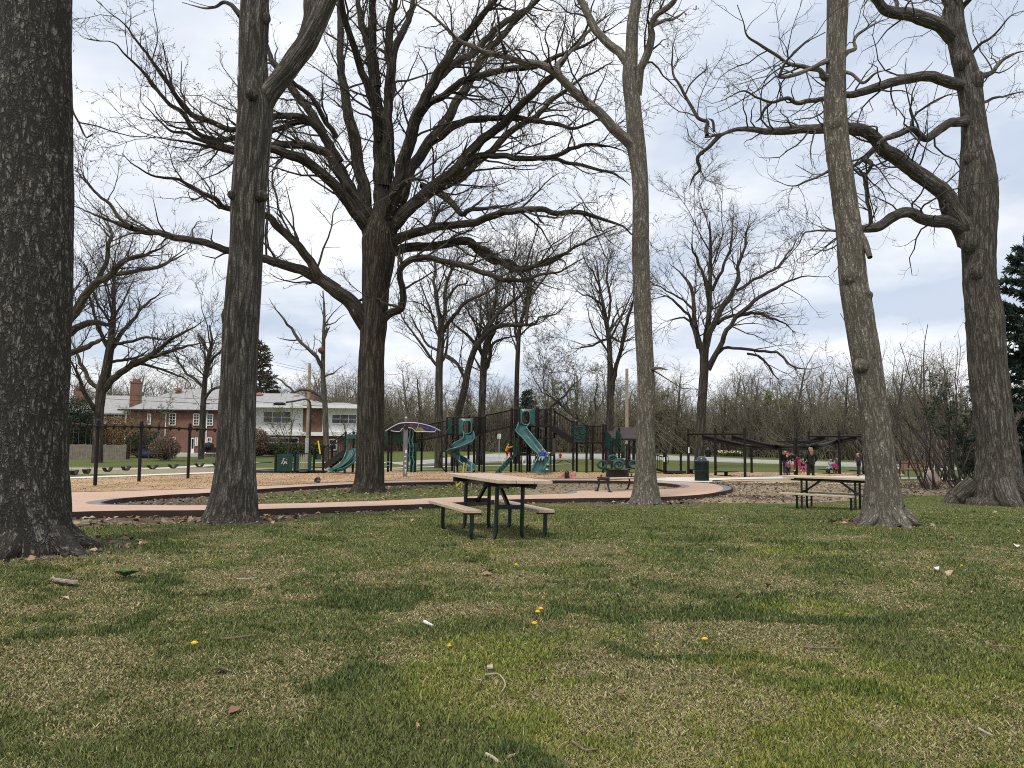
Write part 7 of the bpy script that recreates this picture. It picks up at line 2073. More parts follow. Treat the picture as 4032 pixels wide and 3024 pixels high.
# ------------------------------------------------------------------ picnic tables
def picnic(label, loc, ang, m, zt=.862, L_=2.4, W=.82, brace='v'):
    """long axis along local x; built at loc and turned by ang"""
    zg_ = gz(loc[0], loc[1])
    root = thing('picnic_table', label, 'picnic table', (loc[0], loc[1], zg_), 'picnic tables on the lawn', ang)
    WLOC[root] = np.zeros(3)          # parts are built in local coordinates
    for k in range(3):
        MB().box((0, (k - 1) * (W / 3 + .002), zt - .025), (L_, W / 3 - .008, .05)).build('top_plank', m, root, bevel=.006)
    for s in (-1, 1): MB().box((.245, s * .57, .392), (1.87, .25, .045)).build('bench_plank', m, root, bevel=.006)
    r = .03
    for k, x in enumerate((-.63, .76)):
        # frame: two uprights, ground sled, bench leg
        for s in (-1, 1):
            pts = [(x, s * .2, zt - .06), (x, s * .2, .1), (x, s * .22, .02), (x, s * .27, -.03), (x, s * .5, -.03), (x, s * .555, .02), (x, s * .57, .1), (x, s * .57, .36)]
            MB().tube(np.array(pts), r, 10, ref=np.array([1.0, 0, 0])).build('leg', M['green_metal'], root, True)
        MB().box((x, 0, zt - .085), (.05, W + .02, .07)).build('top_support', M['green_metal'], root, bevel=.006)
        for s in (-1, 1): MB().box((x, s * .57, .358), (.05, .27, .022)).build('bench_support', M['green_metal'], root)
        MB().box((x, 0, .45), (.045, .36, .06)).build('cross_bar', M['green_metal'], root)
        sx = 1 if x < 0 else -1
        MB().beam((x, 0, .43), (x + sx * .5, 0, zt - .07), .045, .05).build('brace', M['green_metal'], root)
        for s in (-1, 1): MB().tube([(x, s * .2 - s * .034, zt - .1), (x, s * .2 + s * .034, zt - .1)], .016, 8).build('bolt', M['pale_metal'], root, True)
    for s in (-1, 1): MB().box((0, s * .2, zt - .1), (L_ - .3, .045, .05)).build('side_rail', M['green_metal'], root, bevel=.005)
    return root


# table 1: ends taken from its corners in the photograph
tb_ = picnic('tan planked picnic table in the middle of the lawn, its end towards the viewer', (-.26, 11.76), math.radians(112), M['tan_plank'])
tb_.rotation_euler.x = .02
picnic('tan planked picnic table seen from its long side, partly behind the leaning trunk', (8.64, 20.76), math.radians(140), M['tan_plank2'])

# ------------------------------------------------------------------ benches
ang = math.radians(42); a = at('c5', 430, 1446, HP); L_ = 1.75
ux = np.array([math.cos(ang), math.sin(ang)]); ctr = a[:2] + ux * (L_ / 2 - .1)
zb_ = gz(ctr[0], ctr[1]) + HP
bn = thing('backless_bench', 'backless bench with tan slats and black bowed legs on the tan path', 'bench', (ctr[0], ctr[1], zb_), None, ang); WLOC[bn] = np.zeros(3)
for k in range(4): MB().box((0, (k - 1.5) * .115, .44), (L_ - .16, .1, .035)).build('slat', M['tan_plank'], bn, bevel=.005)
for x in (-L_ / 2 + .05, L_ / 2 - .05):
    mb = MB()
    for s in (-1, 1):
        q = catmull(np.array([[x, s * .26, .42, 1], [x, s * .2, .36, 1], [x, s * .2, .25, 1], [x, s * .25, .1, 1], [x, s * .31, .0, 1.0]]), .04)[:, :3]
        mb.tube(q, .032, 8, ref=np.array([1.0, 0, 0])); mb.box((x, s * .31, .012), (.09, .12, .024))
    mb.box((x, 0, .41), (.06, .5, .05)); mb.box((x, 0, .475), (.08, .54, .04))
    mb.build('leg_frame', M['black_metal'], bn, bevel=.005)
    MB().lathe((x, .1, .49), [(.02, 0), (.02, .05), (.05, .06), (.05, .08), (.001, .09)], 10).build('knob', M['black_metal'], bn, True)
MB().box((0, 0, .405), (L_ - .2, .05, .03)).build('stretcher', M['black_metal'], bn)

a = at('c8', 505, 1016); d = a[1]; zb_ = gz(a[0], d); u = unit('c8', d)
wb = thing('park_bench', 'brown slatted bench seen from behind at the right beside the leafless shrub', 'bench', (a[0], d, zb_))
x0, x1 = P('c8', 372, 950, d)[0], P('c8', 640, 950, d)[0]
for k in range(5):
    z = zb_ + .52 + k * .095; MB().box(((x0 + x1) / 2, d - .02 + .02 * (4 - k) * -.6, z), (x1 - x0 - .05, .03, .08)).build('back_slat', M['brown_slat'], wb, bevel=.004)
for k in range(4): MB().box(((x0 + x1) / 2, d + .16 + k * .12, zb_ + .43), (x1 - x0 - .05, .1, .035)).build('seat_slat', M['brown_slat'], wb, bevel=.004)
for x in np.linspace(x0, x1, 4):
    MB().tube([(x, d - .16, zb_ + .98), (x, d - .06, zb_ + .6), (x, d, zb_ + .42), (x, d - .02, zb_ + .2), (x, d - .1, zb_ - .02)], .03, 8, ref=np.array([1.0, 0, 0])).build('back_frame', M['black_metal'], wb, True)
for x in (x0, x1):
    MB().tube([(x, d, zb_ + .42), (x, d + .5, zb_ + .4), (x, d + .56, zb_ - .02)], .03, 8, ref=np.array([1.0, 0, 0])).tube([(x, d - .02, zb_ + .66), (x, d + .5, zb_ + .64), (x, d + .52, zb_ + .42)], .025, 8, ref=np.array([1.0, 0, 0])).build('arm_frame', M['black_metal'], wb, True)
MB().tube([(x0, d - .15, zb_ + 1.0), (x1, d - .15, zb_ + 1.0)], .02, 8).build('top_rail', M['black_metal'], wb, True)


# ------------------------------------------------------------------ litter bins
def bin_(label, c, x0, x1, ytop, ybody, ybot, dome=True):
    q = at(c, (x0 + x1) / 2, ybot, 0); X, Y = q[0], q[1]; z0 = gz(X, Y) + .03; u = unit(c, Y); r = (x1 - x0) / 2 * u; hb = (ybot - ybody) * u; ht = (ybody - ytop) * u
    o = thing('litter_bin', label, 'bin', (X, Y, z0))
    MB().lathe((X, Y, z0), [(r * .86, .02), (r * .88, hb * .97)], 28).build('liner', M['rubber'], o, True)
    mb = MB(); n = 44
    for k in range(n):
        a = 2 * math.pi * k / n; p = np.array([X + math.cos(a) * r * .97, Y + math.sin(a) * r * .97, z0 + hb / 2])
        Mx = np.array([[math.cos(a), -math.sin(a), 0], [math.sin(a), math.cos(a), 0], [0, 0, 1]]); mb.box(p, (.02, r * .085, hb * .9), Mx)
    mb.build('slats', M['green_metal'], o)
    mb = MB()
    for z in (.03, hb * .5, hb * .95): mb.lathe((X, Y, z0 + z), [(r * .9, -.035), (r * 1.02, -.03), (r * 1.02, .03), (r * .9, .035)], 28)
    mb.build('hoop', M['green_metal'], o, True)
    MB().lathe((X, Y, z0 + hb * .98), [(r * 1.0, 0), (r * 1.0, .03), (r * .74, .06), (r * .73, ht * .35), (r * .62, ht * .65), (r * .36, ht * .92), (.001, ht)], 24).build('dome_lid', M['dome'], o, True)
    return o


M['dome'] = mat('dome', (.035, .04, .042), .3, var=.2, scale=4, spec=.6)
bin_('dark green slatted litter bin with a domed lid on the white pavement', 'c6', 285, 467, 820, 890, 1144)
bin_('dark litter bin across the lawn behind the lone oak', 'c6', 428, 490, 700, 738, 828)

# ------------------------------------------------------------------ speed sign, hydrant, bicycle racks
d = 76.0; q = P('c4', 216, 940, d); z0 = gz(q[0], d)
sg = thing('speed_sign', 'white speed limit 30 sign on a thin post across the street', 'sign', (q[0], d, z0))
zt = P('c4', 216, 690, d)[2]; zb2 = P('c4', 216, 757, d)[2]; wd = 46 * unit('c4', d)
MB().tube([(q[0], d, z0 - .2), (q[0], d, zt)], .035, 8).build('post', M['pale_metal'], sg, True)
pl = MB().box((q[0], d - .05, (zt + zb2) / 2), (wd, .02, zt - zb2)).build('plate', M['white'], sg)
M['ink'] = mat('ink', (.01, .01, .01), .6)
bm_ = MB()
for zz in (zt - .016, zb2 + .016): bm_.box((q[0], d - .063, zz), (wd - .03, .004, .01))
for sx in (-1, 1): bm_.box((q[0] + sx * (wd / 2 - .016), d - .063, (zt + zb2) / 2), (.01, .004, zt - zb2 - .045))
bm_.build('border', M['ink'], pl)
for txt, zz, sz in (('SPEED', zt - .135, .085), ('LIMIT', zt - .225, .085), ('30', zb2 + .05, .27)):
    cu = bpy.data.curves.new('lettering', 'FONT'); cu.body = txt; cu.size = sz; cu.align_x = 'CENTER'; cu.extrude = .002
    t_ = bpy.data.objects.new('t', cu); COL.objects.link(t_); bpy.context.view_layer.update()
    me = bpy.data.meshes.new_from_object(t_.evaluated_get(bpy.context.evaluated_depsgraph_get())); bpy.data.objects.remove(t_); me.materials.clear()
    o = link('lettering', me, M['ink'], pl); o.location = np.array((q[0], d - .066, zz)) - WLOC[sg]; o.rotation_euler = (math.radians(90), 0, 0)

q = at('c4', 1016, 1012); d = q[1]; X = q[0]; z0 = gz(X, d); u = unit('c4', d); H = 80 * u
hy = thing('fire_hydrant', 'red fire hydrant at the far kerb of the lawn', 'hydrant', (X, d, z0))
MB().lathe((X, d, z0), [(H * .26, 0), (H * .26, H * .07), (H * .18, H * .09), (H * .17, H * .6), (H * .22, H * .62), (H * .22, H * .68), (H * .18, H * .72), (H * .13, H * .86), (H * .05, H * .92), (H * .05, H), (.001, H)], 16).build('barrel', M['red'], hy, True)
MB().tube([(X - H * .27, d, z0 + H * .5), (X + H * .27, d, z0 + H * .5)], H * .085, 10).tube([(X, d - H * .3, z0 + H * .42), (X, d, z0 + H * .42)], H * .12, 10).build('outlet', M['red'], hy, True)
for k, (x, r_, lab) in enumerate(((262, 34, 'leftmost white hoop bicycle rack on the lawn, beside the climbing plank'), (345, 0, ''), (532, 32, 'white hoop bicycle rack seen between the posts of the tall tower'), (655, 32, 'white hoop bicycle rack left of the low end of the tall slide'))):
    if not r_: continue
    q = at('c4', x + 15, 1096); d = q[1]; X = q[0]; z0 = gz(X, d); R = r_ * unit('c4', d) * 1.35
    o = thing('bicycle_rack', lab, 'bicycle rack', (X, d, z0), 'white hoop bicycle racks')
    an = math.radians(60)
    pts = [(X + math.cos(an) * R * math.cos(a), d + math.sin(an) * R * math.cos(a), z0 + R * .9 + R * 1.0 * math.sin(a)) for a in np.linspace(-.55 * math.pi + .0, 1.45 * math.pi, 28)]
    MB().tube(np.array(pts), .04, 8).build('hoop', M['white'], o, True)
    MB().tube([(X, d, z0 - .1), (X, d, z0 + .12)], .035, 8).build('stub', M['white'], o, True)
# sawhorse like park table on the far lawn
q = at('c4', 1065, 1090); d = q[1]; X = q[0]; z0 = gz(X, d); u = unit('c4', d)
o = thing('trestle', 'dark slanting trestle braces on the lawn below the long ramp', 'trestle', (X, d, z0))
for sx in (-1, 1):
    MB().beam((X, d, z0 + 62 * u), (X + sx * 105 * u, d, z0 + 8 * u), .05, .05).build('brace', M['green_metal'], o)
MB().box((X, d, z0 + 66 * u), (70 * u, .5, .05)).build('top', M['tan_plank'], o)

# ------------------------------------------------------------------ bags, rucksack, stakes
def bag(label, c, x0, x1, y0, y1, m, cat, seed, name):
    q = at(c, (x0 + x1) / 2, y1, HP if c == 'c4' else .02); X, Y = q[0], q[1]; u = unit(c, Y); W = (x1 - x0) * u; H = (y1 - y0) * u; z0 = q[2]
    rng = np.random.default_rng(seed)
    root = thing(name, label, cat, (X, Y, z0))
    nx_, nz_, ny_ = 9, 8, 5
    mb = MB(); n = 24
    prof = []
    for k in range(nz_ + 1):
        f = k / nz_
        ring = []
        for a in np.arange(n) * 2 * math.pi / n:
            e = 4; r = (abs(math.cos(a)) ** e + abs(math.sin(a)) ** e) ** (-1 / e)
            cr = 1 + .22 * (vnoise(np.array(a * 1.3 + seed), np.array(f * 4.0)) - .5) * (.3 + f)
            ring.append((X + math.cos(a) * r * W / 2 * cr * (1 - .06 * f), Y + math.sin(a) * r * W * .26 * cr * (1 - .45 * f), z0 + H * f * (1 + .12 * math.sin(a * 2 + seed) * f)))
        prof.append(ring)
    V = np.array(prof).reshape(-1, 3); i = np.arange(nz_)[:, None] * n; j = np.arange(n)[None]; j2 = (j + 1) % n
    mb.add(V, np.stack([i + j, i + j2, i + n + j2, i + n + j], -1).reshape(-1, 4), ngons=[list(range(n))[::-1]])
    o = mb.build('bag_body', m, root, True); o.modifiers.new('thick', 'SOLIDIFY').thickness = .006
    for s in (-1, 1):
        q = np.array([[X - W * .2, Y + s * W * .1, z0 + H * .95, 1], [X - W * .12, Y + s * W * .13, z0 + H * 1.12, 1], [X + W * .1, Y + s * W * .13, z0 + H * 1.12, 1], [X + W * .2, Y + s * W * .1, z0 + H * .95, 1]])
        MB().tube(catmull(q, .03)[:, :3], .008, 5).build('handle', m, root, True)
    return root


M['coral'] = mat('coral', (.62, .2, .13), .55, var=.3, scale=9, col2=(.8, .42, .34), bump=.4, bscale=18)
bag('coral orange shopping bag left of the black bag, beyond the path', 'c4', 1018, 1080, 1182, 1274, M['coral'], 'bag', 1, 'shopping_bag')
bag('black bag standing between the two coral shopping bags', 'c4', 1072, 1128, 1186, 1276, M['rubber'], 'bag', 2, 'black_bag')
bag('wide coral orange shopping bag right of the black bag, beyond the path', 'c4', 1122, 1220, 1188, 1274, M['coral'], 'bag', 3, 'shopping_bag')
q = at('c2', 832, 1184, .02); u = unit('c2', q[1]); X, Y, z0 = q
rk = thing('rucksack', 'dark grey green rucksack slumped on the wood chips left of the great oak', 'rucksack', (X, Y, z0))
MB().ball((X - 2 * u, Y, z0 + 24 * u), (30 * u, 24 * u, 26 * u), 12, 8).ball((X + 10 * u, Y - .1, z0 + 12 * u), (20 * u, 14 * u, 14 * u), 10, 7).ball((X + 12 * u, Y, z0 + 42 * u), (10 * u, 9 * u, 10 * u), 10, 6).build('pack', mat('pack_cloth', (.03, .04, .035), .8, var=.7, scale=9, bump=.6, bscale=12, col2=(.14, .17, .15)), rk, True)
MB().tube([(X - 26 * u, Y - .05, z0 + 8 * u), (X - 22 * u, Y - .12, z0 + 30 * u), (X - 4 * u, Y - .14, z0 + 44 * u)], .02, 6).build('strap', M['rubber'], rk, True)
stk = []
for lab, xb, yb2, xt2, yt2 in (('leftmost wooden stake behind the picnic table', 985, 1390, 978, 1122), ('tilted wooden stake with yellow tape behind the picnic table', 1046, 1392, 1086, 1062), ('thin wooden stake leaning between the taped stakes', 1092, 1372, 1116, 1095), ('rightmost wooden stake in the row with yellow tape', 1184, 1396, 1186, 1072)):
    q = at('c3', xb, yb2); t = P('c3', xt2, yt2, q[1] + (.1 if xt2 != xb else 0))
    o = thing('wooden_stake', lab, 'stake', tuple(q), 'wooden stakes around the bare patch')
    MB().beam(q - (0, 0, .15), t, .04, .035, (0, 1, 0)).build('stake', M['stake'], o, bevel=.003)
    if xt2 == 1086: MB().beam(q * .62 + t * .38, t - (0, .0, .02), .048, .044, (0, 1, 0)).build('tape_wrap', M['yellow'], o)
    stk.append((q, t))
tp = MB()
for (i_, fa, j_, fb) in ((0, .12, 1, .32), (1, .34, 0, .05), (2, .3, 3, .25), (1, .2, 2, .1)):
    a = stk[i_][0] * (1 - fa) + stk[i_][1] * fa; b = stk[j_][0] * (1 - fb) + stk[j_][1] * fb
    mid = (a + b) / 2 - np.array([0, .03, .05])
    for p_, q_ in ((a, mid), (mid, b)): tp.beam(p_, q_, .004, .05)
ob = tp.build('barrier_tape', M['yellow'], None, loc=tuple(stk[1][0])); tag(ob, 'yellow tape strung slack between the wooden stakes', 'tape')

# boulder and daffodils
q = at('c8', 770, 1105); X, Y = q[0], q[1] + .5; z0 = gz(X, Y); u = unit('c8', Y)
bl_ = MB().ball((0, 0, 0), 1, 26, 18); Vb = bl_.V[0]
nn = fbm(Vb[:, 0] * 1.7 + 5, Vb[:, 1] * 1.3 + Vb[:, 2] * 1.9 + 9, 4)
bl_.V[0] = Vb * (.75 + .5 * nn)[:, None] * np.array([88 * u, 80 * u, 100 * u]) + np.array([X, Y, z0 + 75 * u])
o = bl_.build('boulder', mat('granite', (.4, .29, .25), .9, var=.3, scale=3, bump=.6, bscale=9, col2=(.55, .44, .39)), None, True, loc=(X, Y, z0)); tag(o, 'large pinkish boulder behind the leafless shrub stems', 'boulder')
for k, (x, y) in enumerate(((678, 812), (745, 810), (838, 814))):
    q = at('c6', x, y + 8); rng = np.random.default_rng(80 + k)
    o = thing('daffodil_clump', ['leftmost clump of white daffodils beyond the street', 'middle clump of white daffodils beyond the street', 'rightmost and widest clump of white daffodils beyond the street'][k], 'flowers', tuple(q), 'daffodil clumps at the wood edge')
    n = 90; w_ = 1.1 if k < 2 else 1.5
    c3 = q + np.stack([rng.normal(size=n) * w_ * .5, rng.normal(size=n) * .4, .15 + .25 * rng.random(n)], 1)
    v, qq = leaf_quads(c3, .14, rng); link('leaves', mesh_np('leaves', v - q, [qq], False), M['leaf_green'], o)
    n = 34; c3 = q + np.stack([rng.normal(size=n) * w_ * .5, rng.normal(size=n) * .35 - .1, .4 + .25 * rng.random(n)], 1)
    v, qq = leaf_quads(c3, .12, rng); link('blooms', mesh_np('blooms', v - q, [qq], False), M['bloom'] if 'bloom' in M else M.setdefault('bloom', mat('bloom', (.7, .68, .4), .7)), o)

# ------------------------------------------------------------------ dandelions, sticks, scraps on the lawn
M['dandelion'] = mat('dandelion', (.8, .5, .01), .7, var=.2, scale=60)
M['stem'] = mat('stem', (.1, .14, .04), .7)
dan = [('g1', 1260, 876, 'dandelion standing alone in the lawn at the left', 1.1), ('g2', 1133, 368, 'dandelion in dry grass just in front of the picnic table', 1.0), ('g2', 1293, 653, 'upper right dandelion of the close pair in the lawn', 1.0), ('g2', 1272, 672, 'lower left dandelion of the close pair in the lawn', 1.05),
       ('g2', 1251, 748, 'dandelion just nearer than the close pair', 1.05), ('g2', 700, 893, 'half closed dandelion nearest the bottom of the picture', .75), ('g2', 560, 385, 'tiny dandelion bud left of the picnic table legs', .6), ('g3', 142, 850, 'dandelion in the bright green patch at the right', 1.0), ('g3', 1808, 374, 'faint dandelion far right in the lawn', .8)]
for k, (c, x, y, lab, s) in enumerate(dan):
    q = at(c, x, y, .055); z0 = gz(q[0], q[1])
    o = thing('dandelion', lab, 'dandelion', (q[0], q[1], z0), 'dandelions in the lawn')
    MB().tube([(q[0], q[1], z0 - .01), (q[0], q[1], q[2])], .0035, 6).build('stem', M['stem'], o, True)
    mb = MB(); rg = np.random.default_rng(k)
    for a in np.linspace(0, 2 * math.pi, 26)[:-1]:
        for rr_, zz in ((.021, .004), (.014, .011)):
            a2 = a + rg.random() * .3; dx_ = np.array([math.cos(a2), math.sin(a2), 0]); n_ = np.array([-dx_[1], dx_[0], 0]) * .0028
            c0 = q + dx_ * .002; c1 = q + dx_ * rr_ * s + np.array([0, 0, zz])
            mb.add([c0 - n_, c0 + n_, c1 + n_, c1 - n_], [[0, 1, 2, 3]])
    mb.ball(q + (0, 0, .002), (.016 * s, .016 * s, .011 * s), 10, 6)
    mb.build('flower_head', M['dandelion'], o)
M['stick'] = mat('stick', (.16, .12, .085), .9, var=.35, scale=30)
M['stick_pale'] = mat('stick_pale', (.36, .31, .23), .9, var=.25, scale=30)
M['paper'] = mat('paper', (.6, .6, .57), .8, var=.08, scale=20)
for lab, c, pts, r, m, nm in (('long brown stick lying in the grass right of the lone left dandelion', 'g1', [(1430, 850), (1520, 842), (1590, 832), (1662, 822)], .009, 'stick', 'stick'),
                              ('thin pale stick in dry grass at the upper left of the lawn', 'g1', [(1535, 460), (1600, 458), (1665, 452)], .007, 'stick_pale', 'stick'),
                              ('short white stick left of the dandelions', 'g2', [(540, 738), (568, 752), (592, 762)], .014, 'paper', 'stick'),
                              ('curled pale twig in the middle of the lawn', 'g2', [(930, 1082), (1010, 1074), (1050, 1110), (1062, 1150), (1040, 1188)], .005, 'stick_pale', 'twig'),
                              ('straight thin twig right of the curled pale twig', 'g2', [(1070, 1052), (1180, 1044), (1280, 1036)], .003, 'stick', 'twig'),
                              ('pale crooked stick at the bottom edge of the picture', 'g2', [(938, 1596), (985, 1620), (1030, 1655)], .009, 'stick_pale', 'stick'),
                              ('pale peeled stick beside the crooked stick at the bottom edge', 'g2', [(1078, 1614), (1120, 1602), (1162, 1586)], .008, 'stick_pale', 'stick'),
                              ('dark bent stick in the lower middle of the lawn', 'g2', [(1495, 1510), (1535, 1540), (1590, 1572), (1660, 1560)], .006, 'stick', 'stick'),
                              ('thin dark stick lying level in the right part of the lawn', 'g3', [(785, 900), (890, 908), (1010, 908)], .006, 'stick', 'stick'),
                              ('pale diagonal stick near the lower right corner', 'g3', [(1918, 1430), (1960, 1452), (2010, 1475)], .006, 'stick_pale', 'stick'),
                              ('dark stick lying flat at the right edge of the lawn', 'g3', [(2005, 893), (2100, 896), (2160, 902)], .006, 'stick', 'stick')):
    q = np.array([at(c, x, y, .022) for x, y in pts]); q = catmull(np.c_[q, np.full(len(q), r)], .04)
    o = MB().tube(q[:, :3], q[:, 3] * np.linspace(1.1, .7, len(q)), 7, ref=np.array([0.1, .1, 1.0])).build(nm, M[m], None, True, loc=tuple(q[0, :3])); tag(o, lab, nm)


def scrap(name, label, cat, c, pts, m, h=.02, bend=.03):
    q = np.array([at(c, x, y, .03) for x, y in pts]); q = q.mean(0) + (q - q.mean(0)) * .65; q[:, 2] += R_.random(len(q)) * bend * .6
    o = MB().plate(q, (0, 0, h)).build(name, m, None, loc=tuple(q[0])); tag(o, label, cat)


scrap('paper_scrap', 'white curved paper scrap on the lawn at the right edge', 'litter', 'g3', [(2132, 232), (2160, 248), (2195, 240), (2192, 252), (2165, 258), (2138, 246)], M['paper'], .004)
scrap('paper_scrap', 'crumpled pale scrap in the lawn at the upper right', 'litter', 'g3', [(1615, 402), (1640, 388), (1672, 392), (1668, 408), (1635, 412)], M['paper'], .006, .05)
scrap('bark_piece', 'pale flat bark chip in the middle of the lawn', 'bark', 'g2', [(932, 1036), (990, 1034), (992, 1046), (936, 1050)], M['stick_pale'], .008)
scrap('dry_leaf', 'pale dry leaf left of the curled twig', 'leaf', 'g2', [(862, 1140), (885, 1112), (918, 1108), (910, 1132), (880, 1146)], mat('pale_leaf', (.42, .4, .33), .8), .003, .04)
scrap('dry_leaf', 'curled brown oak leaf on the lawn right of the middle', 'leaf', 'g2', [(1775, 1215), (1800, 1200), (1850, 1205), (1845, 1228), (1812, 1245), (1795, 1228)], mat('brown_leaf', (.2, .12, .07), .8), .003, .05)
scrap('dry_leaf', 'orange tan dry leaf low in the left middle of the lawn', 'leaf', 'g2', [(480, 1412), (505, 1402), (515, 1425), (500, 1445), (484, 1440)], mat('orange_leaf', (.5, .3, .13), .8), .003, .04)
scrap('dry_leaf', 'narrow tan dry leaf in the lower left lawn', 'leaf', 'g1', [(1758, 1318), (1775, 1292), (1800, 1282), (1790, 1306), (1768, 1320)], bpy.data.materials['orange_leaf'], .003, .03)
scrap('bark_piece', 'long weathered bark slab lying before the thick left trunk', 'bark', 'g1', [(282, 448), (330, 452), (400, 470), (480, 478), (548, 482), (552, 505), (470, 508), (380, 492), (310, 475)], mat('old_bark', (.27, .225, .17), .95, var=.5, scale=25, bump=.8), .012, .02)
q = at('g1', 810, 445, .02)
o = thing('broad_leaf_weed', 'green broad leaved weed in bare soil near the thick left trunk', 'weed', tuple(q))
mb = MB()
for k in range(11):
    a = k * 2.4; dx_ = np.array([math.cos(a), math.sin(a), 0]); n_ = np.array([-dx_[1], dx_[0], 0]); Lw = .08 + .03 * (k % 3)
    mb.add([q, q + dx_ * Lw * .5 + n_ * .035 + (0, 0, .06), q + dx_ * Lw + (0, 0, .05 + .02 * (k % 2)), q + dx_ * Lw * .5 - n_ * .035 + (0, 0, .06)], [[0, 1, 2, 3]])
mb.build('leaves', mat('weed_leaf', (.06, .13, .03), .7, var=.3, scale=20), o)


# ------------------------------------------------------------------ people
def skin_mesh(name, chains, m, parent, sub=1, root_i=0):
    """chains: list of lists of (key, (x,y,z), radius); shared keys join"""
    idx = {}; V = []; Rr = []; E = []
    for ch in chains:
        prev = None
        for key, p, r in ch:
            if key not in idx: idx[key] = len(V); V.append(p); Rr.append(r)
            if prev is not None and prev != idx[key]: E.append((prev, idx[key]))
            prev = idx[key]
    me = bpy.data.meshes.new(name); me.from_pydata([tuple(v) for v in V], E, [])
    o = link(name, me, m, parent)
    md = o.modifiers.new('skin', 'SKIN'); md.use_smooth_shade = True
    if not me.skin_vertices: return o
    sv = me.skin_vertices[0].data
    for k, r in enumerate(Rr):
        sv[k].radius = (r, r) if np.isscalar(r) else r
        sv[k].use_root = (k == root_i)
    s2 = o.modifiers.new('sub', 'SUBSURF'); s2.levels = sub; s2.render_levels = sub
    return o


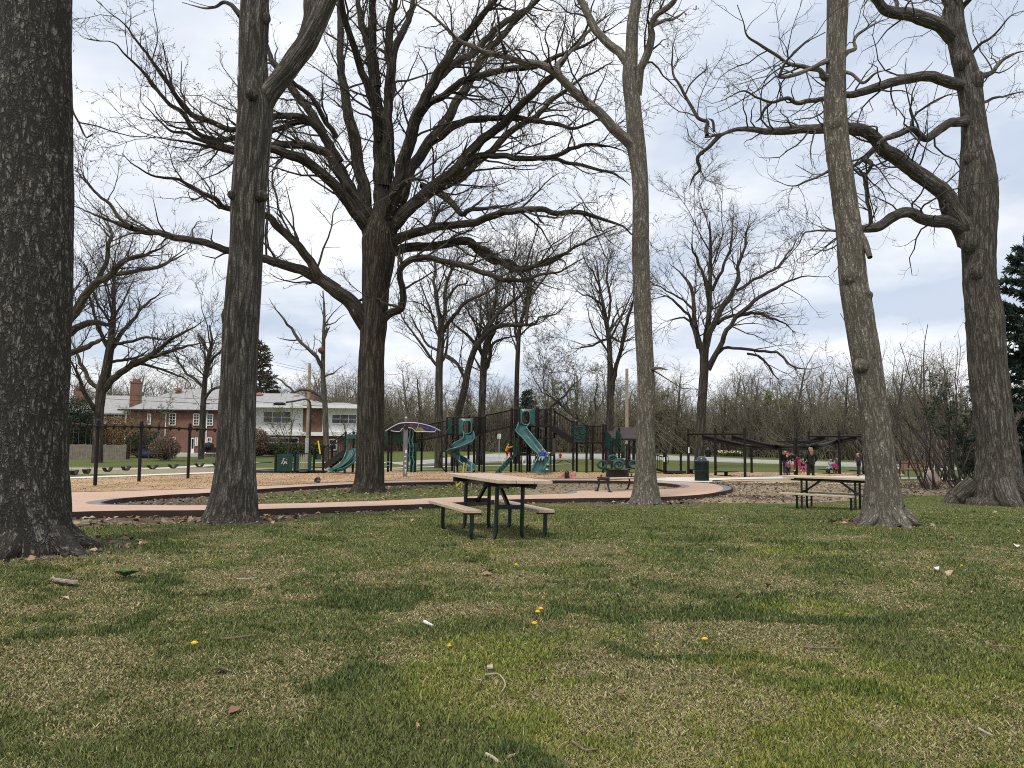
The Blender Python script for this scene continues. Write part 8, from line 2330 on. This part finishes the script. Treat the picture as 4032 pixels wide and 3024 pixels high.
def person(label, loc, H, face, pose, cloth, hair, hair_len=.0, skin='skin', extras=None):
    """pose: dict of joint positions as fractions of H in the person's own frame (x right, y forward, z up); loc = point of reference on the ground"""
    root = None
    J = {k: np.array(v, float) * H for k, v in pose.items()}
    pv, ch, nk, hd = J['pelvis'], J['chest'], J['neck'], J['head']
    up = norm(nk - pv); fw = norm(np.cross(up, J['sr'] - J['sl']) * -1) if True else None
    if fw[1] < 0 and abs(up[2]) > .5: fw = -fw
    hr = .062 * H if H > 1.4 else .075 * H
    chains = [[('pelvis', pv, .065 * H), ('chest', ch, .07 * H), ('neck', nk, .03 * H), ('chin', nk * .45 + hd * .55 + fw * .01 * H, hr * .72), ('head', hd, hr), ('crown', hd + norm(hd - nk) * hr * .75, hr * .7)]]
    chains.append([('head', hd, hr), ('nose', hd + fw * hr * 1.08 - up * hr * .15, hr * .16)])
    for s in ('l', 'r'):
        sg = -1 if s == 'l' else 1
        chains.append([('chest', ch, 0), ('s' + s, J['s' + s], .035 * H), ('e' + s, J['e' + s], .025 * H), ('w' + s, J['w' + s], .017 * H), ('palm' + s, J['w' + s] + norm(J['w' + s] - J['e' + s]) * .035 * H, .02 * H)])
        da = norm(J['w' + s] - J['e' + s]); sd_ = norm(np.cross(da, (0.1, .2, 1.0))); pm = J['w' + s] + da * .035 * H
        for k, (o_, l_) in enumerate(((-.016, .036), (-.006, .044), (.005, .042), (.015, .034))):
            b_ = pm + da * .012 * H + sd_ * o_ * H
            chains.append([('palm' + s, pm, 0), ('f%s%d' % (s, k), b_, .0065 * H), ('g%s%d' % (s, k), b_ + da * l_ * H * .55 - np.array([0, 0, .004 * H]), .0058 * H), ('h%s%d' % (s, k), b_ + da * l_ * H * .9 - np.array([0, 0, .014 * H]), .005 * H)])
        chains.append([('palm' + s, pm, 0), ('t%s' % s, pm - sd_ * sg * .022 * H + da * .004 * H, .007 * H), ('u%s' % s, pm - sd_ * sg * .03 * H + da * .022 * H, .006 * H)])
        chains.append([('pelvis', pv, 0), ('h' + s, J['h' + s], .05 * H), ('k' + s, J['k' + s], .036 * H), ('a' + s, J['a' + s], .023 * H), ('t' + s + 'oe', J['t' + s], .02 * H)])
    body = skin_mesh('person', chains, M[skin], None, 1)
    body.location = loc; body.rotation_euler = (0, 0, face); WLOC[body] = np.zeros(3)
    tag(body, label, 'person')
    j = cloth.get('jacket')
    if j:
        low = pv + (pv - ch) * cloth.get('hem', .15)
        c2 = [[('low', low, (cloth.get('wide', .098)) * H), ('mid', pv * .5 + ch * .5, .09 * H), ('chest', ch, .095 * H), ('coll', nk * .8 + ch * .2, .05 * H)]]
        for s in ('l', 'r'):
            c2.append([('chest', ch, 0), ('s' + s, J['s' + s], .05 * H), ('e' + s, J['e' + s], .04 * H), ('w' + s, J['w' + s] * .97 + J['e' + s] * .03, .03 * H)])
        skin_mesh('jacket', c2, j, body, 1, 1)
    t = cloth.get('trousers')
    if t:
        c2 = []
        for s in ('l', 'r'): c2.append([('pelvis', pv, .08 * H), ('h' + s, J['h' + s], .066 * H), ('k' + s, J['k' + s], .05 * H), ('a' + s, J['a' + s] * .95 + J['k' + s] * .05, .036 * H)])
        skin_mesh('trousers', c2, t, body, 1, 0)
    s_m = cloth.get('shoes')
    if s_m:
        for s in ('l', 'r'): skin_mesh('shoe', [[('a', J['a' + s], .03 * H), ('m', J['a' + s] * .5 + J['t' + s] * .5, .028 * H), ('t', J['t' + s], .024 * H)]], s_m, body, 1, 0)
    # hair: a cap over the back and top of the head, optionally long
    bk = -fw; tp_ = norm(hd - nk)
    ch_ = [[('top', hd + tp_ * hr * .42 + bk * hr * .3, hr * 1.02), ('back', hd + bk * hr * .5 - tp_ * hr * .05, hr * 1.08)]]
    if hair_len: ch_[0] += [('nape', nk + bk * hr * .9, hr * 1.05), ('end', nk + bk * hr * 1.25 - np.array([0, 0, hair_len * H]), hr * .7)]
    else: ch_[0] += [('nape', hd - tp_ * hr * .6 + bk * hr * .5, hr * .8)]
    skin_mesh('hair', ch_, hair, body, 1, 0)
    mb = MB(); sd_ = norm(np.cross(fw, tp_))
    for sg in (-1, 1): mb.ball(hd + fw * hr * .93 + sd_ * sg * hr * .36, hr * .13, 8, 6)
    mb.build('eyes', M['ink'], body, True)
    mb = MB(); mb.ball(hd + fw * hr * .9 - tp_ * hr * .52, (hr * .3, hr * .12, hr * .09), 8, 6); mb.build('mouth', M['lips'], body, True)
    return body


M['lips'] = mat('lips', (.35, .12, .1), .5)


def standing(**kw):
    p = dict(pelvis=(0, 0, .53), chest=(0, 0, .74), neck=(0, 0, .845), head=(0, .01, .925), sl=(-.105, 0, .8), sr=(.105, 0, .8), el=(-.14, -.01, .64), er=(.14, -.01, .64), wl=(-.145, .04, .49), wr=(.145, .04, .49),
             hl=(-.055, 0, .5), hr=(.055, 0, .5), kl=(-.06, .01, .28), kr=(.06, .01, .28), al=(-.06, -.01, .045), ar=(.06, -.01, .045), tl=(-.065, .085, .02), tr=(.065, .085, .02))
    p.update(kw); return p


def cl(r, g_, b, n): return mat(n, (r, g_, b), .85, var=.2, scale=8, bump=.3, bscale=25)


C_black = cl(.012, .012, .014, 'cloth_black'); C_jean = cl(.04, .06, .11, 'cloth_jean'); C_rose = cl(.28, .06, .09, 'cloth_rose'); C_pink = cl(.42, .035, .13, 'cloth_pink'); C_hot = cl(.42, .02, .19, 'cloth_hot_pink')
C_purple = cl(.045, .02, .075, 'cloth_purple'); C_plum = cl(.03, .022, .05, 'cloth_plum'); C_blue = cl(.02, .05, .3, 'cloth_blue'); C_navy = cl(.015, .02, .045, 'cloth_navy'); C_grey = cl(.28, .29, .33, 'cloth_grey'); C_aqua = cl(.33, .42, .46, 'cloth_aqua')
C_red = cl(.33, .03, .035, 'cloth_red'); C_gold = cl(.55, .28, .04, 'cloth_gold'); C_khaki = cl(.3, .22, .14, 'cloth_khaki'); C_peach = cl(.65, .35, .28, 'cloth_peach'); C_cream = cl(.6, .56, .42, 'cloth_cream'); C_dgrey = cl(.09, .085, .09, 'cloth_dgrey')
H_blond = mat('hair_blond', (.42, .29, .13), .7, var=.3, scale=20); H_brown = mat('hair_brown', (.06, .035, .02), .7, var=.3, scale=20); H_light = mat('hair_light', (.24, .145, .075), .7, var=.35, scale=20); H_red = mat('hair_red', (.16, .05, .02), .7, var=.3, scale=20)


def spot(c, x, y, d=None):
    q = at(c, x, y); return (q[0], q[1], gz(q[0], q[1]) + .01)


def height(c, y0, y1, d): return abs(y1 - y0) * unit(c, d)


q = spot('pz', 610, 1140); Hh = height('pz', 485, 1140, q[1])
person('blond person in a black coat and jeans standing beside the zip track post', q, Hh, -1.2, standing(), dict(jacket=C_black, hem=.75, trousers=C_jean, shoes=C_peach), H_blond, .04)
q = spot('pz', 688, 1166); Hh = height('pz', 735, 1166, q[1])
person('small child in a rose coat and black leggings seen from behind near the zip track', q, Hh, .2, standing(wl=(-.1, .12, .6), wr=(.1, .12, .6)), dict(jacket=C_rose, hem=.35, wide=.12, trousers=C_black, shoes=C_black), H_brown, .03)
# child bent over a hanging disc seat
dq = zp['f'][1] - .42; q = P('pz', 905, 1000, dq); q = (q[0], dq, gz(q[0], dq)); Hh = 1.22
zl = P('pz', 880, 1035, dq)[2] - q[2] - .1
bend = dict(pelvis=(0, 0, .62 + zl / Hh), chest=(-.16, 0, .74 + zl / Hh), neck=(-.27, 0, .74 + zl / Hh), head=(-.36, 0, .71 + zl / Hh), sl=(-.22, .09, .74 + zl / Hh), sr=(-.22, -.09, .74 + zl / Hh), el=(-.26, .1, .58 + zl / Hh), er=(-.25, -.1, .6 + zl / Hh), wl=(-.3, .05, .46 + zl / Hh), wr=(-.22, -.05, .48 + zl / Hh),
            hl=(-.01, .06, .58 + zl / Hh), hr=(.03, -.06, .58 + zl / Hh), kl=(-.03, .08, .34 + zl / Hh), kr=(.09, -.08, .36 + zl / Hh), al=(-.02, .08, .13 + zl / Hh), ar=(.16, -.07, .15 + zl / Hh), tl=(-.08, .08, .09 + zl / Hh), tr=(.15, -.07, .08 + zl / Hh))
pb = person('child in pink leggings bent over a hanging swing disc, dark jacket on its back', q, Hh, 0, bend, dict(jacket=C_black, hem=.1, trousers=C_pink, shoes=C_cream), H_light, 0)
skin_mesh('hood', [[('a', np.array(bend['neck']) * Hh + np.array([0, 0, .04]), .1), ('b', np.array(bend['head']) * Hh + np.array([.02, 0, .06]), .1)]], C_pink, pb, 1)
tkz = P('pz', 900, 360, q[1])[2]


def hang(label, q, zseat, x_off=0):
    o = thing('hanging_disc', label, 'swing', (q[0], q[1], zseat), 'disc seats hanging from the zip track')
    MB().lathe((q[0], q[1], zseat), [(.001, -.03), (.15, -.03), (.17, 0), (.15, .03), (.001, .03)], 18).build('disc', M['green_metal'], o, True)
    MB().tube([(q[0], q[1], zseat), (q[0] + x_off, q[1], zseat + 1.0), (q[0] + x_off * 1.6, q[1], zseat + 1.75)], .016, 6).build('rope', M['rubber'], o, True)


hang('dark disc seat hidden under the bent over child in pink', (q[0] - .07, q[1], 0), q[2] + .5 * Hh + zl)
qd = at('pz', 768, 1150); hang('green disc seat hanging beside the child in the rose coat', qd, P('pz', 768, 1045, qd[1])[2], -.2)
q = spot('pz', 1280, 1292); Hh = height('pz', 385, 1290, q[1])
person('adult with long light brown hair in black jacket seen from behind by the picnic table', q, Hh, .12, standing(el=(-.17, -.02, .65), er=(.2, -.02, .65), wl=(-.16, .06, .55), wr=(.13, .03, .54), kl=(-.07, .01, .28), kr=(.07, .01, .28), al=(-.075, 0, .045), ar=(.085, 0, .045), tl=(-.1, .085, .02), tr=(.12, .085, .02)),
       dict(jacket=C_black, hem=.12, wide=.1, trousers=C_black, shoes=C_dgrey), H_light, .13)
# child swinging, seated
q = spot('pz', 1085, 1150); Hh = 1.15; zl = .45
sit = dict(pelvis=(0, 0, zl / Hh), chest=(0, -.04, zl / Hh + .2), neck=(0, -.02, zl / Hh + .3), head=(0, .0, zl / Hh + .385), sl=(-.1, -.03, zl / Hh + .26), sr=(.1, -.03, zl / Hh + .26), el=(-.13, .05, zl / Hh + .17), er=(.13, .05, zl / Hh + .17), wl=(-.04, .12, zl / Hh + .2), wr=(.04, .12, zl / Hh + .24),
           hl=(-.06, .02, zl / Hh), hr=(.06, .02, zl / Hh), kl=(-.08, .22, zl / Hh - .02), kr=(.08, .22, zl / Hh - .02), al=(-.06, .25, zl / Hh - .22), ar=(.07, .25, zl / Hh - .22), tl=(-.06, .32, zl / Hh - .24), tr=(.07, .32, zl / Hh - .24))
person('child in a purple coat swinging on a hanging disc beside the long haired adult', q, Hh, math.pi * .92, sit, dict(jacket=C_purple, hem=.2, wide=.12, trousers=C_pink, shoes=C_cream), H_light, .02)
hang('disc seat carrying the child in purple', (q[0], q[1], 0), q[2] + zl - .12, -.05)
# seated child on the disc table, two small children
q = spot('c7', 885, 1046); zl = P('c7', 880, 985, q[1])[2] - q[2] + .09; Hh = 1.15
sit2 = {k: (v[0], v[1], v[2] - .45 / 1.15 + zl / Hh) for k, v in sit.items()}
person('child in pale aqua jacket sitting on a green disc table', (q[0] + .1, q[1], q[2]), Hh, 1.9, sit2, dict(jacket=C_aqua, hem=.1, trousers=C_grey, shoes=C_cream), H_brown, .02)
q = spot('c7', 950, 1055); Hh = height('c7', 885, 1052, q[1])
person('small child in a hot pink coat standing before the disc table', q, Hh, 2.2, standing(), dict(jacket=C_hot, hem=.3, wide=.12, trousers=C_navy, shoes=C_black), H_light, .02)
q = spot('c7', 988, 1046); Hh = height('c7', 838, 1046, q[1])
person('child in a dark top and khaki trousers beside the child in hot pink', q, Hh, 2.0, standing(), dict(jacket=C_dgrey, hem=.3, trousers=C_khaki, shoes=C_black), H_brown, 0)
q = spot('c7', 1268, 1088); Hh = height('c7', 775, 1088, q[1])
person('adult with dark hair in a purple jacket facing left beside the leaning trunk', q, Hh, 1.25, standing(el=(-.15, .02, .66), er=(.15, .02, .66), wl=(-.05, .13, .6), wr=(.05, .13, .62)), dict(jacket=C_plum, hem=.35, wide=.115, trousers=C_black, shoes=C_black), H_brown, 0)
# children on the play structure
qz = (pA + (pB - pA) * .33) + np.array([0, 0, .06]); Hh = height('c4', 770, 1000, qz[1])
climb = standing(pelvis=(0, -.02, .54), chest=(0, .02, .74), neck=(0, .03, .845), head=(0, .05, .925), el=(-.13, .12, .72), er=(.13, .12, .74), wl=(-.1, .27, .78), wr=(.1, .28, .82), sl=(-.1, .02, .8), sr=(.1, .02, .8), kr=(.07, .2, .42), ar=(.06, .2, .19), tr=(.06, .29, .18), kl=(-.06, .03, .28), al=(-.06, -.03, .045), tl=(-.06, .06, .03))
person('child in yellow sleeves and red trousers climbing the plank of the play structure', tuple(qz - np.array([.12, 0, .07])), Hh, -math.pi / 2, climb, dict(jacket=C_gold, hem=.05, trousers=C_red, shoes=C_red), H_brown, 0)
pr = catmull(np.c_[tall_path, np.ones(len(tall_path))], .06)[:, :3]
k_ = int(np.argmin(np.abs(pr[:, 2] - P('c4', 765, 1030, FR - 2.4)[2]))); sp_ = pr[k_]
Hh = 1.15
slide = dict(pelvis=(0, 0, .09), chest=(0, -.06, .28), neck=(0, -.05, .38), head=(0, -.02, .47), sl=(-.1, -.05, .34), sr=(.1, -.05, .34), el=(-.2, -.02, .26), er=(.2, -.02, .26), wl=(-.25, .08, .19), wr=(.26, .08, .2), hl=(-.055, .03, .08), hr=(.055, .03, .08), kl=(-.07, .22, .1), kr=(.08, .22, .1), al=(-.05, .36, -.07), ar=(.09, .38, -.08), tl=(-.06, .42, -.03), tr=(.1, .44, -.04))
person('red haired child in a blue jacket sliding down the tall teal slide with arms out', tuple(sp_ + np.array([0, 0, .02])), Hh, math.pi - .25, slide, dict(jacket=C_blue, hem=.1, wide=.11, trousers=C_grey, shoes=C_dgrey), H_red, 0)
q = P('c4', 655, 958, BK - .5); Hh = height('c4', 640, 958, BK - .5) * .82
person('child in dark blue standing on the lower deck behind the tall slide', (q[0], BK - .5, zD4 + .01), Hh, 2.6, standing(), dict(jacket=C_navy, hem=.2, trousers=C_red, shoes=C_dgrey), H_brown, 0)
